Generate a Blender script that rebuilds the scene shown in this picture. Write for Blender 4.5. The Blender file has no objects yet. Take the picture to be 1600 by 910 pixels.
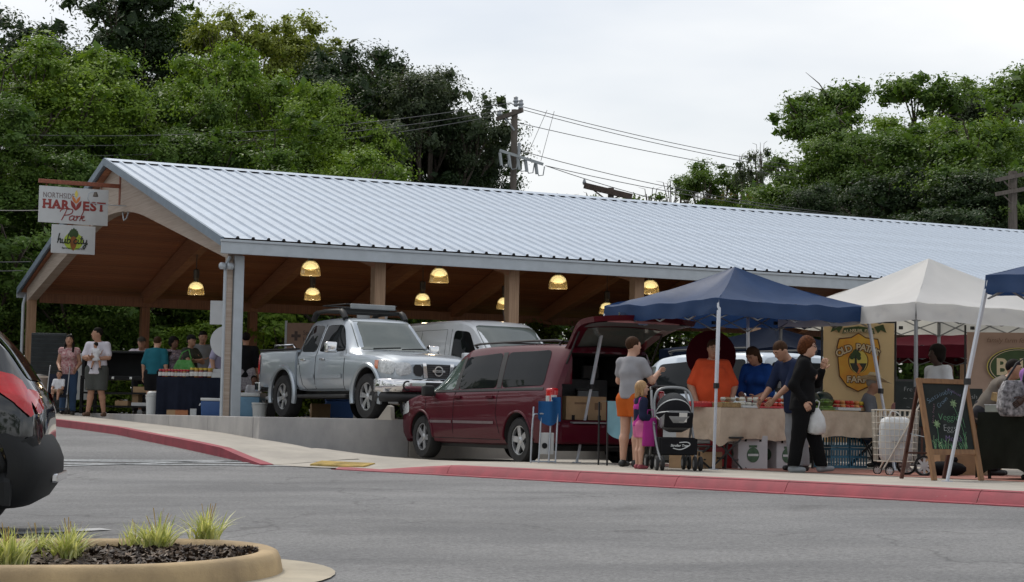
import bpy, bmesh, math, random
import numpy as np
from mathutils import Vector, Matrix, noise
from mathutils.bvhtree import BVHTree

random.seed(7)
RNG = np.random.default_rng(11)
R = math.radians
SC = bpy.context.scene
COL = SC.collection

# ------------------------------------------------------------------ camera
F_PX, PITCH, ROLL, CAM_Z = 2973.0, 0.06726, 0.01886, 0.05      # focal length in pixels of a 1600 wide picture
cp, sp, cr, sr = math.cos(PITCH), math.sin(PITCH), math.cos(ROLL), math.sin(ROLL)
CF = Vector((0, cp, sp)); _u = Vector((0, -sp, cp)); _r = Vector((1, 0, 0))
CR = _r * cr + _u * sr; CU = _u * cr - _r * sr
cam = bpy.data.objects.new('camera', bpy.data.cameras.new('camera')); COL.objects.link(cam)
cam.matrix_world = Matrix(((CR.x, CU.x, -CF.x, 0), (CR.y, CU.y, -CF.y, 0), (CR.z, CU.z, -CF.z, CAM_Z), (0, 0, 0, 1)))
cam.data.sensor_width = 36; cam.data.lens = F_PX * 36 / 1600
cam.data.clip_end = 2000; cam.data.clip_start = .1
SC.camera = cam

# ------------------------------------------------------------------ sky, sun, exposure
SUN_EL, SUN_AZ = R(52), R(-35)          # azimuth: clockwise from +Y (view direction)
w = bpy.data.worlds.new('World'); SC.world = w; w.use_nodes = True
nt = w.node_tree; nt.nodes.clear()
out = nt.nodes.new('ShaderNodeOutputWorld'); bg = nt.nodes.new('ShaderNodeBackground')
sky = nt.nodes.new('ShaderNodeTexSky'); sky.sky_type = 'NISHITA'; sky.sun_disc = False
sky.sun_elevation = SUN_EL; sky.sun_rotation = SUN_AZ; sky.dust_density = 3
tc = nt.nodes.new('ShaderNodeTexCoord'); mp = nt.nodes.new('ShaderNodeMapping')
mp.inputs['Scale'].default_value = (1, 1, 3.2)
mp.inputs['Rotation'].default_value = (0, 0, R(20))
nz = nt.nodes.new('ShaderNodeTexNoise'); nz.inputs['Scale'].default_value = 2.4; nz.inputs['Detail'].default_value = 5; nz.inputs['Roughness'].default_value = .5
rp = nt.nodes.new('ShaderNodeValToRGB'); rp.color_ramp.elements[0].position = .40; rp.color_ramp.elements[1].position = .66
rp.color_ramp.elements[0].color = (.45, .45, .45, 1); rp.color_ramp.elements[1].color = (1, 1, 1, 1)
mx = nt.nodes.new('ShaderNodeMixRGB'); mx.inputs['Color2'].default_value = (8.8, 8.9, 8.95, 1)
nt.links.new(tc.outputs['Generated'], mp.inputs['Vector']); nt.links.new(mp.outputs['Vector'], nz.inputs['Vector'])
nt.links.new(nz.outputs['Fac'], rp.inputs['Fac']); nt.links.new(rp.outputs['Color'], mx.inputs['Fac'])
nt.links.new(sky.outputs['Color'], mx.inputs['Color1']); nt.links.new(mx.outputs['Color'], bg.inputs['Color'])
bg.inputs['Strength'].default_value = .1
nt.links.new(bg.outputs['Background'], out.inputs['Surface'])
sun = bpy.data.objects.new('sun', bpy.data.lights.new('sun', 'SUN')); COL.objects.link(sun)
sun.data.energy = 1.5; sun.data.angle = R(12); sun.data.color = (1, .95, .87)
sd = Vector((math.sin(SUN_AZ) * math.cos(SUN_EL), math.cos(SUN_AZ) * math.cos(SUN_EL), math.sin(SUN_EL)))
sun.rotation_euler = sd.to_track_quat('Z', 'Y').to_euler(); sun.location = sd * 60
SC.view_settings.view_transform = 'Standard'; SC.view_settings.look = 'None'
SC.view_settings.exposure = .24; SC.view_settings.gamma = 1
SC.render.engine = 'CYCLES'
SC.cycles.max_bounces = 6; SC.cycles.diffuse_bounces = 3; SC.cycles.glossy_bounces = 3; SC.cycles.transmission_bounces = 6
SC.cycles.transparent_max_bounces = 8; SC.cycles.use_denoising = True
SC.cycles.caustics_reflective = False; SC.cycles.caustics_refractive = False; SC.cycles.sample_clamp_indirect = 4

# ------------------------------------------------------------------ placing
O = Vector((-5.215, 34.0, 0)); TH = 1.10992                     # near eave corner of the pavilion and its long axis
UD = Vector((math.sin(TH), math.cos(TH), 0)); VD = Vector((-math.cos(TH), math.sin(TH), 0))
def G(s, v, z=0): p = O + UD * s + VD * v; return Vector((p.x, p.y, z))
def sv(x, y): d = Vector((x, y, 0)) - Vector((O.x, O.y, 0)); return d.dot(UD), d.dot(VD)
UANG = math.atan2(UD.y, UD.x)                                   # rotation that turns local +x to the long axis
def ray(px, py): return CF + CR * ((px - 800) / F_PX) - CU * ((py - 455) / F_PX)
def at(px, Y, z):
    """point at depth Y and height z that lies in picture column px"""
    k = (px - 800) / F_PX; d = Vector((0, Y, z - CAM_Z))
    n = CR - CF * k
    return Vector((-(n.y * d.y + n.z * d.z) / n.x, Y, z))
def pix(px, py, Y):
    r = ray(px, py); t = Y / r.y; return Vector((r.x * t, Y, CAM_Z + r.z * t))
def on_v(px, v, z):
    """point of the line v=const, height z, in picture column px"""
    k = (px - 800) / F_PX; n = CR - CF * k; a = G(0, v, z) - Vector((0, 0, CAM_Z))
    return G(-n.dot(a) / n.dot(UD), v, z)
KN = Vector((.75, .66, 0)).normalized(); KT = Vector((.66, -.75, 0)).normalized()   # kerb normal (to the stalls) and direction
KA = math.atan2(KN.y, KN.x)
K0 = Vector((-1.53, 25.3, 0))
def lerp(a, b, t): return a + (b - a) * t
def sstep(t): t = min(1, max(0, t)); return t * t * (3 - 2 * t)
def interp(x, xs, ys): return float(np.interp(x, xs, ys))
def kprof(v): return interp(v, [-8.2, -4.8, -1.73, 3.4, 8, 14, 30], [-.56, -.35, -.21, -.09, 0, .1, .3])
def zwalk(x, y):
    s, v = sv(x, y)
    base = -.62 if v > -6 else lerp(-.62, -.55, sstep((-6 - v) / 3))
    return lerp(kprof(v), base, sstep((s + 1.2) / 3.2))
def zroad(x, y):
    s, v = sv(x, y)
    q = (Vector((x, y, 0)) - K0).dot(KN)
    return -.678 + .0255 * min(q, 0) + (kprof(v) + .56)

# ------------------------------------------------------------------ meshes
class MB:
    def __init__(s): s.v = []; s.f = []; s.m = []
    def add(s, vs, fs, mi=0):
        n = len(s.v); s.v += [tuple(p) for p in vs]; s.f += [tuple(i + n for i in f) for f in fs]; s.m += [mi] * len(fs); return s
    def box(s, c, d, rz=0, ry=0, rx=0, mi=0, taper=1):
        x, y, z = (k / 2 for k in d); t = taper
        vs = [Vector(p) for p in ((-x, -y, -z), (x, -y, -z), (x, y, -z), (-x, y, -z), (-x*t, -y*t, z), (x*t, -y*t, z), (x*t, y*t, z), (-x*t, y*t, z))]
        if rz or ry or rx:
            m = Matrix.Rotation(rz, 3, 'Z') @ Matrix.Rotation(ry, 3, 'Y') @ Matrix.Rotation(rx, 3, 'X'); vs = [m @ p for p in vs]
        c = Vector(c)
        return s.add([p + c for p in vs], [(3, 2, 1, 0), (4, 5, 6, 7), (0, 1, 5, 4), (1, 2, 6, 5), (2, 3, 7, 6), (3, 0, 4, 7)], mi)
    def b(s, x0, x1, y0, y1, z0, z1, mi=0):
        return s.box(((x0 + x1) / 2, (y0 + y1) / 2, (z0 + z1) / 2), (abs(x1 - x0), abs(y1 - y0), abs(z1 - z0)), mi=mi)
    def bar(s, a, b, wd, h=None, up=(0, 0, 1), mi=0):
        a, b = Vector(a), Vector(b); d = (b - a).normalized(); u = Vector(up)
        if abs(d.dot(u)) > .98: u = Vector((0, 1, 0))
        x = d.cross(u).normalized(); y = x.cross(d); h = h or wd; x = x * wd / 2; y = y * h / 2
        return s.add([a - x - y, a + x - y, a + x + y, a - x + y, b - x - y, b + x - y, b + x + y, b - x + y],
                     [(0, 1, 2, 3), (7, 6, 5, 4), (1, 0, 4, 5), (2, 1, 5, 6), (3, 2, 6, 7), (0, 3, 7, 4)], mi)
    def loft(s, rings, closed=True, caps=True, mi=0):
        n = len(rings[0]); vs = [p for r in rings for p in r]; fs = []
        for i in range(len(rings) - 1):
            for j in range(n if closed else n - 1):
                k = (j + 1) % n; fs.append((i * n + j, i * n + k, (i + 1) * n + k, (i + 1) * n + j))
        if caps:
            fs.append(tuple(range(n - 1, -1, -1))); fs.append(tuple((len(rings) - 1) * n + j for j in range(n)))
        return s.add(vs, fs, mi)
    def tube(s, pts, r, n=8, caps=True, mi=0, flat=1):
        pts = [Vector(p) for p in pts]; rs = r if isinstance(r, (list, tuple)) else [r] * len(pts); rings = []; px = None
        for i, p in enumerate(pts):
            d = (pts[min(i + 1, len(pts) - 1)] - pts[max(i - 1, 0)]).normalized()
            if px is None:
                a = Vector((0, 0, 1)) if abs(d.z) < .9 else Vector((1, 0, 0)); px = d.cross(a).normalized()
            px = (px - d * px.dot(d)).normalized(); py = d.cross(px)
            rings.append([p + (px * math.cos(t) + py * math.sin(t) * flat) * rs[i] for t in (2 * math.pi * k / n for k in range(n))])
        return s.loft(rings, True, caps, mi)
    def lathe(s, prof, n=16, o=(0, 0, 0), axis='z', mi=0, caps=True):
        o = Vector(o); rings = []
        for r, z in prof:
            ring = []
            for k in range(n):
                t = 2 * math.pi * k / n; c, q = r * math.cos(t), r * math.sin(t)
                ring.append(o + Vector({'z': (c, q, z), 'y': (q, z, c), 'x': (z, c, q)}[axis]))
            rings.append(ring)
        return s.loft(rings, True, caps, mi)
    def ball(s, c, r, n=10, mi=0, sc=(1, 1, 1)):
        c = Vector(c); m = max(4, n // 2); rings = []
        for i in range(1, m):
            a = math.pi * i / m
            rings.append([c + Vector((r * sc[0] * math.sin(a) * math.cos(2 * math.pi * k / n), r * sc[1] * math.sin(a) * math.sin(2 * math.pi * k / n), -r * sc[2] * math.cos(a))) for k in range(n)])
        return s.loft(rings, True, True, mi)
    def prism(s, poly, z0, z1, mi=0, fn=None):
        """polygon (x,y) pulled from z0 to z1; fn maps (x,y,z) to a point"""
        fn = fn or (lambda x, y, z: Vector((x, y, z))); n = len(poly)
        vs = [fn(x, y, z0) for x, y in poly] + [fn(x, y, z1) for x, y in poly]
        return s.add(vs, [tuple(range(n - 1, -1, -1)), tuple(range(n, 2 * n))] + [(i, (i + 1) % n, n + (i + 1) % n, n + i) for i in range(n)], mi)
    def grid(s, fn, nu, nv, mi=0):
        vs = [fn(i / nu, j / nv) for i in range(nu + 1) for j in range(nv + 1)]
        return s.add(vs, [(i * (nv + 1) + j, (i + 1) * (nv + 1) + j, (i + 1) * (nv + 1) + j + 1, i * (nv + 1) + j + 1) for i in range(nu) for j in range(nv)], mi)
    def build(s, name, mats, parent=None, smooth=False, bevel=0, loc=None, rz=0, fix=True, seg=2):
        me = bpy.data.meshes.new(name); me.from_pydata(s.v, [], s.f)
        mats = mats if isinstance(mats, (list, tuple)) else [mats]
        for m in mats: me.materials.append(m)
        if len(mats) > 1: me.polygons.foreach_set('material_index', s.m)
        if fix or bevel:
            bm = bmesh.new(); bm.from_mesh(me)
            if bevel:
                es = [e for e in bm.edges if len(e.link_faces) == 2 and e.calc_face_angle(0) > .6]
                bmesh.ops.bevel(bm, geom=es, offset=bevel, segments=seg, affect='EDGES', profile=.6, clamp_overlap=True)
            bmesh.ops.recalc_face_normals(bm, faces=bm.faces); bm.to_mesh(me); bm.free()
        if smooth:
            me.polygons.foreach_set('use_smooth', [True] * len(me.polygons)); me.set_sharp_from_angle(angle=R(smooth if smooth is not True else 40))
        return link(name, me, parent, loc, rz)
def link(name, me, parent=None, loc=None, rz=0):
    o = bpy.data.objects.new(name, me); COL.objects.link(o); o.parent = parent
    if loc is not None: o.location = loc
    if rz: o.rotation_euler = (0, 0, rz)
    return o
def tag(o, label=None, cat=None, group=None, kind=None):
    if label: o['label'] = label
    if cat: o['category'] = cat
    if group: o['group'] = group
    if kind: o['kind'] = kind
    return o
def thing(name, label, cat, loc=(0, 0, 0), rz=0, group=None):
    o = link(name, None, None, loc, rz); o.empty_display_size = .2
    return tag(o, label, cat, group)
def kids(o): return [c for c in COL.objects if c.parent == o]
def copy_tree(o, parent=None):
    c = o.copy(); COL.objects.link(c); c.parent = parent
    for ch in list(o.children): copy_tree(ch, c)
    return c
def npmesh(name, V, Fq, mat, parent=None, smooth=False, attr=None, loc=None):
    """mesh from arrays; Fq is (n,3) or (n,4)"""
    me = bpy.data.meshes.new(name); V = np.asarray(V, np.float32); Fq = np.asarray(Fq, np.int32); k = Fq.shape[1]
    me.vertices.add(len(V)); me.vertices.foreach_set('co', V.ravel()); me.loops.add(Fq.size); me.loops.foreach_set('vertex_index', Fq.ravel())
    me.polygons.add(len(Fq)); me.polygons.foreach_set('loop_start', np.arange(len(Fq), dtype=np.int32) * k)
    me.polygons.foreach_set('use_smooth', np.full(len(Fq), bool(smooth)))
    for m in (mat if isinstance(mat, (list, tuple)) else [mat]): me.materials.append(m)
    if attr is not None:
        a = me.attributes.new('tone', 'FLOAT', 'FACE'); a.data.foreach_set('value', np.asarray(attr, np.float32))
    me.update(); me.validate()
    return link(name, me, parent, loc)
def boolean(o, cutters, op='DIFFERENCE'):
    for c in cutters:
        m = o.modifiers.new('b', 'BOOLEAN'); m.object = c; m.operation = op; m.solver = 'EXACT'; m.material_mode = 'TRANSFER'
    dg = bpy.context.evaluated_depsgraph_get(); dg.update()
    me = bpy.data.meshes.new_from_object(o.evaluated_get(dg)); o.modifiers.clear(); old = o.data; o.data = me; bpy.data.meshes.remove(old)
    for c in cutters:
        d = c.data; bpy.data.objects.remove(c); bpy.data.meshes.remove(d)
    return o

# ------------------------------------------------------------------ materials
MATS = {}
def mat(name, col, rough=.6, metal=0, var=.12, scale=6, bump=0, bscale=40, coat=0, spec=.5, emit=0, trans=0, alpha=1, col2=None, coord='Object', detail=4, stretch=None):
    if name in MATS: return MATS[name]
    m = bpy.data.materials.new(name); m.use_nodes = True; t = m.node_tree; b = t.nodes['Principled BSDF']; L = t.links.new
    b.inputs['Roughness'].default_value = rough; b.inputs['Metallic'].default_value = metal; b.inputs['Specular IOR Level'].default_value = spec
    b.inputs['Coat Weight'].default_value = coat; b.inputs['Coat Roughness'].default_value = .04
    c = t.nodes.new('ShaderNodeTexCoord'); mp = t.nodes.new('ShaderNodeMapping'); L(c.outputs[coord], mp.inputs['Vector'])
    if stretch: mp.inputs['Scale'].default_value = stretch
    n = t.nodes.new('ShaderNodeTexNoise'); n.inputs['Scale'].default_value = scale; n.inputs['Detail'].default_value = detail; L(mp.outputs['Vector'], n.inputs['Vector'])
    rp = t.nodes.new('ShaderNodeValToRGB'); rp.color_ramp.elements[0].position = .3; rp.color_ramp.elements[1].position = .7
    a = col2 or tuple(k * (1 - var) for k in col[:3]); e = col if col2 else tuple(min(1, k * (1 + var)) for k in col[:3])
    rp.color_ramp.elements[0].color = (*a[:3], 1); rp.color_ramp.elements[1].color = (*e[:3], 1)
    L(n.outputs['Fac'], rp.inputs['Fac']); L(rp.outputs['Color'], b.inputs['Base Color'])
    if bump:
        n2 = t.nodes.new('ShaderNodeTexNoise'); n2.inputs['Scale'].default_value = bscale; n2.inputs['Detail'].default_value = 3; L(mp.outputs['Vector'], n2.inputs['Vector'])
        bp = t.nodes.new('ShaderNodeBump'); bp.inputs['Strength'].default_value = bump; bp.inputs['Distance'].default_value = .01
        L(n2.outputs['Fac'], bp.inputs['Height']); L(bp.outputs['Normal'], b.inputs['Normal'])
    if emit: b.inputs['Emission Color'].default_value = (*col[:3], 1); b.inputs['Emission Strength'].default_value = emit
    if trans: b.inputs['Transmission Weight'].default_value = trans
    if alpha < 1: b.inputs['Alpha'].default_value = alpha
    MATS[name] = m
    return m
def nodes_of(m): return m.node_tree, m.node_tree.nodes['Principled BSDF'], m.node_tree.links.new
# ================================================================== setting
def asphalt():
    m = mat('asphalt', (.186, .190, .197), .9, var=.10, scale=.35, detail=8, bump=.55, bscale=160)
    t, b, L = nodes_of(m); rp = [n for n in t.nodes if n.type == 'VALTORGB'][0]
    c = t.nodes.new('ShaderNodeTexCoord')
    n1 = t.nodes.new('ShaderNodeTexNoise'); n1.inputs['Scale'].default_value = 30; n1.inputs['Detail'].default_value = 6; n1.inputs['Roughness'].default_value = .9; L(c.outputs['Object'], n1.inputs['Vector'])
    r1 = t.nodes.new('ShaderNodeValToRGB'); r1.color_ramp.elements[0].position = .32; r1.color_ramp.elements[1].position = .68
    r1.color_ramp.elements[0].color = (.35, .35, .36, 1); r1.color_ramp.elements[1].color = (1.65, 1.64, 1.6, 1); L(n1.outputs['Fac'], r1.inputs['Fac'])
    mu = t.nodes.new('ShaderNodeMixRGB'); mu.blend_type = 'MULTIPLY'; mu.inputs['Fac'].default_value = 1
    L(rp.outputs['Color'], mu.inputs['Color1']); L(r1.outputs['Color'], mu.inputs['Color2'])
    # tyre-worn, oily streaks along the lane
    mp = t.nodes.new('ShaderNodeMapping'); mp.inputs['Rotation'].default_value = (0, 0, -math.atan2(KT.y, KT.x)); mp.inputs['Scale'].default_value = (.45, .9, 1); L(c.outputs['Object'], mp.inputs['Vector'])
    n3 = t.nodes.new('ShaderNodeTexNoise'); n3.inputs['Scale'].default_value = .8; n3.inputs['Detail'].default_value = 9; n3.inputs['Roughness'].default_value = .62; L(mp.outputs['Vector'], n3.inputs['Vector'])
    r3 = t.nodes.new('ShaderNodeValToRGB'); r3.color_ramp.elements[0].position = .34; r3.color_ramp.elements[1].position = .62
    r3.color_ramp.elements[0].color = (.70, .70, .71, 1); r3.color_ramp.elements[1].color = (1.06, 1.05, 1.04, 1); L(n3.outputs['Fac'], r3.inputs['Fac'])
    m2 = t.nodes.new('ShaderNodeMixRGB'); m2.blend_type = 'MULTIPLY'; m2.inputs['Fac'].default_value = 1
    L(mu.outputs['Color'], m2.inputs['Color1']); L(r3.outputs['Color'], m2.inputs['Color2'])
    # hairline cracks and drips of oil
    nd = t.nodes.new('ShaderNodeTexNoise'); nd.inputs['Scale'].default_value = .9; nd.inputs['Detail'].default_value = 8; L(c.outputs['Object'], nd.inputs['Vector'])
    va = t.nodes.new('ShaderNodeVectorMath'); va.operation = 'MULTIPLY_ADD'; va.inputs[1].default_value = (2.4, 2.4, 0); L(nd.outputs['Color'], va.inputs[0]); L(c.outputs['Object'], va.inputs[2])
    vo = t.nodes.new('ShaderNodeTexVoronoi'); vo.feature = 'DISTANCE_TO_EDGE'; vo.inputs['Scale'].default_value = .17; L(va.outputs['Vector'], vo.inputs['Vector'])
    rc = t.nodes.new('ShaderNodeValToRGB'); rc.color_ramp.elements[0].position = .0; rc.color_ramp.elements[1].position = .005; rc.color_ramp.elements[0].color = (.62, .62, .62, 1); rc.color_ramp.elements[1].color = (1, 1, 1, 1); L(vo.outputs['Distance'], rc.inputs['Fac'])
    vs_ = t.nodes.new('ShaderNodeTexVoronoi'); vs_.inputs['Scale'].default_value = .55; L(va.outputs['Vector'], vs_.inputs['Vector'])
    ro = t.nodes.new('ShaderNodeValToRGB'); ro.color_ramp.elements[0].position = .05; ro.color_ramp.elements[1].position = .22; ro.color_ramp.elements[0].color = (.72, .72, .72, 1); ro.color_ramp.elements[1].color = (1, 1, 1, 1); L(vs_.outputs['Distance'], ro.inputs['Fac'])
    m3 = t.nodes.new('ShaderNodeMixRGB'); m3.blend_type = 'MULTIPLY'; m3.inputs['Fac'].default_value = 1; L(m2.outputs['Color'], m3.inputs['Color1']); L(rc.outputs['Color'], m3.inputs['Color2'])
    m4 = t.nodes.new('ShaderNodeMixRGB'); m4.blend_type = 'MULTIPLY'; m4.inputs['Fac'].default_value = .8; L(m3.outputs['Color'], m4.inputs['Color1']); L(ro.outputs['Color'], m4.inputs['Color2']); L(m4.outputs['Color'], b.inputs['Base Color'])
    return m
def concrete(name, col, stain=.25, sc=1.2):
    m = mat(name, col, .85, var=.10, scale=sc, detail=8, bump=.3, bscale=90)
    t, b, L = nodes_of(m); rp = [n for n in t.nodes if n.type == 'VALTORGB'][0]
    c = t.nodes.new('ShaderNodeTexCoord'); mp = t.nodes.new('ShaderNodeMapping'); mp.inputs['Scale'].default_value = (1, 1, .6); L(c.outputs['Object'], mp.inputs['Vector'])
    n1 = t.nodes.new('ShaderNodeTexNoise'); n1.inputs['Scale'].default_value = 1.9; n1.inputs['Detail'].default_value = 9; n1.inputs['Roughness'].default_value = .65; L(mp.outputs['Vector'], n1.inputs['Vector'])
    r1 = t.nodes.new('ShaderNodeValToRGB'); r1.color_ramp.elements[0].position = .35; r1.color_ramp.elements[1].position = .65
    r1.color_ramp.elements[0].color = (1 - stain, 1 - stain, 1 - stain * .9, 1); r1.color_ramp.elements[1].color = (1.05, 1.05, 1.05, 1); L(n1.outputs['Fac'], r1.inputs['Fac'])
    mu = t.nodes.new('ShaderNodeMixRGB'); mu.blend_type = 'MULTIPLY'; mu.inputs['Fac'].default_value = 1
    L(rp.outputs['Color'], mu.inputs['Color1']); L(r1.outputs['Color'], mu.inputs['Color2']); L(mu.outputs['Color'], b.inputs['Base Color'])
    return m
ASPH = asphalt()
CONC = concrete('concrete_walk', (.40, .37, .32), .16, .8)
WALLC = concrete('concrete_wall', (.42, .41, .40), .22, 1.1)
REDP = mat('red_kerb_paint', (.36, .065, .085), .75, col2=(.25, .055, .07), scale=5, detail=9, bump=.2, bscale=60)
def chipped(m, under, thr=.63, sc=9):
    t, b, L = nodes_of(m); src = b.inputs['Base Color'].links[0].from_socket; c = t.nodes.new('ShaderNodeTexCoord'); n = t.nodes.new('ShaderNodeTexNoise'); n.inputs['Scale'].default_value = sc; n.inputs['Detail'].default_value = 12; n.inputs['Roughness'].default_value = .75; L(c.outputs['Object'], n.inputs['Vector'])
    r = t.nodes.new('ShaderNodeValToRGB'); r.color_ramp.elements[0].position = thr; r.color_ramp.elements[1].position = thr + .05; L(n.outputs['Fac'], r.inputs['Fac']); mx_ = t.nodes.new('ShaderNodeMixRGB'); L(r.outputs['Color'], mx_.inputs['Fac']); L(src, mx_.inputs['Color1']); mx_.inputs['Color2'].default_value = (*under, 1); L(mx_.outputs['Color'], b.inputs['Base Color'])
chipped(REDP, (.30, .20, .18))
YELP = mat('tactile_yellow', (.46, .33, .10), .75, var=.3)
WHTP = mat('road_paint_white', (.55, .56, .57), .7, col2=(.28, .29, .30), scale=14, detail=8)
YLNP = mat('road_paint_yellow', (.235, .215, .165), .9, col2=(.165, .165, .162), scale=9, detail=8)
BLUP = mat('hatch_paint', (.36, .39, .41), .75, col2=(.17, .175, .18), scale=16, detail=8)
PAVR = mat('red_paver', (.34, .15, .115), .85, var=.25, scale=9)
SOIL = mat('forest_floor', (.06, .05, .03), .95, var=.4, scale=3)

# --- ground: one sheet to the horizon
gx = sorted(set([-400, -200, -100, -60, -40, -30, -24] + [round(-20 + .5 * i, 2) for i in range(0, 81)] + [24, 30, 40, 60, 100, 200, 400]))
gy = sorted(set([-60, -30, -10, 0] + [round(4 + .5 * i, 2) for i in range(0, 90)] + [52, 60, 80, 120, 200, 400]))
def zground(x, y):
    s, v = sv(x, y)
    z = zroad(x, y)
    if v > 18: z = max(z, -.1) if s > -3 else z
    far = max(0, (y - 60)) * .0
    return min(z, .3) + far
m = MB(); n = len(gy)
vs = [(x, y, zground(x, y) - (.25 if (sv(x, y)[0] > -1.0 and sv(x, y)[1] > -3) or (Vector((x, y, 0)) - K0).dot(KN) > 1.1 and sv(x, y)[0] > .2 else 0)) for x in gx for y in gy]
m.add(vs, [(i * n + j, (i + 1) * n + j, (i + 1) * n + j + 1, i * n + j + 1) for i in range(len(gx) - 1) for j in range(n - 1)])
tag(m.build('asphalt_lot', ASPH, smooth=True), 'grey weathered asphalt of the sloping car park', None, None, 'structure')
# woodland floor behind the pavilion
m = MB()
m.grid(lambda a, b: G(lerp(-60, 160, a), lerp(18.4, 120, b), lerp(.02, 1.2, b) + .12 * noise.noise((a * 40, b * 30, 0))), 60, 30)
tag(m.build('woodland_floor', SOIL, smooth=True), 'dark leaf-littered ground under the trees', None, None, 'structure')

# --- kerb paths: plan points on the line between walk and road
def kerb_line():
    P = []
    for Y, px in ((50, -20), (36.0, 75), (33.6, 140), (31.5, 200), (30.0, 250), (28.8, 300), (27.6, 362), (26.5, 425)):
        p = at(px, Y, kprof(sv(at(px, Y, 0).x, Y)[1])); P.append(Vector((p.x, p.y, 0)))
    return P
KL = kerb_line()
KR = [K0 + KT * (t - 1.2) for t in np.arange(0, 26, .8)]
def dense(P, d):
    out = [P[0]]
    for a, b in zip(P, P[1:]):
        k = max(1, int((b - a).length / d)); out += [a.lerp(b, (i + 1) / k) for i in range(k)]
    return out
KL = dense(KL, .5); KR = dense(KR, .4)
RA, RB = KL[-1], KR[1]
def zsurf(x, y):
    p = Vector((x, y, 0)); d = RB - RA; t = min(1, max(0, (p - RA).dot(d) / d.length_squared)); w_ = 1 - sstep((p - RA - d * t).length / 1.5)
    return lerp(zwalk(x, y), zroad(x, y) + .012, w_)
# walk sheet: everything on the stall side of the kerb, below the pavilion pad
def walk_sheet():
    m = MB()
    def edge_in(p, far): return p
    # strip A: left kerb to the pad's west edge
    rows = []
    for p in KL:
        s0, v = sv(p.x, p.y); row = []
        for k in range(6):
            q = G(lerp(s0, -.3, k / 5), v); row.append((q.x, q.y, zsurf(q.x, q.y)))
        rows.append(row)
    m.add([q for r in rows for q in r], [(i * 6 + j, i * 6 + j + 1, (i + 1) * 6 + j + 1, (i + 1) * 6 + j) for i in range(len(rows) - 1) for j in range(5)])
    # strip B: ramp corner and plaza in front of the wall, from the kerb into the stalls
    rows = []; line = [KL[-1]] + [KL[-1].lerp(KR[0], t) for t in (.25, .5, .75)] + KR
    for i, p in enumerate(line):
        row = []
        for k in range(25):
            t = k / 24; d = 20 * t ** 1.4
            q = p + KN.lerp(UD * .35 + VD * .95, .75 * max(0, 1 - i / 10)).normalized() * d
            row.append((q.x, q.y, zsurf(q.x, q.y) - (.004 if sv(q.x, q.y)[0] < 0 else 0)))
        rows.append(row)
    m.add([q for r in rows for q in r], [(i * 25 + j, i * 25 + j + 1, (i + 1) * 25 + j + 1, (i + 1) * 25 + j) for i in range(len(rows) - 1) for j in range(24)])
    return tag(m.build('concrete_walk', CONC, smooth=True), 'pale concrete walk behind the red kerb', None, None, 'structure')
WALK = walk_sheet()
# red paver band under the stalls
m = MB()
m.grid(lambda a, b: (lambda q: Vector((q.x, q.y, zwalk(q.x, q.y) + .006)))(K0 + KT * lerp(-.5 + 1.5, 16, a) + KN * lerp(3.05, 5.4, b)), 40, 8)
tag(m.build('red_paving_band', PAVR), 'red brick paving band under the market tents', None, None, 'structure')

# --- kerbs: segments with joints
def kerb(P, inward, label, drop0=0, drop1=0, z_end=0):
    root = tag(link('kerb', None, None, (0, 0, 0)), label, None, None, 'structure')
    seg = 3; N = len(P) - 1
    for i in range(0, N, seg):
        pts = P[i:i + seg + 1]
        if len(pts) < 2: continue
        rings = []
        for k, p in enumerate(pts):
            j = i + k; d = (P[min(j + 1, N)] - P[max(j - 1, 0)]).normalized(); nn = Vector((-d.y, d.x, 0)) * inward
            if k == 0: p = p + d * .004
            if k == len(pts) - 1: p = p - d * .004
            fade = min(1, (j / 4) if drop0 else 1, ((N - j) / 4) if drop1 else 1)
            zt = zsurf(p.x, p.y) + .008; zb = zroad(p.x, p.y) - .06
            h = zt - zb
            rings.append([p + nn * .17 + Vector((0, 0, zb)), p + nn * .17 + Vector((0, 0, zt)), p + nn * .02 + Vector((0, 0, zt)), p - nn * .02 + Vector((0, 0, zt - .03 * fade)),
                          p - nn * .07 + Vector((0, 0, zb + .06 + (h - .06) * .10)), p - nn * .14 + Vector((0, 0, zb + .066)), p - nn * .14 + Vector((0, 0, zb))])
        MB().loft(rings).build('kerb_stone', REDP, root, smooth=30)
    return root
kerb(KL, -1 if True else 1, 'red painted kerb climbing the slope to the pavilion', 0, 1)
kerb(KR, 1, 'red painted kerb in front of the market tents', 1, 0)
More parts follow.
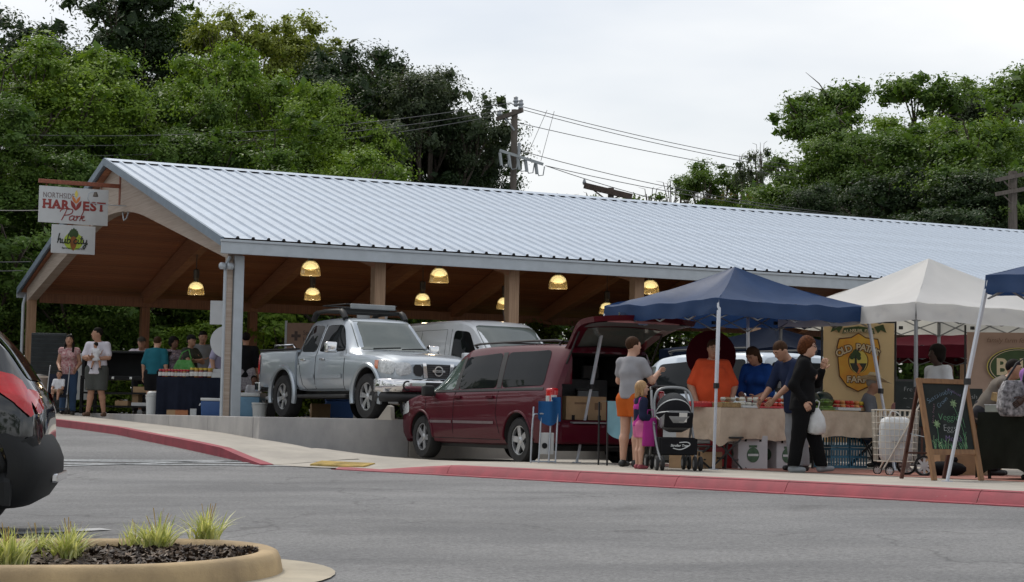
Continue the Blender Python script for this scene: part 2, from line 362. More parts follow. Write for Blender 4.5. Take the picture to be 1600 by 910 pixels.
# tactile ramp
troot = tag(link('tactile_paving', None), 'yellow studded paving at the dropped kerb', None, None, 'structure')
a0, a1 = KL[-1].lerp(KR[0], .50), KL[-1].lerp(KR[0], 1.30)
dn = Vector((.40, .92, 0))
def zramp(x, y):
    return zsurf(x, y) + .004
dome = MB().lathe([(.028, 0), (.024, .012), (.012, .016)], 6); dm = dome.build('stud', YELP, troot).data
bpy.data.objects.remove(bpy.data.objects['stud'])
for i in range(2):
    A = a0.lerp(a1, i / 2 + .005); B = a0.lerp(a1, (i + 1) / 2 - .005)
    m = MB(); q = [A + dn * .12, B + dn * .12, B + dn * .46, A + dn * .46]
    m.add([Vector((p.x, p.y, zramp(p.x, p.y) + .004)) for p in q] + [Vector((p.x, p.y, zramp(p.x, p.y) - .03)) for p in q], [(0, 1, 2, 3), (0, 4, 5, 1), (1, 5, 6, 2), (2, 6, 7, 3), (3, 7, 4, 0)])
    tile = m.build('tactile_slab', YELP, troot)
    st = MB()
    for a in range(12):
        for b_ in range(7):
            p = q[0].lerp(q[1], (a + .5) / 12) + dn * (.34 * (b_ + .5) / 7); st.lathe([(.026, 0), (.022, .012), (.01, .016)], 6, (p.x, p.y, zramp(p.x, p.y) + .003))
    tag(st.build('studs', YELP, tile), kind='stuff')

# --- painted lines on the road
def paint(name, a, b, wd, mt, label, lift=.008, nseg=10):
    a, b = Vector(a), Vector(b); d = (b - a).normalized(); nn = Vector((-d.y, d.x, 0)) * wd / 2; m = MB()
    m.grid(lambda u, v_: (lambda p: Vector((p.x, p.y, zroad(p.x, p.y) + lift)))(a.lerp(b, u) + nn * (2 * v_ - 1)), nseg, 1)
    return tag(m.build(name, mt), label, None, None, 'structure')
def gp(px, py):
    """point of the road seen in a pixel"""
    r = ray(px, py); Y = 20.
    for _ in range(60):
        p = pix(px, py, Y); z = zroad(p.x, p.y); Y += (p.z - z) / max(.02, -(r.z / r.y)) * .5
        Y = max(5, min(60, Y))
    p = pix(px, py, Y); return Vector((p.x, p.y, 0))
paint('painted_line', gp(-60, 839), gp(165, 828), .22, WHTP, 'white parking line beside the black car')
for i, (p0, p1) in enumerate((((92, 713), (440, 719)), ((92, 717), (450, 722)), ((90, 721), (470, 725)), ((90, 725), (490, 729)))):
    paint('crossing_line', gp(*p0), gp(*p1), .13, BLUP, ['faded pale crossing line nearest the red kerb', 'second faded pale crossing line from the red kerb', 'third faded pale crossing line from the red kerb', 'faded pale crossing line farthest from the red kerb'][i], nseg=16)

# --- pavilion pad with its retaining wall
PADV, PADS = -3.6, -.45
m = MB(); m.grid(lambda a, b: G(lerp(PADS + .3, 46, a), lerp(PADV + .3, 18.5, b), -.002), 12, 8)
tag(m.build('pavilion_floor', CONC), 'flat concrete floor of the pavilion', None, None, 'structure')
wr = thing('retaining_wall', 'grey stained concrete retaining wall holding up the pavilion floor', 'wall', G(PADS, PADV), UANG)
L0 = 0
for i, ln in enumerate((2.62, 3.2, 3.2, 3.2, 3.2, 3.2, 3.2, 3.2)):
    MB().b(L0 + .006, L0 + ln - .006, 0, .3, -1.0, .012 - .004 * (i % 2)).build('wall_panel', WALLC if i == 0 else concrete('concrete_wall_warm', (.40, .37, .33), .2, 1.3), wr, bevel=.012); L0 += ln
L0 = .306
for ln in (2.4, 2.4, 2.4, 2.4, 2.4):
    MB().b(-.0, .3, L0, L0 + ln - .012, -1.0, .010).build('side_panel', WALLC, wr, bevel=.012); L0 += ln
# ================================================================== pavilion
def wood(name, a, b, sc=(.6, 14, 14), rough=.55):
    return mat(name, a, rough, col2=b, scale=3.2, detail=7, stretch=sc, bump=.12, bscale=20)
ROOFM = mat('galvalume_roof', (.46, .525, .61), .5, metal=.3, var=.08, scale=1.5, detail=5)
TRIM = mat('grey_metal_trim', (.42, .46, .50), .45, metal=.3, var=.06)
DTRIM = mat('blue_grey_trim', (.17, .22, .28), .5, metal=.2, var=.1)
CEIL = [wood('ceiling_board_%s' % k, a, b, (.35, 9, 9)) for k, a, b in (('red', (.42, .17, .085), (.30, .11, .055)), ('brown', (.38, .155, .08), (.26, .10, .055)), ('amber', (.46, .20, .10), (.33, .13, .065)))]
BEAM = wood('glulam_beam', (.40, .19, .10), (.27, .115, .06), (.5, .5, 16))
PALE = wood('weathered_glulam', (.47, .39, .33), (.34, .26, .205), (.4, .4, 15))
POST = wood('timber_post', (.40, .26, .16), (.27, .155, .09), (10, 10, .5))
POSTD = wood('dark_timber_post', (.26, .12, .06), (.16, .07, .04), (10, 10, .5))
DARK = mat('dark_gap', (.02, .02, .022), .8)
ZE, ZR, WID, LEN = 3.214, 5.565, 17.02, 36.0
NB = 12
def sn(k): return .40 + 2.82 * k
def sf(k): return .24 + 2.98 * k
pav = thing('market_pavilion', 'long open timber market pavilion with pale standing-seam metal roof', 'pavilion', O, UANG)
HALF = WID / 2; SLOPE = math.hypot(HALF, ZR - ZE); ANG = math.atan2(ZR - ZE, HALF)
# near slope: every panel a part
roof = MB().b(.02, LEN, .03, HALF, -.012, -.002).build('roof', ROOFM, pav)
roof.data.transform(Matrix.Identity(4))
me = roof.data
for vtx in me.vertices: vtx.co = Vector((vtx.co.x, vtx.co.y, ZE + (ZR - ZE) * vtx.co.y / HALF + vtx.co.z))
PW = .292; pm = None; npan = int(LEN / PW)
prof = [(0, 0), (.206, 0), (.222, .040), (.262, .040), (.278, 0), (PW - .003, 0)]
def slope_pt(x, t, h, ext=.05):
    y = lerp(-ext, HALF - .02, t); nrm = Vector((0, -math.sin(ANG), math.cos(ANG)))
    return Vector((x, y, ZE + (ZR - ZE) * y / HALF)) + nrm * (h + .003)
for i in range(npan):
    if pm is None:
        m = MB(); nseg = 6
        m.add([slope_pt(x, j / nseg, h) for x, h in prof for j in range(nseg + 1)], [(a * 7 + j, (a + 1) * 7 + j, (a + 1) * 7 + j + 1, a * 7 + j + 1) for a in range(5) for j in range(nseg)])
        o = m.build('roof_panel', ROOFM, roof); pm = o.data
        m2 = MB(); m2.add([slope_pt(x, .001, h, .052) for x, h in ((.206, 0), (.222, .038), (.262, .038), (.278, 0))], [(0, 1, 2, 3)])
    else:
        o = link('roof_panel', pm, roof)
    o.location = (.03 + i * PW + random.uniform(-.002, .002), 0, random.uniform(-.0015, .0015))
m = MB()
for i in range(npan):
    x0 = .03 + i * PW
    m.add([slope_pt(x0 + x, 0, h, .046) for x, h in ((.206, -.004), (.222, .036), (.262, .036), (.278, -.004))], [(0, 1, 2, 3)])
    m.add([slope_pt(x0 + x, .985, h) for x, h in ((-.010, .002), (.206, .002), (.206, .034), (-.010, .034))], [(0, 1, 2, 3)])
tag(m.build('closure_strips', DARK, roof), kind='stuff')
far = MB().add([(0, HALF, ZR), (LEN, HALF, ZR), (LEN, WID + .05, ZE), (0, WID + .05, ZE), (0, HALF, ZR - .03), (LEN, HALF, ZR - .03), (LEN, WID + .05, ZE - .03), (0, WID + .05, ZE - .03)],
    [(0, 1, 2, 3), (7, 6, 5, 4), (0, 3, 7, 4), (1, 5, 6, 2), (3, 2, 6, 7)]).build('far_roof_slope', ROOFM, pav)
MB().add([(-.02, HALF - .22, ZR - .022), (-.02, HALF, ZR + .055), (-.02, HALF + .22, ZR - .012), (LEN, HALF - .22, ZR - .022), (LEN, HALF, ZR + .055), (LEN, HALF + .22, ZR - .012)],
    [(0, 1, 4, 3), (1, 2, 5, 4)]).build('ridge_cap', ROOFM, pav)
# gable edge trim, fascia, gutter
for y0, z0, y1, z1 in ((-.06, ZE - .02, HALF, ZR + .035), (WID + .06, ZE - .02, HALF, ZR + .035)):
    MB().bar((-.02, y0, z0 - .06), (-.02, y1, z1 - .06), .05, .16).build('gable_trim', DTRIM, pav)
MB().b(-.04, LEN, -.10, -.05, ZE - .30, ZE - .075).build('fascia', TRIM, pav, bevel=.008)
MB().b(-.05, LEN, -.13, -.045, ZE - .09, ZE - .045).build('gutter_lip', TRIM, pav, bevel=.008)
MB().b(-.04, LEN, WID + .05, WID + .10, ZE - .26, ZE - .05).build('far_fascia', TRIM, pav)
# ceiling boards on both slopes
ceil = MB().b(.05, LEN, HALF - .06, HALF + .06, ZR - .12, ZR - .10).build('ceiling', CEIL[1], pav)
BW = .145; nb = int((SLOPE - .05) / BW)
for side in (0, 1):
    for i in range(nb):
        d = .04 + i * BW; y = d * math.cos(ANG); z = ZE - .10 + d * math.sin(ANG)
        a = ANG if side == 0 else -ANG
        if side: y = WID - y
        o = MB().box((LEN / 2, 0, 0), (LEN - .12, BW - .012, .022)).build('ceiling_board', CEIL[random.randrange(3)], ceil)
        o.location = (0, y, z); o.rotation_euler = (a, 0, 0)
# posts and curved beams
def beam_prof(n=40):
    top, bot = [], []
    for i in range(n + 1):
        y = .36 + (WID - .72) * i / n; d = abs(y - HALF)
        zt = ZR - .14 - (ZR - ZE) / HALF * d
        k = (1.95) / HALF; rr = 2.6
        zb = ZR - 1.16 - (k * d if d > rr else k * (d * d / (2 * rr) + rr / 2)) + k * rr / 2
        zb = min(zb, zt - .22); top.append((y, zt)); bot.append((y, zb))
    return top, bot
TOP, BOT = beam_prof()
for k in range(NB):
    a, b = sn(k), sf(k); hw = .115; m = MB(); n = len(TOP)
    for sgn in (-1, 1):
        m.v += [(lerp(a, b, y / WID) + sgn * hw, y, z) for y, z in TOP] + [(lerp(a, b, y / WID) + sgn * hw, y, z) for y, z in BOT]
    for i in range(n - 1):
        m.f += [(i, i + 1, n + i + 1, n + i), (2 * n + i, 2 * n + i + 1, 3 * n + i + 1, 3 * n + i), (i, i + 1, 2 * n + i + 1, 2 * n + i), (n + i, n + i + 1, 3 * n + i + 1, 3 * n + i)]
    m.f += [(0, n, 3 * n, 2 * n), (n - 1, 2 * n - 1, 4 * n - 1, 3 * n - 1)]; m.m = [0] * len(m.f)
    m.build('beam', PALE if k == 0 else BEAM, pav)
    if k: MB().b(a - .11, a + .11, .34, .56, 0, ZE - .18).build('post', POST, pav, bevel=.01)
    MB().b(b - .11, b + .11, WID - .56, WID - .34, .0, ZE - .18).build('far_post', POST if k < 1 else POSTD, pav, bevel=.01)
    MB().b(b - .13, b + .13, WID - .58, WID - .32, 0, .12).build('post_shoe', TRIM, pav)
# corner post: timber with a steel channel and a downpipe
MB().b(sn(0) - .17, sn(0) - .06, .36, .50, 0, ZE - .2).build('corner_timber', PALE, pav, bevel=.008)
MB().b(sn(0) - .052, sn(0) + .13, .30, .50, 0, ZE - .29).build('corner_channel', TRIM, pav, bevel=.01)
MB().tube([(sn(0) - .22, .33, 0), (sn(0) - .22, .33, ZE - .5), (sn(0) - .15, .3, ZE - .32)], .03).build('downpipe', TRIM, pav, smooth=True)
MB().tube([(sf(0) - .2, WID - .4, 0), (sf(0) - .2, WID - .4, ZE - .45), (sf(0) - .1, WID - .2, ZE - .2)], .04).build('downpipe', TRIM, pav, smooth=True)
fl = MB().ball((sn(0) - .30, .25, ZE - .50), .075).ball((sn(0) - .16, .22, ZE - .50), .075).box((sn(0) - .2, .3, ZE - .46), (.2, .06, .05)).build('flood_lamp', TRIM, pav, smooth=True)
for vtop, name in ((WID - .62, 'eave_plate'),):
    MB().b(sn(0), LEN, vtop - .06, vtop + .06, ZE - .40, ZE - .16).build(name, POSTD, pav)

# ------------------------------------------------------------------ pendant lamps
AMB = mat('amber_glass', (.60, .50, .28), .12, trans=.8, var=.05, alpha=.5)
BULB = mat('lamp_glow', (1, .84, .45), .4, emit=1.4, var=0)
LMET = mat('lamp_bronze', (.10, .085, .07), .4, metal=.6)
def pendant(p, label):
    r = thing('pendant_lamp', label, 'lamp', p, 0, 'pendant lamps under the pavilion roof')
    MB().lathe([(.205, 0), (.21, .01), (.205, .08), (.19, .17), (.155, .245), (.10, .295), (.05, .31), (.048, .305), (.098, .288), (.150, .240), (.185, .168), (.199, .08), (.2, .005)], 20, caps=False).build('glass_dome', AMB, r, smooth=True)
    MB().lathe([(.03, .14), (.145, .15), (.165, .19), (.13, .25), (.05, .29)], 14).build('reflector', BULB, r, smooth=True)
    MB().lathe([(.06, .30), (.06, .38), (.075, .39), (.075, .60), (.05, .62)], 12).build('ballast_housing', LMET, r, smooth=True)
    MB().tube([(0, 0, .62), (0, 0, 1.05)], .012, 6).build('stem', LMET, r)
    pl = bpy.data.objects.new('bulb', bpy.data.lights.new('bulb', 'POINT')); COL.objects.link(pl); pl.parent = r; pl.location = (0, 0, -.05); pl.data.energy = 8; pl.data.color = (1, .78, .5); pl.data.shadow_soft_size = .08
for px, v, lab in ((485, 4.2, 'lit amber pendant lamp, highest of the pair over the pickup cab'), (686, 4.2, 'lit amber pendant lamp above the white cargo van, nearest the eave'), (872, 4.2, 'lit amber pendant lamp above the raised tailgate'), (1016, 4.2, 'lit amber pendant lamp just above the blue tent roof'),
                   (306, 12, 'lit amber pendant lamp left of the corner post'), (488, 12, 'lit amber pendant lamp, lower of the pair over the pickup cab'), (660, 12, 'lit amber pendant lamp low over the rear of the white cargo van'), (788, 12, 'lit amber pendant lamp half hidden behind a post'), (948, 12, 'lit amber pendant lamp beside the blue tent canopy, low')):
    pendant(on_v(px, v, 2.93), lab)

# ------------------------------------------------------------------ lettering helpers
def text_obj(name, s, size, mt, parent, loc, rot=(R(90), 0, 0), align='CENTER', offset=0, shear=0, sx=1, depth=.002, space=1):
    cu = bpy.data.curves.new(name, 'FONT'); cu.body = s; cu.size = size; cu.align_x = align; cu.extrude = depth; cu.offset = offset; cu.shear = shear; cu.space_character = space; cu.resolution_u = 3
    o = bpy.data.objects.new(name, cu); COL.objects.link(o)
    dg = bpy.context.evaluated_depsgraph_get(); me = bpy.data.meshes.new_from_object(o.evaluated_get(dg)); bpy.data.objects.remove(o); bpy.data.curves.remove(cu)
    me.materials.clear(); me.materials.append(mt); me.name = name
    o = link(name, me, parent, loc); o.rotation_euler = rot; o.scale = (sx, 1, 1)
    return o
def smooth_pts(P, n=6):
    P = [Vector((*p, 0)) if len(p) == 2 else Vector(p) for p in P]; out = []
    for i in range(len(P) - 1):
        a, b, c, d = P[max(i - 1, 0)], P[i], P[i + 1], P[min(i + 2, len(P) - 1)]
        for k in range(n):
            t = k / n; out.append(.5 * ((2 * b) + (c - a) * t + (2 * a - 5 * b + 4 * c - d) * t * t + (3 * b - a - 3 * c + d) * t ** 3))
    return out + [P[-1]]
STROKES = {
 'P': [[(.0, -.05), (.14, .5), (.25, 1.0)], [(-.22, .72), (-.1, .95), (.25, 1.05), (.62, .98), (.66, .72), (.45, .5), (.16, .42)]],
 'a': [[(.36, .36), (.2, .42), (.04, .26), (.06, .04), (.2, .02), (.34, .2), (.4, .42)], [(.39, .38), (.35, .1), (.44, 0), (.56, .12)]],
 'r': [[(0, .3), (.1, .42), (.08, .0)], [(.08, .12), (.18, .36), (.32, .42)]],
 'k': [[(.22, 1.05), (.12, .55), (.03, 0)], [(.08, .25), (.26, .45), (.28, .3), (.14, .22)], [(.14, .22), (.26, .02), (.42, .08)]],
 'h': [[(.18, .95), (.1, .5), (.02, 0)], [(.05, .2), (.2, .42), (.28, .34), (.25, .04), (.36, .06)]],
 'u': [[(.04, .4), (.03, .1), (.14, 0), (.28, .2), (.32, .42)], [(.32, .42), (.29, .06), (.4, .05)]],
 'b': [[(.16, .98), (.08, .5), (.04, .06), (.16, 0), (.3, .2), (.22, .4), (.08, .3)]],
 'c': [[(.34, .36), (.22, .43), (.06, .25), (.1, .04), (.24, .01), (.36, .12)]],
 'i': [[(.08, .4), (.05, .08), (.14, .02), (.22, .1)], [(.12, .56), (.13, .6)]],
 't': [[(.16, .75), (.08, .2), (.12, .02), (.24, .08)], [(0, .5), (.26, .52)]],
 'y': [[(.04, .42), (.03, .12), (.14, .04), (.28, .2), (.32, .42)], [(.32, .42), (.24, -.2), (.08, -.42), (0, -.3), (.2, -.08), (.42, .06)]],
}
ADV = dict(P=.5, a=.46, r=.3, k=.42, h=.38, u=.42, b=.34, c=.36, i=.22, t=.26, y=.44)
def script_text(name, s, size, mt, parent, fn, wd):
    m = MB(); x = 0
    for ch in s:
        if ch == ' ': x += .22; continue
        for st in STROKES[ch]:
            m.tube([fn((x + p.x) * size, p.y * size) for p in smooth_pts(st, 4)], wd, 5)
        x += ADV[ch]
    return m.build(name, mt, parent)

# ------------------------------------------------------------------ hanging sign
SIGNW = mat('sign_white', (.56, .58, .59), .5, var=.04)
RUST = mat('rust_red_steel', (.24, .075, .04), .6, var=.25, scale=20)
MAROON = mat('sign_maroon', (.27, .035, .03), .5, var=.08)
ORNG = mat('sign_orange', (.62, .20, .05), .5, var=.08); YEL = mat('sign_yellow', (.70, .58, .12), .5, var=.05)
LEAFG = mat('sign_lime', (.38, .50, .05), .5, var=.08); DKGRN = mat('sign_dark_green', (.035, .07, .02), .6, var=.2); INK = mat('sign_ink', (.02, .025, .015), .5)
GREYT = mat('sign_grey_lettering', (.16, .11, .11), .5)
SV = 8.0
pA, pB = on_v(61, SV, 4.6), on_v(169, SV, 4.6)
sA, sB = sv(pA.x, pA.y)[0], sv(pB.x, pB.y)[0]; Wd = sB - sA
zt = pix(61, 290, pA.y).z; zb = pix(61, 347, pA.y).z
sg = thing('hanging_sign', 'white hanging sign with maroon NORTHSIDE HARVEST Park lettering on a rust bracket', 'sign', G(sA, SV, zb), UANG)
Hs = zt - zb
MB().b(0, Wd, -.02, .02, 0, Hs).build('board', SIGNW, sg, bevel=.004)
arm_z = Hs + .06
MB().b(-.02, -sA + .189, -.04, .04, arm_z, arm_z + .085).b(-sA + .19, -sA + .28, -.05, .05, arm_z - .36, arm_z + .28).build('bracket', RUST, sg, bevel=.006)
for x in (.15, Wd - .15): MB().tube([(x, 0, Hs - .01), (x, 0, arm_z + .01)], .012, 6).build('hanger', RUST, sg)
yf = -.0235
text_obj('lettering', 'NORTHSIDE', .165 * Hs / .8, GREYT, sg, (.05 * Wd, yf, .69 * Hs), align='LEFT', sx=.74, space=1.05)
hs = .30 * Hs / .8
def slab(s, x0, x1, z, h):
    o = text_obj('lettering', s, h * 1.40, MAROON, sg, (x0, yf, z), align='LEFT', offset=.012 * h / .2, space=1.12)
    bb = [Vector(c) for c in o.bound_box]; wdt = max(c.x for c in bb) - min(c.x for c in bb); o.scale = ((x1 - x0) / wdt, 1, 1)
    sp_ = MB(); k = (x1 - x0) / len(s)
    for i, ch in enumerate(s):
        cx = x0 + k * (i + .5)
        if ch in 'HAR':
            for dx in (-.32, .30): sp_.b(cx + dx * k - .2 * k, cx + dx * k + .2 * k, yf - .003, yf + .003, z - .002, z + .13 * h)
        if ch == 'H':
            for dx in (-.32, .30): sp_.b(cx + dx * k - .2 * k, cx + dx * k + .2 * k, yf - .003, yf + .003, z + .87 * h, z + h + .002)
        if ch == 'T': sp_.b(cx - .24 * k, cx + .24 * k, yf - .003, yf + .003, z - .002, z + .13 * h)
    sp_.build('serifs', MAROON, o if False else sg)
slab('HAR', .05 * Wd, .435 * Wd, .40 * Hs, .24 * Hs); slab('EST', .625 * Wd, .955 * Wd, .40 * Hs, .24 * Hs)
def leaf_poly(cx, cz, w_, h_, tilt):
    P = []
    for i in range(9):
        t = i / 8; P.append((w_ * math.sin(math.pi * t) * .5, h_ * (t)))
    P += [(-x, z) for x, z in P[-2:0:-1]]
    c, s_ = math.cos(tilt), math.sin(tilt)
    return [(cx + x * c - z * s_, cz + x * s_ + z * c) for x, z in P]
def flat(poly, y0, y1): 
    return MB().prism(poly, y0, y1, fn=lambda x, z, y: Vector((x, y, z)))
vx = .53 * Wd
for (cz, hh, mt) in ((.37, .32, MAROON), (.56, .24, ORNG)):
    for sg_ in (-1, 1): flat(leaf_poly(vx, cz * Hs, .055 * Wd * (hh / .32), hh * Hs, -sg_ * .48), yf - .003, yf + .002).build('wheat_leaf', mt, sg)
flat(leaf_poly(vx, .72 * Hs, .045 * Wd, .22 * Hs, 0), yf - .004, yf + .002).build('wheat_leaf', YEL, sg)
script_text('script_lettering', 'Park', .30 * Hs, MAROON, sg, lambda x, z: Vector((.33 * Wd + x * 1.28 + z * .15, yf, .10 * Hs + z)), .011)
# goose-neck sign lamp
gl = thing('goose_neck_lamp', 'thin grey goose-neck lamp arm reaching in front of the white sign', 'lamp', G(0, SV, zb), UANG)
x1 = sn(0) - .12; zl = .52 * Hs
MB().tube([(x1, -.55, zl), (sA + .80 * Wd, -.5, zl), (sA + .66 * Wd, -.5, zl + .02), (sA + .62 * Wd, -.5, zl + .10), (sA + .63 * Wd, -.5, zl + .22), (sA + .67 * Wd, -.5, zl + .26), (sA + .73 * Wd, -.5, zl + .26)], .010, 6).build('arm', TRIM, gl, smooth=True)
MB().lathe([(.03, 0), (.06, -.09), (.055, -.1)], 10, (sA + .73 * Wd, -.5, zl + .26)).build('lamp_head', LMET, gl, smooth=True)
MB().tube([(x1 - .02, -.02, zl + .75), (x1 - .02, -.05, zl - .05), (x1 - .02, -.2, zl - .28), (x1 - .02, -.42, zl - .25), (x1, -.52, zl - .1), (x1, -.55, zl)], .016, 6).build('conduit', TRIM, gl, smooth=True)
# lower sign
p0, p1 = on_v(81, SV, 4), on_v(149, SV, 4); s0, s1 = sv(p0.x, p0.y)[0], sv(p1.x, p1.y)[0]; W2 = s1 - s0
za, zc = pix(81, 350.5, p0.y).z, pix(81, 395, p0.y).z; H2 = za - zc
s2 = thing('lower_hanging_sign', 'small white hanging sign with green hub city farmers market emblem', 'sign', G(s0, SV, zc), UANG)
MB().b(0, W2, -.018, .018, 0, H2).build('board', SIGNW, s2, bevel=.004)
for x in (.12, W2 - .12): MB().tube([(x, 0, H2 - .01), (x, 0, H2 + .06)], .01, 6).build('hanger', RUST, s2)
circ = [(.5 * W2 + .22 * W2 * math.cos(a), .44 * H2 + .31 * H2 * math.sin(a)) for a in (2 * math.pi * k / 28 for k in range(28))]
flat(circ, -.0205, -.016).build('emblem_disc', LEAFG, s2)
car = [(.5 * W2 + w_ * W2, h_ * H2) for w_, h_ in ((-.05, .62), (-.085, .45), (-.06, .25), (0, .09), (.06, .25), (.085, .45), (.05, .62))]
flat(car, -.0225, -.018).build('emblem_carrot', mat('carrot_brown', (.26, .09, .02), .6, var=.2), s2)
for i in range(9):
    a = -1.2 + 2.4 * i / 8
    flat(leaf_poly(.5 * W2, .62 * H2, .10 * W2, (.30 - .10 * abs(a)) * H2, -a), -.023 - .0003 * i, -.018).build('emblem_leaf', DKGRN, s2)
script_text('script_lettering', 'hub city', .36 * H2, INK, s2, lambda x, z: Vector((.13 * W2 + x * 1.14, -.026, .36 * H2 + z)), .0125)
text_obj('lettering', 'farmers', .12 * H2, INK, s2, (.36 * W2, -.024, .15 * H2)); text_obj('lettering', 'market', .12 * H2, INK, s2, (.66 * W2, -.024, .15 * H2))

# ------------------------------------------------------------------ road signs seen from behind, on a post behind the corner post
SB = mat('sign_back', (.50, .52, .54), .45, metal=.25, var=.05)
q = at(353, 35.3, 0)
rs = thing('road_sign', 'back of a square sign above a round sign on one post by the pavilion corner', 'sign', q, 0)
def px_box(px0, px1, py0, py1, Y):
    a, b = pix(px0, py0, Y), pix(px1, py1, Y); return a.x - q.x, b.x - q.x, b.z, a.z
xa, xb, z0, z1 = px_box(329, 379, 470, 508, 35.3)
MB().b(xa, xb, -.004, .004, z0, z1).build('square_plate', SB, rs)
xa, xb, z0, z1 = px_box(330, 377, 509, 560, 35.3)
MB().lathe([((z1 - z0) / 2, -.004), ((z1 - z0) / 2, .004)], 36, ((xa + xb) / 2, 0, (z0 + z1) / 2), 'y').build('round_plate', SB, rs)
MB().b(-.03, .03, .01, .06, 0, 2.2).build('post', mat('galvanised_post', (.30, .31, .32), .5, metal=.5), rs)
q = at(583, 33.5 + 2.5, 0); xa, xb, z0, z1 = px_box(558, 605, 481, 505, 36.0)
rs = thing('roof_sign_board', 'small white board fixed on the post above the pickup roof', 'sign', q, 0)
MB().b(xa, xb, .01, .025, z0, z1).build('plate', SB, rs); MB().b(-.02, .02, .03, .06, 0, z1 - .05).build('post', SB, rs)
# ================================================================== trees
def leaf_mat(name, dark, light, trans=.28):
    m = bpy.data.materials.new(name); m.use_nodes = True; t = m.node_tree; b = t.nodes['Principled BSDF']; L = t.links.new; o = t.nodes['Material Output']
    a = t.nodes.new('ShaderNodeAttribute'); a.attribute_name = 'tone'; rp = t.nodes.new('ShaderNodeValToRGB')
    rp.color_ramp.elements[0].color = (*dark, 1); rp.color_ramp.elements[1].color = (*light, 1); L(a.outputs['Fac'], rp.inputs['Fac'])
    L(rp.outputs['Color'], b.inputs['Base Color']); b.inputs['Roughness'].default_value = .55; b.inputs['Specular IOR Level'].default_value = .3
    tr = t.nodes.new('ShaderNodeBsdfTranslucent'); mu = t.nodes.new('ShaderNodeMixRGB'); mu.blend_type = 'MULTIPLY'; mu.inputs['Fac'].default_value = 1; mu.inputs['Color2'].default_value = (1.5, 1.5, .7, 1)
    L(rp.outputs['Color'], mu.inputs['Color1']); L(mu.outputs['Color'], tr.inputs['Color'])
    mix = t.nodes.new('ShaderNodeMixShader'); mix.inputs['Fac'].default_value = trans; L(b.outputs['BSDF'], mix.inputs[1]); L(tr.outputs['BSDF'], mix.inputs[2]); L(mix.outputs['Shader'], o.inputs['Surface'])
    return m
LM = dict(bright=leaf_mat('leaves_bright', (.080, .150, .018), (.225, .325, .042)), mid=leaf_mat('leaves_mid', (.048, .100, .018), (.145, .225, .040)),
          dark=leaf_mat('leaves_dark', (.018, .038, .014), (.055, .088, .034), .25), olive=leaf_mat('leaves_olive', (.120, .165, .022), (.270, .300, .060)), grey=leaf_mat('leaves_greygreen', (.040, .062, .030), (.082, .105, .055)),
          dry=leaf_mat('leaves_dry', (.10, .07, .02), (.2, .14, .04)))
BARK = mat('bark', (.075, .058, .045), .9, var=.4, scale=8, bump=.5)
def leaf_quads(C, N, size, rng, droop=0):
    """C centres, N normals-ish, returns V,F"""
    n = len(C); a = rng.normal(size=(n, 3)); a -= N * (a * N).sum(1, keepdims=True); a /= np.linalg.norm(a, axis=1, keepdims=True) + 1e-9
    b = np.cross(N, a); sz = size * rng.uniform(.6, 1.35, (n, 1)); L = a * sz; Wd = b * sz * .55
    V = np.empty((n, 4, 3)); V[:, 0] = C - L; V[:, 1] = C + Wd - N * sz * .12; V[:, 2] = C + L; V[:, 3] = C - Wd - N * sz * .12
    V[:, 2, 2] -= droop * sz[:, 0]
    return V.reshape(-1, 3), np.arange(4 * n).reshape(n, 4)
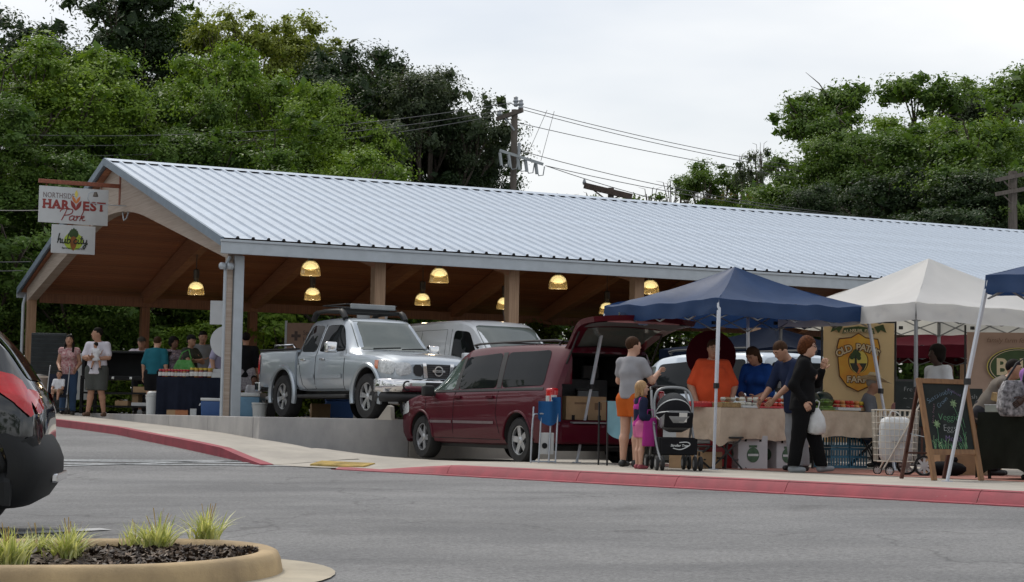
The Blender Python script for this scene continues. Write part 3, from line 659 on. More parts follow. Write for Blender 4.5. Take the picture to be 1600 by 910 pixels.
def crown(seed, lobes, nclus, per, size, spread, droop=.3, flat=.8, bumpy=.25, shell=.45):
    """lobes carry clumps of very uneven size; leaves sit round each clump and face outwards"""
    rng = np.random.default_rng(seed); lobes = np.array(lobes, float); wts = lobes[:, 3] ** 2.2; ns = max(12, nclus // 7); idx = rng.choice(len(lobes), ns, p=wts / wts.sum())
    d = rng.normal(size=(ns, 3)); d /= np.linalg.norm(d, axis=1, keepdims=True)
    r = lobes[idx, 3] * (rng.uniform(0, 1, ns) ** shell) * (1 + bumpy * .5 * rng.normal(size=ns).clip(-1.5, .7))
    cc = lobes[idx, :3] + d * r[:, None] * np.array([1, 1, flat]); rs = spread * rng.uniform(1.1, 2.9, ns) ** 1.0
    k = (per * nclus * rs ** 2 / (rs ** 2).sum()).astype(int).clip(6); ci = np.repeat(np.arange(ns), k); n = len(ci)
    asp = np.stack([rng.uniform(.7, 1.6, ns), rng.uniform(.7, 1.6, ns), rng.uniform(.4, .85, ns)], 1)[ci]; e = rng.normal(size=(n, 3)); e[:, 2] += .15; e /= np.linalg.norm(e, axis=1, keepdims=True); rad = rs[ci] * np.abs(rng.normal(size=n) * .55 + .25).clip(0, 1.02)
    # twigs: pull leaves into sprays
    tw = rng.integers(0, 14, n); tv = np.stack([np.sin(ci * 3.7 + tw * 2.1), np.cos(ci * 1.9 + tw * 4.3), np.sin(tw * 1.3 + ci * 2.7) * .8 + .2], 1); e = e * .8 + tv * .75; e /= np.linalg.norm(e, axis=1, keepdims=True)
    P = cc[ci] + e * rad[:, None] * asp
    N = rng.normal(size=(n, 3)) * .45 + np.array([0, 0, .35]) + e * .55 + d[ci] * .35; N /= np.linalg.norm(N, axis=1, keepdims=True)
    V, Fq = leaf_quads(P, N, size, rng, droop)
    # larger inner leaves, coloured darker, block the sky at the heart of every clump
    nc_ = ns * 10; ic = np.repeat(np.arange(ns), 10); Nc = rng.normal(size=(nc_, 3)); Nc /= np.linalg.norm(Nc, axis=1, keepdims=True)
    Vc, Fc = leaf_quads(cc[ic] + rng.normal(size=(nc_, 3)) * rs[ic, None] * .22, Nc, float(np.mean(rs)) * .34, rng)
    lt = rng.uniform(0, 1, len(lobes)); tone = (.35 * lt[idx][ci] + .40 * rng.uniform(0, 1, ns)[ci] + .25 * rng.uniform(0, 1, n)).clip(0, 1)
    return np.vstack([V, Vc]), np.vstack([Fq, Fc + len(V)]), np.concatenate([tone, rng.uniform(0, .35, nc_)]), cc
def blob(seed, n, rx, rz, cz, rmin, rmax):
    rng = np.random.default_rng(seed); out = []
    for i in range(n):
        a = rng.uniform(0, 2 * math.pi); h = rng.uniform(-1, 1); k = math.sqrt(max(.05, 1 - h * h)) * rng.uniform(.45, 1.12)
        out.append((rx * k * math.cos(a), rx * k * math.sin(a), cz + rz * h, rng.uniform(rmin, rmax)))
    return out
VAR = {}
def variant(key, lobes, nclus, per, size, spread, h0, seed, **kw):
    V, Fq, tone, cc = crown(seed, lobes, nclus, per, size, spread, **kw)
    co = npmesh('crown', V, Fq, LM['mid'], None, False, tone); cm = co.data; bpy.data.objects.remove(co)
    rng = random.Random(seed); m = MB(); top = max(l[2] for l in lobes); z0 = min(l[2] - l[3] for l in lobes)
    ax = [(0, 0, -.6), (.05, .03, z0 * .5), (.12, -.08, z0 + (top - z0) * .25), (.0, .1, z0 + (top - z0) * .6), (.1, 0, top)]
    m.tube(smooth_pts(ax, 4), list(np.linspace(h0, h0 * .18, 17)), 9)
    for l in lobes:
        zb = z0 * .6 + (l[2] - z0 * .6) * rng.uniform(.25, .55); a = Vector((.06, 0, zb)); b = Vector(l[:3])
        mid = a.lerp(b, .5) + Vector((rng.uniform(-.2, .2), rng.uniform(-.2, .2), -.12 * (b - a).length))
        r0 = h0 * .42; m.tube(smooth_pts([a, mid, b], 4), list(np.linspace(r0, r0 * .2, 9)), 6)
        for _ in range(4):
            c = b + Vector((rng.uniform(-1, 1), rng.uniform(-1, 1), rng.uniform(-.4, .9))) * l[3] * .9
            m.tube([mid.lerp(b, .6), b.lerp(c, .5) + Vector((0, 0, .1)), c], [r0 * .3, r0 * .2, r0 * .06], 5)
    to = m.build('trunk', BARK, None, smooth=True); tm = to.data; bpy.data.objects.remove(to)
    VAR[key] = (tm, cm, max(l[2] + l[3] * .85 for l in lobes), max(math.hypot(l[0], l[1]) + l[3] for l in lobes))
variant('broad', blob(1, 22, 3.6, 3.7, 7.0, .9, 1.9), 2000, 50, .052, .27, .22, 21, bumpy=.35)
variant('round', blob(2, 22, 3.1, 3.3, 6.2, .8, 1.8), 1900, 50, .050, .26, .19, 22, bumpy=.35)
variant('oak', blob(5, 26, 3.7, 3.5, 6.6, .8, 1.6), 2000, 52, .046, .26, .24, 23, bumpy=.4, shell=.55)
variant('airy', blob(7, 34, 2.0, 4.9, 8.3, .5, 1.0), 1400, 42, .052, .22, .11, 24, bumpy=.4, shell=.6, flat=1.2)
variant('umbrella', [(x * 1.15, y * 1.15, z, r) for x, y, z, r in blob(9, 20, 4.0, 1.5, 8.4, .6, 1.1)], 1100, 40, .050, .24, .20, 25, flat=.5, bumpy=.3)
variant('conifer', [(math.cos(i * 2.4) * (3.0 - .16 * i) * .62, math.sin(i * 2.4) * (3.0 - .16 * i) * .62, 2.6 + .6 * i, 1.8 - .055 * i) for i in range(17)], 2300, 48, .042, .32, .14, 26, flat=.5, droop=.6)
variant('sparse', blob(16, 17, 2.6, 3.2, 7.0, .4, .9), 330, 26, .075, .24, .20, 29, bumpy=.5, shell=.6)
variant('bush', blob(12, 14, 1.5, 1.1, 1.45, .5, .9), 800, 30, .055, .18, .06, 27, bumpy=.4)
variant('weed', blob(14, 11, 1.2, 1.3, 1.6, .3, .7), 420, 26, .075, .22, .05, 28, bumpy=.5)
def tree(key, kind, px, Y, top_py, label, wide=1.0, z0=None, group=None, cat='tree', name=None, rz=None, base_off=0):
    tm, cm, h, rad = VAR[key]
    g = at(px, Y, 0); s, v = sv(g.x, g.y); zg = (max(0, (v - 18) * .011) if z0 is None else z0) + base_off
    ztop = pix(px, top_py, Y).z; sc = max(.2, (ztop - zg) / h)
    r = thing(name or ('shrub' if key in ('bush', 'weed') else 'tree'), label, cat, (g.x, g.y, zg), random.uniform(0, 6.28) if rz is None else rz, group)
    r.scale = (sc * wide, sc * wide, sc)
    link('trunk', tm, r); c = link('crown', cm, r); c.material_slots[0].link = 'OBJECT'; c.material_slots[0].material = LM[kind]
    return r
TG = 'trees behind the pavilion'
# left wood
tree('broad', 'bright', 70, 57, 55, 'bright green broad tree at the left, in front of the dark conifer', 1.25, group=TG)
tree('round', 'dark', 138, 62, 130, 'dark-leaved tree between the bright left tree and the sign trees', .85, group=TG)  # dark leaf colour keeps the neighbouring crowns apart
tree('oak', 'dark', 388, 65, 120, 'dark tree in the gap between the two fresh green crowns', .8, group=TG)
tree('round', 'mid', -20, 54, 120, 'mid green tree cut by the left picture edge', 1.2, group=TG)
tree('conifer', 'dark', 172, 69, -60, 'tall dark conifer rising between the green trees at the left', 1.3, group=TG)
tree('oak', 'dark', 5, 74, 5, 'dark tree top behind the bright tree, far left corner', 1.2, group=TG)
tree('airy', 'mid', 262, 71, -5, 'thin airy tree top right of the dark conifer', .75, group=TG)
tree('airy', 'olive', 345, 66, 8, 'tall yellow-green airy tree, left of two behind the sign gable', 1.0, group=TG)
tree('airy', 'olive', 432, 68, 22, 'tall yellow-green airy tree, right of two behind the roof ridge', 1.0, group=TG)
tree('round', 'mid', 215, 59, 100, 'mid green round tree right above the sign', .95, group=TG)
tree('broad', 'bright', 322, 61, 66, 'fresh green broad tree above the gable peak', .82, group=TG)
tree('broad', 'bright', 450, 60, 112, 'fresh green broad tree above the left third of the roof', .95, group=TG)
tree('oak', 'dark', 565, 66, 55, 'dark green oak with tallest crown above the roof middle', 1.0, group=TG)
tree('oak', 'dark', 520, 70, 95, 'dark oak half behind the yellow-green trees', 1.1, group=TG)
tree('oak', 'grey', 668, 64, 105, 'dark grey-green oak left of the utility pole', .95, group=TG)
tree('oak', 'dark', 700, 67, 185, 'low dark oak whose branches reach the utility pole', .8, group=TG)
tree('round', 'bright', 528, 57, 225, 'small bright green tree just above the roof ridge', 1.25, group=TG)
tree('round', 'mid', 380, 57, 175, 'low mid green tree just behind the ridge near the gable', 1.3, group=TG)
tree('round', 'mid', 130, 54.5, 215, 'low mid green tree behind the hanging sign', 1.35, group=TG)
# middle distance
MG = 'low trees beyond the roof'
for px, Y, tp, key, kd, wd, lab in ((868, 95, 293, 'sparse', 'grey', 1.0, 'low pale tree top left of the leaning crossarm'), (905, 97, 291, 'sparse', 'mid', .9, 'wispy tree top right behind the leaning crossarm'), (1010, 92, 288, 'sparse', 'mid', 1.0, 'wispy tree right of the leaning crossarm'), (1062, 90, 275, 'sparse', 'grey', 1.0, 'loose grey-green tree above the middle of the ridge'),
                                (1105, 86, 250, 'airy', 'mid', 1.1, 'loose green tree, tallest of the low middle group'), (1145, 92, 268, 'sparse', 'dry', 1.0, 'loose brownish tree beside the thin tall tree'), (1186, 80, 215, 'sparse', 'grey', .5, 'thin tall lone tree left of the dense right wood')):
    tree(key, kd, px, Y, tp, lab, wd, group=MG)
# right wood
RG = 'trees of the right wood'
tree('umbrella', 'mid', 1450, 92, 118, 'tall flat-topped airy tree rising over the right wood', 1.15, group=RG)
tree('umbrella', 'grey', 1545, 96, 150, 'flat-topped tree top near the right corner', 1.1, group=RG)
tree('broad', 'mid', 1312, 74, 218, 'green tree at the left end of the right wood', 1.0, group=RG)
tree('oak', 'mid', 1360, 72, 200, 'green oak second from the left in the right wood', 1.1, group=RG)
tree('broad', 'bright', 1440, 76, 180, 'bright green tree below the flat-topped tree', 1.15, group=RG)
tree('round', 'mid', 1500, 70, 160, 'mid green tree left of the far utility pole', 1.3, group=RG)
tree('broad', 'bright', 1575, 74, 178, 'bright green tree behind the far utility pole', 1.2, group=RG)
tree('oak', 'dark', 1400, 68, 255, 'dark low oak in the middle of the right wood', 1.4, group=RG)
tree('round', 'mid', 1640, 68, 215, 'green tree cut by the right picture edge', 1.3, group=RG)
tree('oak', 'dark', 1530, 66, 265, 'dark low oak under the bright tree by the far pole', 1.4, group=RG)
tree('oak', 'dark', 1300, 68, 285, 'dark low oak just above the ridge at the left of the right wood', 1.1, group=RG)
# shrubs seen under the roof
SG = 'shrubs behind the pavilion'
rows = [(20, 55, 470, 'bush', 'mid'), (95, 54, 500, 'weed', 'mid'), (140, 53, 535, 'weed', 'bright'), (185, 52.5, 545, 'weed', 'bright'), (262, 55, 490, 'weed', 'mid'), (318, 53, 505, 'bush', 'bright'), (345, 56, 450, 'weed', 'bright'),
        (395, 53, 525, 'weed', 'bright'), (425, 53.5, 490, 'weed', 'bright'), (520, 55, 500, 'bush', 'mid'), (620, 56, 495, 'bush', 'dark'), (700, 56, 500, 'bush', 'mid'), (850, 55, 505, 'bush', 'mid'), (900, 54, 515, 'weed', 'mid'), (985, 56, 510, 'bush', 'mid'), (1160, 56, 515, 'weed', 'bright')]
wh = ['left of the first far post', 'behind the long-haired woman', 'behind the man with the baby', 'right of the man with the baby', 'behind the second far post', 'behind the grey-shirted man', 'above the round sign back', 'right of the corner post', 'behind the pickup bed', 'above the pickup bed', 'between pickup and cargo van roofs', 'over the cargo van roof', 'left of the open tailgate', 'beside the raised tailgate', 'under the blue tent edge', 'right of the orange shirt']
for (px, Y, tp, key, kd), w_ in zip(rows, wh):
    tree(key, kd, px, Y, tp, '%s green shrub %s' % ({'bright': 'light', 'mid': 'mid', 'dark': 'dark'}[kd], w_), 1.25, group=SG, cat='shrub')
# undergrowth: one dense mass nobody could count
rng = np.random.default_rng(5); lob = []
for i in range(260):
    s = rng.uniform(-26, 75); v = rng.uniform(21, 30); r = rng.uniform(1.2, 2.1); p = G(s, v); lob.append((p.x, p.y, rng.uniform(.3, 4.6) + (v - 21) * .1, r))
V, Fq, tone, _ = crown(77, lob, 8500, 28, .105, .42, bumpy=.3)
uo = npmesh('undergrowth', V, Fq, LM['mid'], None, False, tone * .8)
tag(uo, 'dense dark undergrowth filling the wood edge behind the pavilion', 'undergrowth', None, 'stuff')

# unseen leaf mass behind and left of camera, added to darken mirrored glass and paint
lob = []
for i in range(420):
    a_, zz_ = (rng.uniform(-75, 75), rng.uniform(-50, -42)) if i % 2 else (rng.uniform(-50, -38), rng.uniform(-45, 75)), rng.uniform(1, 19); lob.append((*a_, zz_, rng.uniform(2.2, 3.6)))
V, Fq, tone, _ = crown(78, lob, 4600, 9, .5, .9, bumpy=.3)
tag(npmesh('added_reflection_wood', V, Fq, LM['mid'], None, False, tone), 'unseen leaf mass added to darken reflections in car windows', 'wood', None, 'stuff')

# ------------------------------------------------------------------ utility poles and wires
PW_ = mat('pole_wood', (.12, .10, .085), .9, var=.3, scale=4, stretch=(8, 8, .6)); INS = mat('insulator_grey', (.32, .34, .36), .35); WIRE = mat('wire', (.10, .10, .10), .6); BOXM = mat('transformer_grey', (.33, .35, .36), .5, metal=.3)
def rod(m, a, b, r, n=6): return m.tube([a, b], r, n)
PB = at(795, 62, 0); ztop = pix(795, 163, 62).z
up = thing('utility_pole', 'weathered wooden utility pole with crossarm and grey switchgear behind the roof', 'utility pole', (PB.x, PB.y, 0))
MB().tube([(0, 0, -.5), (0, 0, ztop - .18)], [.13, .105], 12).build('pole', PW_, up, smooth=True)
zc1 = pix(795, 185, 62).z; arm = Vector((.80, -.60, 0)); sc_ = 62 / F_PX
MB().bar(-arm * 32 * sc_ * 1.1 + Vector((0, -.16, zc1)), arm * 14 * sc_ * 1.1 + Vector((0, -.16, zc1 + .22)), .10, .13).build('crossarm', PW_, up)
MB().bar(-arm * 18 * sc_ + Vector((0, -.16, zc1 + .02)), Vector((0, -.16, zc1 - .42)), .04).build('arm_brace', INS, up)
for x, z in ((-30 * sc_, zc1 - .02), (12 * sc_, zc1 + .25), (2 * sc_, ztop - .1)):
    o = MB().lathe([(.05, 0), (.09, .06), (.06, .12), (.10, .18), (.06, .26), (.08, .3), (.03, .34)], 10, (arm.x * x, arm.y * x - .1, z)).build('insulator', INS, up, smooth=True)
zc2 = pix(795, 244, 62).z
MB().bar((-22 * sc_, -.2, zc2 + .15), (54 * sc_ * .85, -.5, zc2 - .32), .10, .09).build('switch_arm', BOXM, up)
for k, x in enumerate((-22, -8, 6, 18, 34)):
    xx = x * sc_; zz = zc2 - .06 - .35 * (x + 22) / 76
    MB().tube([(xx, -.3, zz + .12), (xx + .06, -.3, zz - .30)], .055, 8).tube([(xx, -.3, zz - .1), (xx + .12, -.35, zz - .36), (xx + .26, -.35, zz - .34), (xx + .3, -.32, zz - .05)], .02, 5).build('fuse_cutout', BOXM, up)
MB().tube([(8 * sc_, -.3, zc2), (8 * sc_, -.3, zc2 + .4)], .05).build('arrester', INS, up)
# wires hang from pole to pole
def wire(name, a, b, sag, label, r=.012):
    a, b = Vector(a), Vector(b); m = MB(); P = [a.lerp(b, t) - Vector((0, 0, sag * 4 * t * (1 - t))) for t in np.linspace(0, 1, 25)]
    return tag(m.tube(P, r, 4).build(name, WIRE), label, 'wire', 'overhead power wires')
W = lambda px, py, Y: pix(px, py, Y)
wire('power_wire', W(798, 162, 62), W(1720, 292, 88), .9, 'topmost overhead wire running right from the pole top')
wire('power_wire', W(810, 170, 62), W(1720, 300, 88), .9, 'second overhead wire right of the pole, close under the topmost', )
wire('power_wire', W(800, 190, 62), W(1700, 320, 86), .6, 'third overhead wire right of the pole, from the crossarm')
wire('power_wire', W(800, 232, 62), W(1660, 345, 70), .8, 'lower wire leaving the pole switchgear, upper of three')
wire('power_wire', W(852, 259, 61), W(1660, 349, 70), .6, 'lower wire leaving the pole switchgear, middle of three')
wire('power_wire', W(852, 259, 61), W(1660, 341, 70), 1.2, 'lower wire leaving the pole switchgear, lowest of three')
wire('power_wire', W(797, 161, 62), W(-120, 205, 52), .5, 'topmost overhead wire left of the pole, in front of the oaks')
wire('power_wire', W(790, 172, 62), W(-120, 222, 52), .5, 'second overhead wire left of the pole, in front of the oaks')
wire('power_wire', W(765, 183, 62), W(-120, 240, 52), .5, 'third overhead wire left of the pole, from the crossarm')
wire('power_wire', W(855, 172, 61.9), W(825, 240, 61.6), .0, 'near vertical dropper wire, left of two beside the pole', .008)
wire('power_wire', W(866, 174, 61.9), W(845, 252, 61.6), .0, 'near vertical dropper wire, right of two beside the pole', .008)
wire('power_wire', W(-60, 327, 48), W(62, 329, 45), .02, 'pale service wire ending at the white hanging sign', .012)
wire('power_wire', W(-60, 408, 49), W(48, 409, 49), .02, 'pale service wire, upper of two at the far eave corner', .012)
wire('power_wire', W(-60, 422, 49), W(36, 423, 49), .02, 'pale service wire, lower of two at the far eave corner', .012)
# leaning crossarm pole and far pole
p2 = at(949, 66, 0); z2 = pix(949, 296, 66).z
lp = thing('leaning_utility_pole', 'top of a dark utility pole with a tilted crossarm peeking over the ridge', 'utility pole', (p2.x, p2.y, 0))
MB().tube([(0, 0, -.5), (0, 0, z2 + .05)], [.17, .11], 10).build('pole', PW_, lp, smooth=True)
MB().bar(pix(912, 291, 66) - p2 + Vector((0, -.2, 0)), pix(987, 309, 66) - p2 + Vector((0, -.2, 0)), .12, .20).build('crossarm', mat('pole_wood_dark', (.07, .05, .04), .9, var=.3), lp)
MB().bar(pix(925, 297, 66) - p2 + Vector((0, -.2, 0)), pix(946, 312, 66) - p2 + Vector((0, -.1, 0)), .04).bar(pix(972, 306, 66) - p2 + Vector((0, -.2, 0)), pix(952, 314, 66) - p2 + Vector((0, -.1, 0)), .04).build('arm_brace', PW_, lp)
MB().lathe([(.05, 0), (.07, .08), (.03, .2)], 8, pix(913, 289, 66) - p2).build('insulator', INS, lp)
p3 = at(1582, 63, 0); z3 = pix(1582, 268, 63).z
fp = thing('far_utility_pole', 'wooden utility pole with two crossarms against the right wood', 'utility pole', (p3.x, p3.y, 0))
MB().tube([(0, 0, -.5), (0, 0, z3)], [.19, .14], 10).build('pole', PW_, fp, smooth=True)
for y0, y1 in ((283, 268), (305, 292)):
    MB().bar(pix(1553, y0, 63) - p3 + Vector((0, -.2, 0)), pix(1625, y1, 63) - p3 + Vector((0, -.2, 0)), .11, .13).build('crossarm', PW_, fp)
    MB().bar(pix(1566, y0 + 2, 63) - p3 + Vector((0, -.2, 0)), pix(1580, y0 + 14, 63) - p3 + Vector((0, -.1, 0)), .04).build('arm_brace', PW_, fp)
# ================================================================== vehicles
def paintm(name, col, metal=.3, rough=.32, var=.02): return mat(name, col, rough, metal=metal, var=var, coat=.8, scale=2)
GLASS = mat('dark_glass', (.010, .012, .013), .02, spec=.08, var=0)
GLASSC = mat('windscreen_glass', (.10, .12, .11), .05, spec=1.0, var=.05)
TYRE = mat('tyre_rubber', (.018, .018, .019), .85, var=.2, scale=20); RIM = mat('alloy', (.52, .53, .55), .3, metal=.8, var=.05); BLK = mat('black_plastic', (.016, .016, .017), .55, var=.15); CHR = mat('chrome', (.75, .75, .76), .12, metal=1, var=.02)
LAMPR = mat('tail_lamp_red', (.50, .006, .010), .12, coat=.5, var=.18, scale=5, detail=2, stretch=(1, 1, 3)); LAMPC = mat('head_lamp_clear', (.52, .54, .55), .1, coat=1, var=.25, scale=30); LAMPO = mat('marker_orange', (.6, .18, .08), .2, coat=1)
SEAM = mat('panel_gap', (.008, .008, .009), .9, var=0); CABIN = mat('cabin_dark', (.022, .021, .021), .9, var=.2)
SECT = 14
def section(w, z0, zb, zr, wr, round_=.07):
    dz = min(round_, .45 * max(.01, zr - zb)); P = [(0, z0), (.78 * w, z0), (.93 * w, z0 + .025), (.985 * w, z0 + .12), (w, lerp(z0, zb, .45)), (.995 * w, lerp(z0, zb, .72)), (.98 * w, zb - .045), (.955 * w, zb)]
    a = Vector((.955 * w, zb)); b = Vector((wr, zr - dz))
    for t in (.3, .62): q = a.lerp(b, t); P.append((q.x + .012 * math.sin(math.pi * t), q.y))
    P += [(wr, zr - dz), (wr * .93, zr - dz * .38), (wr * .72, zr - dz * .06), (0, zr + .012)]
    return P
def pchip(xs, ys, x):
    xs = np.array(xs, float); ys = np.array(ys, float); h = np.diff(xs); d = np.diff(ys) / h; m = np.zeros_like(ys)
    for i in range(1, len(xs) - 1):
        if d[i - 1] * d[i] > 0: w1 = 2 * h[i] + h[i - 1]; w2 = h[i] + 2 * h[i - 1]; m[i] = (w1 + w2) / (w1 / d[i - 1] + w2 / d[i])
    m[0], m[-1] = d[0], d[-1]
    k = np.clip(np.searchsorted(xs, x) - 1, 0, len(xs) - 2); t = (x - xs[k]) / h[k]
    return (2 * t**3 - 3 * t**2 + 1) * ys[k] + (t**3 - 2 * t**2 + t) * h[k] * m[k] + (-2 * t**3 + 3 * t**2) * ys[k + 1] + (t**3 - t**2) * h[k] * m[k + 1]
def body_loft(st, n=90):
    """st: rows (x, half width, sill z, belt z, roof z, roof half width)"""
    st = np.array(st, float); xs = np.unique(np.concatenate([np.linspace(st[0, 0], st[-1, 0], n), st[:, 0]])); rings = []
    cols = [pchip(st[:, 0], st[:, k], xs) for k in range(1, 6)]
    for i, x in enumerate(xs):
        P = section(*(c[i] for c in cols)); rings.append([(x, y, z) for y, z in P] + [(x, -y, z) for y, z in P[-2:0:-1]])
    return MB().loft(rings)
class Car:
    def __init__(s, name, label, loc, heading, group=None):
        s.r = thing(name, label, {'pickup_truck': 'pickup', 'cargo_van': 'van', 'minivan': 'minivan', 'crossover_car': 'car', 'parked_minivan': 'minivan'}.get(name, 'car'), loc, heading, group)
    def body(s, st, paint, arches=(), ra=.40, extra=None, name='body', n=90, cut_in=.30, bvh=True):
        m = body_loft(st, n); o = m.build(name, [paint, CABIN], s.r, smooth=28)
        if bvh:
            bm = bmesh.new(); bm.from_mesh(o.data); s.bvh = BVHTree.FromBMesh(bm); bm.free()
        cs = []
        for x, z in arches:
            for sg in (-1, 1):
                w_ = 1.2; c = MB().lathe([(ra, sg * (.9 - cut_in)), (ra, sg * 1.4)], 36, (x, 0, z), 'y').build('cut', [CABIN], None); c.parent = s.r; cs.append(c)
        for e in extra or []: c = e.build('cut', [CABIN], None); c.parent = s.r; cs.append(c)
        if cs: boolean(o, cs)
        o.data.polygons.foreach_set('use_smooth', [True] * len(o.data.polygons)); o.data.set_sharp_from_angle(angle=R(28))
        return o
    def hit(s, a, b, d):
        """d: L,R side (a=x,b=z); F,B end (a=y,b=z); T top (a=x,b=y)"""
        o, v = {'L': ((a, 3, b), (0, -1, 0)), 'R': ((a, -3, b), (0, 1, 0)), 'F': ((6, a, b), (-1, 0, 0)), 'B': ((-6, a, b), (1, 0, 0)), 'T': ((a, b, 4), (0, 0, -1))}[d]
        h = s.bvh.ray_cast(Vector(o), Vector(v))
        if h[0] is None: return None, None
        nrm = h[1] if h[1].dot(Vector(v)) < 0 else -h[1]
        return h[0], nrm
    def decal(s, name, poly, d, mt, parent=None, off=.004, rnd=2, nr=10, nc=10, smooth=True):
        P = [Vector(p) for p in poly]
        for _ in range(rnd):
            Q = []
            for i in range(len(P)):
                a, b = P[i], P[(i + 1) % len(P)]; l = (b - a).length; k = min(.25, .05 / max(l, 1e-6)) if rnd else .25; Q += [a.lerp(b, k), a.lerp(b, 1 - k)]
            P = Q
        zs = sorted(set(round(p.y, 5) for p in P)); zz = sorted(set(zs + list(np.linspace(zs[0], zs[-1], nr + 1)))); m = MB(); prev = None; vs = []; ok = []
        for z in zz:
            xs = []
            zc = min(max(z, zs[0] + 1e-5), zs[-1] - 1e-5)
            for i in range(len(P)):
                a, b = P[i], P[(i + 1) % len(P)]
                if (a.y - zc) * (b.y - zc) <= 0 and abs(a.y - b.y) > 1e-9: xs.append(a.x + (b.x - a.x) * (zc - a.y) / (b.y - a.y))
            if len(xs) < 2: continue
            row = []
            for j in range(nc + 1):
                aa = lerp(min(xs), max(xs), j / nc); h, nrm = s.hit(aa, zc, d); tries = 0
                while h is None and tries < 12: aa *= .99; tries += 1; h, nrm = s.hit(aa, zc, d)
                row.append(None if h is None else h + nrm * off)
            if None in row: continue
            vs.append(row)
        if len(vs) < 2: return None
        m.add([p for r in vs for p in r], [(i * (nc + 1) + j, i * (nc + 1) + j + 1, (i + 1) * (nc + 1) + j + 1, (i + 1) * (nc + 1) + j) for i in range(len(vs) - 1) for j in range(nc)])
        return m.build(name, mt, parent or s.r, smooth=smooth, fix=False)
    def line(s, name, pts, d, mt, r=.006, parent=None, off=0.0, n=5):
        out = []
        for a, b in zip(pts, pts[1:]):
            k = max(2, int(math.hypot(a[0] - b[0], a[1] - b[1]) / .08))
            for i in range(k):
                h, nr = s.hit(lerp(a[0], b[0], i / k), lerp(a[1], b[1], i / k), d)
                if h is not None: out.append(h + nr * off)
        h, nr = s.hit(*pts[-1], d)
        if h is not None: out.append(h + nr * off)
        if len(out) > 1: return MB().tube(out, r, n).build(name, mt, parent or s.r)
    def wheel(s, x, y, r, wd, spokes=6, sw=.09, twin=False, rimr=.66, rm=None):
        sg = 1 if y > 0 else -1; rr = r * rimr
        t = MB().lathe([(rr * .96, -wd * .42), (rr, -wd / 2), (r * .93, -wd / 2), (r, -wd * .36), (r * 1.005, 0), (r, wd * .36), (r * .93, wd / 2), (rr, wd / 2), (rr * .96, wd * .42)], 36, (0, 0, 0), 'y', caps=False).build('wheel', TYRE, s.r, smooth=50)
        t.location = (x, y, r); t.rotation_euler = (0, random.uniform(0, 6), 0)
        MB().lathe([(rr * .97, sg * -wd * .1), (rr * .97, sg * wd * .05)], 28, (0, 0, 0), 'y').build('rim_well', BLK, t)
        m = MB(); yo = sg * wd * .36
        m.lathe([(rr * 1.0, yo - sg * .03), (rr * 1.0, yo + sg * .015), (rr * .90, yo + sg * .012), (rr * .88, yo - sg * .03)], 32, (0, 0, 0), 'y', caps=False)
        m.lathe([(rr * .24, yo - sg * .06), (rr * .24, yo), (rr * .12, yo + sg * .012)], 14, (0, 0, 0), 'y')
        for k in range(spokes):
            for da in ((-.11, .11) if twin else (0,)):
                a = 2 * math.pi * k / spokes; b = a + da
                m.bar((math.cos(a) * rr * .15, yo - sg * .02, math.sin(a) * rr * .15), (math.cos(b) * rr * .95, yo - sg * .012, math.sin(b) * rr * .95), sw * rr / .26, .03, up=(0, 1, 0))
        m.build('rim', rm or RIM, t, smooth=30)
        return t
    def arch(s, x, z, ra, mt, r=.03, a0=0, a1=180, side=(1, -1), y=None, name='wheel_arch'):
        for sg in side:
            P = []
            for k in range(25):
                a = R(lerp(a0, a1, k / 24)); xx, zz = x + ra * math.cos(a), z + ra * math.sin(a)
                h, nr = s.hit(xx, zz, 'L' if sg > 0 else 'R')
                P.append(Vector((xx, (y * sg if y else (h.y if h is not None else .9 * sg)), zz)))
            MB().tube(P, r, 7).build(name, mt, s.r, smooth=True)
    def mirror(s, x, y, z, mt, sg, sz=(.10, .20, .16)):
        m = MB().box((x, y + sg * .10, z), sz); o = m.build('mirror', mt, s.r, smooth=60, bevel=.035, seg=3)
        MB().bar((x, y - sg * .03, z - .05), (x, y + sg * .05, z - .05), .05).build('mirror_arm', BLK, o); return o

# ------------------------------------------------------------------ silver pickup
SILV = paintm('silver_paint', (.42, .47, .52), .45, .3)
Lh, Rh = [], []
pf = at(581, 32.0, 0); HEADT = math.atan2(-VD.y, -VD.x)       # faces out of the pavilion
HEADT += R(6.2); fwd = Vector((math.cos(HEADT), math.sin(HEADT), 0)); rightside = Vector((fwd.y, -fwd.x, 0))
pc = Vector((pf.x, pf.y, 0)) - fwd * 1.6 - rightside * .78
tr = Car('pickup_truck', 'silver crew-cab pickup with roof rack parked at the wall edge', pc, HEADT)
st = [(-1.10, .86, .50, 1.12, 1.70, .60), (-1.04, .895, .48, 1.14, 1.73, .62), (-.85, .90, .47, 1.145, 1.765, .63), (-.2, .905, .46, 1.14, 1.785, .64), (.28, .905, .46, 1.13, 1.765, .63), (.40, .905, .46, 1.125, 1.725, .62), (.70, .905, .46, 1.12, 1.47, .66), (1.02, .905, .46, 1.115, 1.19, .74), (1.12, .905, .47, 1.105, 1.165, .76),
      (1.6, .91, .5, 1.08, 1.145, .74), (2.0, .90, .52, 1.02, 1.10, .72), (2.22, .87, .50, .96, 1.05, .70), (2.36, .80, .50, .90, .99, .66), (2.42, .70, .52, .84, .93, .58)]
tr.body(st, SILV, [(1.6, .42)], .47, name='cab_body')
bed = body_loft([(-2.72, .86, .58, 1.18, 1.215, .82), (-2.68, .88, .55, 1.20, 1.235, .85), (-1.9, .905, .52, 1.20, 1.235, .86), (-1.12, .905, .50, 1.20, 1.235, .86)], 40).build('cargo_bed', [SILV, CABIN], tr.r, smooth=28)
bm = bmesh.new(); bm.from_mesh(bed.data); bv_bed = BVHTree.FromBMesh(bm); bm.free()
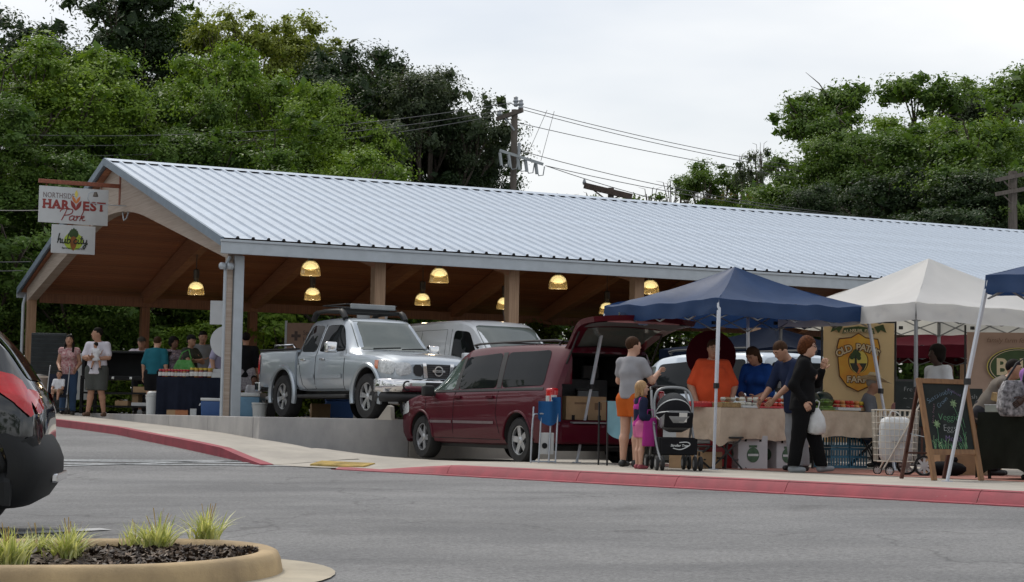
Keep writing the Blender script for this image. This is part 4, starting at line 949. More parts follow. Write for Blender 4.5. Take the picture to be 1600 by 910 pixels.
cuts = [MB().b(-2.62, -1.16, -.78, .78, .78, 1.6).build('cut', [CABIN], tr.r)]
for sg in (-1, 1): cuts.append(MB().lathe([(.47, sg * .6), (.47, sg * 1.4)], 36, (-1.6, 0, .42), 'y').build('cut', [CABIN], tr.r))
boolean(bed, cuts); bed.data.set_sharp_from_angle(angle=R(28))
MB().b(-2.66, -1.14, -.885, -.80, 1.232, 1.258).b(-2.66, -1.14, .80, .885, 1.232, 1.258).b(-2.70, -2.62, -.8, .8, 1.232, 1.258).build('bed_rail_cap', BLK, tr.r, bevel=.006)
MB().tube([(-2.4, -.70, 1.26), (-2.35, -.70, 1.33), (-1.6, -.70, 1.33), (-1.5, -.70, 1.26)], .022).build('cargo_bar', CHR, tr.r, smooth=True)
MB().b(-1.12, -1.05, -.84, .84, .55, 1.18).build('bed_gap', SEAM, tr.r)
MB().b(-2.6, 2.1, -.62, .62, .36, .56).build('chassis', BLK, tr.r)
for x, y in ((1.6, .79), (1.6, -.79), (-1.6, .79), (-1.6, -.79)): tr.wheel(x, y, .385, .25, 6, .055, True, .63)
tr.arch(1.6, .42, .50, SILV, .045, -18, 198, y=.905)
bvh_cab = tr.bvh; tr.bvh = bv_bed; tr.arch(-1.6, .42, .50, SILV, .045, -18, 198, y=.905)
for sd_ in 'LR':
    tr.decal('tail_lamp', [(-2.70, .80), (-2.60, .80), (-2.60, 1.16), (-2.70, 1.16)], sd_, LAMPR, off=.012, rnd=1)
tr.bvh = bvh_cab
for sd_, sg in (('L', 1), ('R', -1)):
    d = tr.decal('rear_side_window', [(-.98, 1.18), (-.36, 1.17), (-.36, 1.64), (-.88, 1.66), (-.98, 1.40)], sd_, GLASS)
    tr.decal('front_side_window', [(-.27, 1.17), (.66, 1.165), (.66, 1.22), (.30, 1.64), (-.27, 1.645)], sd_, GLASS)
    for P in ([(-.32, .52), (-.32, 1.66)], [(.76, .50), (.78, 1.12), (.68, 1.20)], [(-1.0, .95), (-1.02, 1.66)], [(-.98, .98), (-.82, .60), (-.70, .50)], [(-.9, .515), (.76, .515)]): tr.line('door_seam', P, sd_, SEAM, .006)
    for x in (-.80, -.05): 
        h, _ = tr.hit(x, 1.04, sd_); MB().box((x, h.y + sg * .018, 1.04), (.16, .035, .035)).build('door_handle', CHR, tr.r, bevel=.012)
    for x0, x1 in ((-.62, -.34), (-.28, .70)):
        tr.decal('side_moulding', [(x0, .70), (x1, .70), (x1, .78), (x0, .78)], sd_, SILV, off=.016, rnd=0)
    tr.decal('pillar_cover', [(-.355, 1.18), (-.275, 1.18), (-.275, 1.645), (-.355, 1.645)], sd_, BLK, off=.003, rnd=0) if False else None
    tr.mirror(.50, sg * .92, 1.23, CHR, sg, (.11, .22, .19))
    MB().b(-.9, .95, sg * .80, sg * .96, .36, .42).build('side_step', BLK, tr.r, bevel=.02)
    tr.decal('head_lamp', [(1.98, .80), (2.36, .74), (2.36, .93), (2.2, .98), (1.88, 1.0)], sd_, LAMPC, off=.012, rnd=1)
    tr.decal('marker_lamp', [(1.90, .86), (2.0, .84), (2.0, .98), (1.88, .99)], sd_, LAMPO, off=.017, rnd=0)
# windscreen, wipers, nose
tr.decal('windscreen', [(-.70, 1.19), (.70, 1.19), (.60, 1.70), (-.60, 1.70)], 'F', GLASSC, off=.006, rnd=1)
for y in (.1, -.45): tr.line('wiper', [(y, 1.205), (y + .55, 1.235)], 'F', BLK, .010, off=.015)
for sg in (-1, 1):
    tr.decal('head_lamp_front', [(sg * .50, .76), (sg * .76, .72), (sg * .80, .93), (sg * .62, .95), (sg * .52, .93)], 'F', LAMPC, off=.014, rnd=1)
    tr.decal('grille_side', [(sg * .28, .72), (sg * .46, .74), (sg * .48, .92), (sg * .30, .92)], 'F', BLK, off=.010, rnd=1)
    tr.decal('grille_bar', [(sg * .20, .70), (sg * .275, .70), (sg * .30, .94), (sg * .235, .94)], 'F', CHR, off=.022, rnd=0)
tr.decal('grille', [(-.20, .70), (.20, .70), (.235, .93), (-.235, .93)], 'F', BLK, off=.012, rnd=0)
for k in range(6):
    z = .725 + .035 * k; tr.line('grille_mesh', [(-.2, z), (.2, z)], 'F', mat('grille_bars', (.06, .06, .062), .4, metal=.5), .006, off=.014)
h, _ = tr.hit(0, .82, 'F')
MB().lathe([(.088, 0), (.088, .02), (.068, .02), (.068, 0)], 24, (h.x + .015, 0, .82), 'x', caps=False).b(h.x + .02, h.x + .042, -.12, .12, .802, .838).build('badge', CHR, tr.r, smooth=30)
text_obj('badge_lettering', 'NISSAN', .035, INK, tr.r, (h.x + .043, 0, .808), rot=(R(90), 0, R(90)), space=1.1)
bp = [(-.96, 2.05), (-.94, 2.30), (-.80, 2.46), (-.4, 2.54), (.4, 2.54), (.80, 2.46), (.94, 2.30), (.96, 2.05)]
def bumper(z0, z1, grow, mt, nm):
    rings = []
    for z, g in ((z0, -.03), (z0 + .03, 0), ((z0 + z1) / 2, .015), (z1 - .03, 0), (z1, -.04)):
        rings.append([(x + (g + grow) * (1 if abs(y) < .9 else .3), y * (1 + (g + grow) * .5), z) for y, x in bp] + [(x - .35, y * .9, z) for y, x in reversed(bp)])
    return MB().loft(rings).build(nm, mt, tr.r, smooth=40)
bumper(.46, .68, 0, CHR, 'front_bumper'); bumper(.30, .455, -.03, BLK, 'front_valance')
MB().b(2.535, 2.57, -.30, .30, .49, .63).build('bumper_intake', BLK, tr.r, bevel=.02)
for sg in (-1, 1): MB().lathe([(.085, 0), (.085, .03), (.06, .035), (.055, .01)], 20, (2.475, sg * .62, .565), 'x').build('fog_lamp', BLK, tr.r, smooth=30)
MB().b(2.565, 2.585, .08, .40, .50, .60).build('number_plate', mat('plate_white', (.5, .52, .5), .5), tr.r)
MB().b(-2.92, -2.70, -.85, .85, .48, .66).build('rear_bumper', CHR, tr.r, bevel=.03)
# roof rack
rk = MB()
for sg in (-1, 1):
    P = smooth_pts([(.22, sg * .60, 1.755), (.10, sg * .60, 1.87), (-.1, sg * .60, 1.90), (-.7, sg * .60, 1.90), (-.9, sg * .60, 1.87), (-1.0, sg * .60, 1.76)], 4); rk.tube(P, [.055 if i < 6 or i > len(P) - 7 else .035 for i in range(len(P))], 8)
for x in (-.02, -.72): rk.box((x, 0, 1.905), (.07, 1.22, .04))
rk.build('roof_rack', BLK, tr.r, smooth=50)
bk = MB()
for z in (1.95, 2.02):
    bk.tube([(.05, -.5, z), (.05, .5, z), (-.85, .5, z), (-.85, -.5, z), (.05, -.5, z)], .014, 6)
for i in range(9): bk.tube([(.05 - .11 * i, -.5, 1.95), (.05 - .11 * i, .5, 1.95)], .008, 5)
bk.build('rack_basket', BLK, tr.r)
MB().box((.10, .0, 1.985), (.05, .9, .09)).build('wind_fairing', mat('fairing_grey', (.25, .27, .28), .4), tr.r, bevel=.02)

# ------------------------------------------------------------------ maroon minivan, tailgate open, nose to the wall
MAR = mat('maroon_paint', (.072, .0035, .012), .5, metal=.0, var=.02, coat=.4, spec=.1, scale=2)
vr = at(823, 27.8, 0); vang = math.atan2(VD.y, VD.x) + R(3.3); vfwd = Vector((math.cos(vang), math.sin(vang), 0)); vleft = Vector((-vfwd.y, vfwd.x, 0))
vz = zwalk(vr.x, vr.y) - .02
vc = Vector((vr.x, vr.y, vz)) + vfwd * 1.54 - vleft * .80
mv = Car('minivan', 'maroon minivan with its tailgate raised, nose against the retaining wall', vc, math.atan2(vfwd.y, vfwd.x))
st = [(-2.52, .86, .42, 1.02, 1.62, .62), (-2.48, .93, .36, 1.05, 1.68, .66), (-2.30, .96, .30, 1.07, 1.72, .68), (-1.5, .975, .27, 1.06, 1.75, .70), (-.3, .975, .25, 1.04, 1.755, .70), (.35, .975, .25, 1.03, 1.73, .69), (.62, .975, .25, 1.02, 1.67, .67), (1.0, .975, .25, 1.01, 1.45, .68), (1.48, .97, .25, 1.00, 1.14, .76), (1.62, .965, .26, .99, 1.08, .78),
      (2.0, .945, .28, .94, 1.03, .76), (2.28, .90, .28, .86, .95, .72), (2.44, .80, .30, .76, .85, .64), (2.50, .66, .34, .68, .76, .52)]
hollow = MB().b(-2.8, -.75, -.82, .82, .62, 1.10).b(-2.8, -.8, -.62, .62, 1.05, 1.60)
hol1 = MB().b(-2.8, -.75, -.80, .80, .64, 1.15); hol2 = MB().b(-2.8, -.80, -.64, .64, 1.1, 1.60)
mv.body(st, MAR, [(1.54, .34), (-1.54, .34)], .405, extra=[hol1, hol2])
for x, y in ((1.54, .83), (1.54, -.83), (-1.54, .83), (-1.54, -.83)): mv.wheel(x, y, .335, .22, 5, .10, False, .66)
for sd_, sg in (('L', 1), ('R', -1)):
    mv.decal('front_side_window', [(.50, 1.08), (1.38, 1.06), (1.34, 1.10), (.74, 1.54), (.52, 1.58)], sd_, mat('green_tint_glass', (.055, .085, .075), .04, spec=.9, var=.3, scale=3))
    mv.decal('sliding_door_window', [(-.82, 1.10), (.36, 1.08), (.42, 1.58), (-.70, 1.63)], sd_, GLASS)
    mv.decal('rear_quarter_window', [(-2.18, 1.13), (-.98, 1.10), (-.86, 1.63), (-2.08, 1.645)], sd_, GLASS)
    for P in ([(.44, .34), (.43, 1.06)], [(-.90, .72), (-.93, 1.08)], [(-.90, .72), (-1.04, .36)], [(1.36, .36), (1.40, 1.02)], [(-1.0, .335), (1.35, .335)], [(-2.2, 1.06), (1.36, 1.035)]): mv.line('door_seam', P, sd_, SEAM, .0055)
    mv.decal('pillar_trim', [(-.97, 1.10), (-.83, 1.10), (-.71, 1.63), (-.85, 1.635)], sd_, BLK, off=.005, rnd=0)
    mv.decal('pillar_trim', [(.36, 1.08), (.50, 1.08), (.54, 1.58), (.43, 1.585)], sd_, BLK, off=.005, rnd=0)
    mv.decal('window_strip', [(-2.2, 1.065), (1.45, 1.035), (1.42, 1.06), (-2.2, 1.10)], sd_, BLK, off=.006, rnd=0)
    for x in (.30, -.72):
        h, _ = mv.hit(x, .97, sd_)
        if sg > 0 or True: MB().box((x, h.y + sg * .016, .965), (.20, .035, .045)).build('door_handle', MAR, mv.r, bevel=.012)
    for x0, x1 in ((.47, 1.24), (-.86, .41)): mv.decal('side_moulding', [(x0, .565), (x1, .565), (x1, .605), (x0, .605)], sd_, mat('moulding_grey', (.22, .17, .18), .3, metal=.4), off=.012, rnd=0)
    mv.decal('tail_lamp', [(-2.51, 1.0), (-2.32, .64), (-2.20, .66), (-2.24, 1.02), (-2.30, 1.06)], sd_, LAMPR, off=.010, rnd=1) if False else None
    lamp = MB().box((-2.42, sg * .905, .86), (.17, .13, .46)).build('tail_lamp', LAMPR, mv.r, smooth=60, bevel=.035, seg=3)
    MB().box((-2.50, sg * .925, .93), (.035, .085, .12)).b(-2.46, -2.36, sg * .9, sg * .976, .88, .98).build('reverse_lens', LAMPC, lamp, bevel=.006)
    mv.mirror(1.12, sg * .96, 1.06, BLK, sg, (.10, .20, .17))
    mv.decal('head_lamp', [(1.95, .72), (2.40, .66), (2.36, .80), (2.05, .93)], sd_, LAMPC, off=.01)
    mv.arch(1.54, .34, .415, MAR, .02, 0, 180, side=(sg,)); mv.arch(-1.54, .34, .415, MAR, .02, 0, 180, side=(sg,))
    MB().tube(smooth_pts([(.35, sg * .60, 1.735), (.25, sg * .60, 1.79), (-2.0, sg * .60, 1.79), (-2.1, sg * .60, 1.73)], 3), .018, 6).build('roof_rail', BLK, mv.r, smooth=True)
for x in (-.3, -1.5): MB().box((x, 0, 1.80), (.06, 1.2, .025)).build('roof_crossbar', BLK, mv.r, bevel=.008)
mv.decal('windscreen', [(-.74, 1.12), (.74, 1.12), (.64, 1.64), (-.64, 1.64)], 'F', GLASSC, off=.006)
MB().b(-2.60, -2.36, -.90, .90, .30, .60).build('rear_bumper', MAR, mv.r, bevel=.06, seg=3)
MB().b(-2.612, -2.45, -.66, .66, .595, .62).build('load_sill', mat('sill_grey', (.25, .25, .26), .4, metal=.4), mv.r)
MB().b(2.40, 2.56, -.72, .72, .24, .50).build('front_bumper', MAR, mv.r, bevel=.06)
MB().b(-2.3, 2.2, -.75, .75, .20, .28).build('underbody', BLK, mv.r)
MB().b(-1.5, -1.35, -.62, .62, .64, 1.25).box((-1.42, .35, 1.36), (.08, .28, .2)).box((-1.42, -.35, 1.36), (.08, .28, .2)).build('rear_bench', mat('seat_grey', (.10, .10, .105), .9), mv.r, bevel=.03)
mt_i = MB().b(-2.44, -1.2, -.655, -.63, 1.12, 1.52).build('far_window', mat('bright_pane', (.30, .34, .32), .1), mv.r) if False else None
# tailgate, hinged at the roof edge
tg = link('tailgate', None, mv.r, (-2.30, 0, 1.70)); tg.rotation_euler = (0, R(0), 0)
def gate_pt(u, y):      # u 0 hinge .. 1 lower edge ; outer side faces up when open
    x = -1.10 * u - .02; z = .42 * u + .12 * math.sin(math.pi * u) ; w_ = lerp(.66, .86, sstep(u * 1.3)) ; return Vector((x, y * w_, z - .05 * y * y))
def gate_in(u, y): p = gate_pt(u, y * .97); return p - Vector((-.02, 0, .075))
m = MB(); NU, NY = 12, 10
m.v += [tuple(gate_pt(i / NU, 2 * j / NY - 1)) for i in range(NU + 1) for j in range(NY + 1)] + [tuple(gate_in(i / NU, 2 * j / NY - 1)) for i in range(NU + 1) for j in range(NY + 1)]
k0 = (NU + 1) * (NY + 1); idx = lambda i, j, o=0: o + i * (NY + 1) + j
for i in range(NU):
    for j in range(NY): m.f += [(idx(i, j), idx(i + 1, j), idx(i + 1, j + 1), idx(i, j + 1)), (idx(i, j, k0), idx(i, j + 1, k0), idx(i + 1, j + 1, k0), idx(i + 1, j, k0))]
    for j in (0, NY): m.f.append((idx(i, j), idx(i + 1, j), idx(i + 1, j, k0), idx(i, j, k0)))
for j in range(NY):
    for i in (0, NU): m.f.append((idx(i, j), idx(i, j + 1), idx(i, j + 1, k0), idx(i, j, k0)))
m.m = [0] * len(m.f)
gp_ = m.build('tailgate_panel', MAR, None, smooth=40); bpy.data.objects.remove(tg)
gp_.name = 'tailgate'; gp_.parent = mv.r; gp_.location = (-2.30, 0, 1.70)
m = MB().grid(lambda a, b: gate_in(lerp(.12, .55, a), lerp(-.78, .78, b)) - Vector((0, 0, .008)), 6, 8)
m.build('tailgate_glass', GLASSC, gp_, smooth=True, fix=False)
m = MB().grid(lambda a, b: gate_in(lerp(.60, .97, a), lerp(-.9, .9, b)) - Vector((0, 0, .012)), 6, 8); m.build('tailgate_trim', mat('trim_grey', (.10, .10, .105), .8), gp_, smooth=True, fix=False)
MB().box(gate_in(.93, 0) - Vector((0, 0, .03)), (.05, .16, .05)).build('latch', CHR, gp_); MB().box(gate_pt(.80, 0) + Vector((0, 0, .03)), (.03, .6, .05)).build('plate_bar', CHR, gp_)
MB().box(gate_in(.97, 0) - Vector((0, 0, .02)), (.02, 1.2, .03)).build('tailgate_lip', mat('pale_red', (.50, .22, .22), .4), gp_)
for sg in (-1, 1): MB().tube([(-2.32, sg * .72, 1.2), gate_in(.45, sg * .92) + Vector((-2.30, 0, 1.70))], .014, 6).build('gas_strut', BLK, mv.r)

# ------------------------------------------------------------------ white cargo van behind
WHT = paintm('white_paint', (.76, .79, .82), .0, .3)
cv_f = at(870, 33.4, 0)
cvc = on_v(800, .6, 0); cvn = at(886, 35.0, 0)
ncorner = Vector((cvn.x, cvn.y, 0)); left_ = Vector((-fwd.y, fwd.x, 0))
cvc = ncorner - fwd * 2.0 - left_ * .62
cv = Car('cargo_van', 'white panel cargo van parked under the roof behind the pickup', cvc, HEADT)
st = [(-2.35, .80, .34, 1.05, 1.80, .66), (-2.28, .86, .30, 1.06, 1.86, .70), (-1.8, .87, .28, 1.06, 1.90, .72), (0, .87, .28, 1.06, 1.91, .72), (.45, .87, .28, 1.05, 1.88, .71), (.72, .87, .28, 1.05, 1.80, .69), (1.1, .87, .28, 1.04, 1.52, .70), (1.52, .87, .28, 1.03, 1.18, .74), (1.64, .865, .30, 1.0, 1.11, .75), (1.95, .84, .30, .90, 1.02, .70), (2.14, .74, .32, .78, .88, .60), (2.20, .6, .36, .7, .78, .48)]
cv.body(st, WHT, [(1.5, .31), (-1.4, .31)], .37)
for x, y in ((1.5, .74), (1.5, -.74), (-1.4, .74), (-1.4, -.74)): cv.wheel(x, y, .30, .2, 6, .09)
for sd_, sg in (('L', 1), ('R', -1)):
    cv.decal('front_side_window', [(.20, 1.10), (1.10, 1.08), (1.12, 1.16), (.70, 1.66), (.22, 1.70)], sd_, GLASS)
    for P in ([(.12, .34), (.12, 1.72)], [(-.05, 1.72), (-2.0, 1.72), (-2.05, 1.0)], [(-.05, .34), (-.05, 1.72)], [(1.22, .4), (1.20, 1.1)], [(-1.0, .9), (-1.0, 1.72)]): cv.line('door_seam', P, sd_, SEAM, .004)
    cv.mirror(1.02, sg * .87, 1.14, WHT, sg, (.11, .18, .22))
    cv.decal('head_lamp', [(1.75, .72), (2.08, .68), (2.0, .84), (1.72, .96)], sd_, LAMPC, off=.01)
    cv.decal('quarter_window', [(1.16, 1.08), (1.34, 1.08), (1.20, 1.28), (1.14, 1.30)], sd_, GLASS)
cv.decal('windscreen', [(-.72, 1.17), (.72, 1.17), (.64, 1.78), (-.64, 1.78)], 'F', GLASSC, off=.006)
cv.decal('grille', [(-.4, .70), (.4, .70), (.44, .80), (-.44, .80)], 'F', BLK, off=.01)
MB().b(2.0, 2.28, -.78, .78, .26, .52).build('front_bumper', WHT, cv.r, bevel=.05)
for y in (.05, -.5): cv.line('wiper', [(y, 1.19), (y + .5, 1.22)], 'F', BLK, .009, off=.012)
MB().tube([(.4, .25, 1.9), (.3, .25, 2.12)], .006, 5).build('aerial', BLK, cv.r)

# ------------------------------------------------------------------ pale minivan behind the produce stall
PALEB = paintm('pale_blue_paint', (.50, .58, .66), .2, .3)
pr_ = at(1186, 29.0, 0); rr_ = pr_
pvz = zwalk(rr_.x, rr_.y) - .02
pvc = Vector((rr_.x, rr_.y, pvz)) + vfwd * 2.42 - vleft * .78
pv = Car('parked_minivan', 'pale blue minivan behind the orange-shirted woman', pvc, math.atan2(vfwd.y, vfwd.x))
st = [(-2.45, .84, .42, 1.02, 1.55, .60), (-2.40, .91, .36, 1.05, 1.66, .66), (-2.2, .94, .30, 1.06, 1.72, .69), (-1.4, .95, .27, 1.05, 1.75, .70), (-.3, .95, .25, 1.03, 1.75, .70), (.4, .95, .25, 1.02, 1.70, .68), (.9, .95, .25, 1.01, 1.48, .67), (1.5, .95, .25, 1.00, 1.12, .75), (1.62, .945, .26, .99, 1.07, .77), (2.1, .92, .28, .92, 1.0, .74), (2.38, .80, .30, .78, .86, .64), (2.46, .6, .34, .66, .74, .5)]
pv.body(st, PALEB, [(1.5, .33), (-1.5, .33)], .39)
for x, y in ((1.5, .81), (1.5, -.81), (-1.5, .81), (-1.5, -.81)): pv.wheel(x, y, .325, .21, 6, .1)
for sd_, sg in (('L', 1), ('R', -1)):
    pv.decal('front_side_window', [(.44, 1.07), (1.36, 1.04), (1.32, 1.09), (.74, 1.52), (.46, 1.56)], sd_, GLASSC)
    pv.decal('sliding_door_window', [(-.86, 1.09), (.36, 1.07), (.38, 1.57), (-.80, 1.62)], sd_, GLASS); pv.decal('rear_quarter_window', [(-2.1, 1.12), (-.98, 1.09), (-.92, 1.62), (-2.0, 1.62)], sd_, GLASS)
    for P in ([(.40, .34), (.40, 1.06)], [(-.92, .34), (-.92, 1.08)], [(1.3, .36), (1.36, 1.02)]): pv.line('door_seam', P, sd_, SEAM, .005)
    lo = MB().box((-2.36, sg * .88, .86), (.18, .12, .34)).build('tail_lamp', LAMPR, pv.r, bevel=.03, seg=3, smooth=60)
    MB().box((-2.36, sg * .90, .74), (.17, .10, .08)).build('indicator', LAMPO, lo, bevel=.01)
    MB().tube(smooth_pts([(.2, sg * .60, 1.735), (.1, sg * .60, 1.80), (-1.9, sg * .60, 1.80), (-2.0, sg * .60, 1.73)], 3), .02, 6).build('roof_rail', BLK, pv.r, smooth=True)
    pv.mirror(1.1, sg * .94, 1.05, PALEB, sg); pv.arch(-1.5, .33, .40, PALEB, .02, side=(sg,))
pv.decal('rear_window', [(-.66, 1.12), (.66, 1.12), (.56, 1.58), (-.56, 1.58)], 'B', GLASS); pv.decal('windscreen', [(-.72, 1.12), (.72, 1.12), (.62, 1.62), (-.62, 1.62)], 'F', GLASSC, off=.006)
MB().b(-2.54, -2.3, -.86, .86, .30, .56).build('rear_bumper', PALEB, pv.r, bevel=.06)

# ------------------------------------------------------------------ black crossover cut by the left edge
BLKP = paintm('black_paint', (.010, .012, .014), .2, .10); CLAD = mat('grey_cladding', (.015, .016, .017), .65, spec=.25, var=.1, bump=.1)
bx_w = at(2, 14.0, 0)
bcz = zroad(bx_w.x - .5, bx_w.y)
bh = R(180 + 9)
bw = Vector((math.cos(bh), math.sin(bh), 0)); bl = Vector((-bw.y, bw.x, 0))
bcc = Vector((at(82, 13.9, bcz).x, 13.9, bcz)) + bw * (2.24 * 1.1) - bl * (.62 * 1.1)
bc = Car('crossover_car', 'black crossover with red tail lamp cut by the left picture edge', bcc, bh)
st = [(-2.14, .66, .52, .80, .90, .54), (-2.10, .78, .46, .88, 1.00, .60), (-2.02, .845, .42, .95, 1.12, .62), (-1.86, .875, .38, 1.0, 1.33, .61), (-1.66, .885, .35, 1.005, 1.49, .60), (-1.0, .89, .30, 1.0, 1.645, .60), (-.2, .89, .29, .98, 1.655, .61), (.35, .89, .29, .97, 1.60, .60), (.8, .89, .29, .96, 1.36, .62), (1.2, .885, .29, .95, 1.10, .70), (1.3, .88, .3, .94, 1.06, .72), (1.75, .86, .32, .88, .99, .70), (2.0, .76, .34, .76, .86, .6), (2.1, .55, .38, .66, .76, .46)]
bc.r.scale = (1.1, 1.1, 1.1)
bc.body(st, BLKP, [(1.28, .345), (-1.50, .345)], .42)
for x, y in ((1.28, .775), (1.28, -.775), (-1.50, .775), (-1.50, -.775)): bc.wheel(x, y, .34, .22, 5, .1)
for sd_, sg in (('L', 1), ('R', -1)):
    bc.decal('tail_lamp', [(-1.55, 1.12), (-1.84, 1.13), (-1.98, 1.10), (-2.06, .975), (-2.105, .81), (-2.0, .91), (-1.93, .96), (-1.84, 1.02), (-1.55, 1.07)], sd_, LAMPR, off=.014, rnd=1, nr=16, nc=14)
    bc.decal('lower_cladding', [(-2.10, .46), (-1.98, .38), (-1.93, .56), (-1.98, .62), (-2.05, .70), (-2.13, .72)], sd_, CLAD, off=.012, rnd=1, nr=14)
    bc.decal('sill_cladding', [(-.84, .32), (.84, .32), (.84, .42), (-.84, .42)], sd_, CLAD, off=.012, rnd=0)
    bc.arch(-1.50, .345, .45, CLAD, .045, -10, 190, side=(sg,)); bc.arch(1.28, .345, .45, CLAD, .045, -10, 190, side=(sg,))
    bc.decal('rear_side_window', [(-1.42, 1.10), (-.35, 1.06), (-.38, 1.46), (-1.2, 1.46), (-1.5, 1.3)], sd_, GLASS); bc.decal('front_side_window', [(-.28, 1.05), (.82, 1.01), (.3, 1.44), (-.28, 1.46)], sd_, GLASS)
    for P in ([(-1.45, .98), (-1.62, .80), (-1.72, .66)], [(-.32, .4), (-.32, 1.05)], [(-.9, .8), (-.95, 1.1)]): bc.line('body_seam', P, sd_, SEAM, .005)
    bc.mirror(.72, sg * .88, 1.03, BLKP, sg)
    bc.decal('bumper_reflector', [(-2.12, .50), (-2.04, .48), (-2.04, .56), (-2.12, .58)], sd_, LAMPR, off=.02, rnd=0)
MB().lathe([(1, 0), (1, 1)], 3).v
rb = MB(); rings = []
for z, g in ((.24, -.15), (.29, -.06), (.38, .0), (.47, .03), (.55, .03), (.63, .0), (.70, -.04), (.75, -.10)):
    P = [(-1.93, .875), (-2.02, .865), (-2.09, .82), (-2.14, .72), (-2.18, .52), (-2.2, .25)]
    rings.append([(x - g, y + .02 + g * .3, z) for x, y in P] + [(x - g, -y - .02 - g * .3, z) for x, y in reversed(P)] + [(-1.94, -.5, z), (-1.94, .5, z)])
rb.loft(rings).build('rear_bumper', CLAD, bc.r, smooth=50)
MB().b(-2.245, -2.20, -.42, .42, .40, .46).build('bumper_skid', CHR, bc.r, bevel=.01)
bc.decal('rear_window', [(-.56, 1.08), (.56, 1.08), (.48, 1.46), (-.48, 1.46)], 'B', GLASS, off=.006)
bc.decal('tailgate_lamp', [(-.74, .84), (-.5, .88), (-.5, 1.0), (-.72, 1.02)], 'B', LAMPR, off=.014); bc.decal('tailgate_lamp', [(.74, .84), (.5, .88), (.5, 1.0), (.72, 1.02)], 'B', LAMPR, off=.014)
# ================================================================== people
def surf_nets(D, org, h):
    nx, ny, nz_ = D.shape; inside = D < 0
    c = [(i, j, k) for i in (0, 1) for j in (0, 1) for k in (0, 1)]
    sl = lambda A, o: A[o[0]:nx - 1 + o[0], o[1]:ny - 1 + o[1], o[2]:nz_ - 1 + o[2]]
    cnt = sum(sl(inside, o).astype(np.int8) for o in c); act = (cnt > 0) & (cnt < 8)
    idx = np.argwhere(act); lut = -np.ones(act.shape, np.int64); lut[act] = np.arange(len(idx))
    vals = {o: sl(D, o)[act] for o in c}; P = np.zeros((len(idx), 3)); W_ = np.zeros(len(idx))
    for a in c:
        for ax in range(3):
            if a[ax] == 0:
                b = list(a); b[ax] = 1; b = tuple(b); va, vb = vals[a], vals[b]; m = (va < 0) != (vb < 0)
                t = np.where(m, va / np.where(m, va - vb, 1), 0); p = np.repeat(np.array(a, float)[None], len(idx), 0); p[:, ax] += t
                P += p * m[:, None]; W_ += m
    V = (idx + P / W_[:, None]) * h + org; Fs = []
    for ax in range(3):
        o = [0, 0, 0]; o[ax] = 1; b, d = [(ax + 1) % 3, (ax + 2) % 3]
        A = inside[:-1 if ax == 0 else None, :-1 if ax == 1 else None, :-1 if ax == 2 else None]
        B = inside[1 if ax == 0 else 0:, 1 if ax == 1 else 0:, 1 if ax == 2 else 0:]
        e = np.argwhere(A != B); e = e[(e[:, b] > 0) & (e[:, d] > 0) & (e[:, b] < D.shape[b] - 1) & (e[:, d] < D.shape[d] - 1)]
        s = A[tuple(e.T)]; q = []
        for db, dd in ((0, 0), (1, 0), (1, 1), (0, 1)):
            f = e.copy(); f[:, b] -= db; f[:, d] -= dd; q.append(lut[tuple(f.T)])
        q = np.stack(q, 1); q[~s] = q[~s][:, ::-1]; Fs.append(q[(q >= 0).all(1)])
    return V, np.concatenate(Fs)
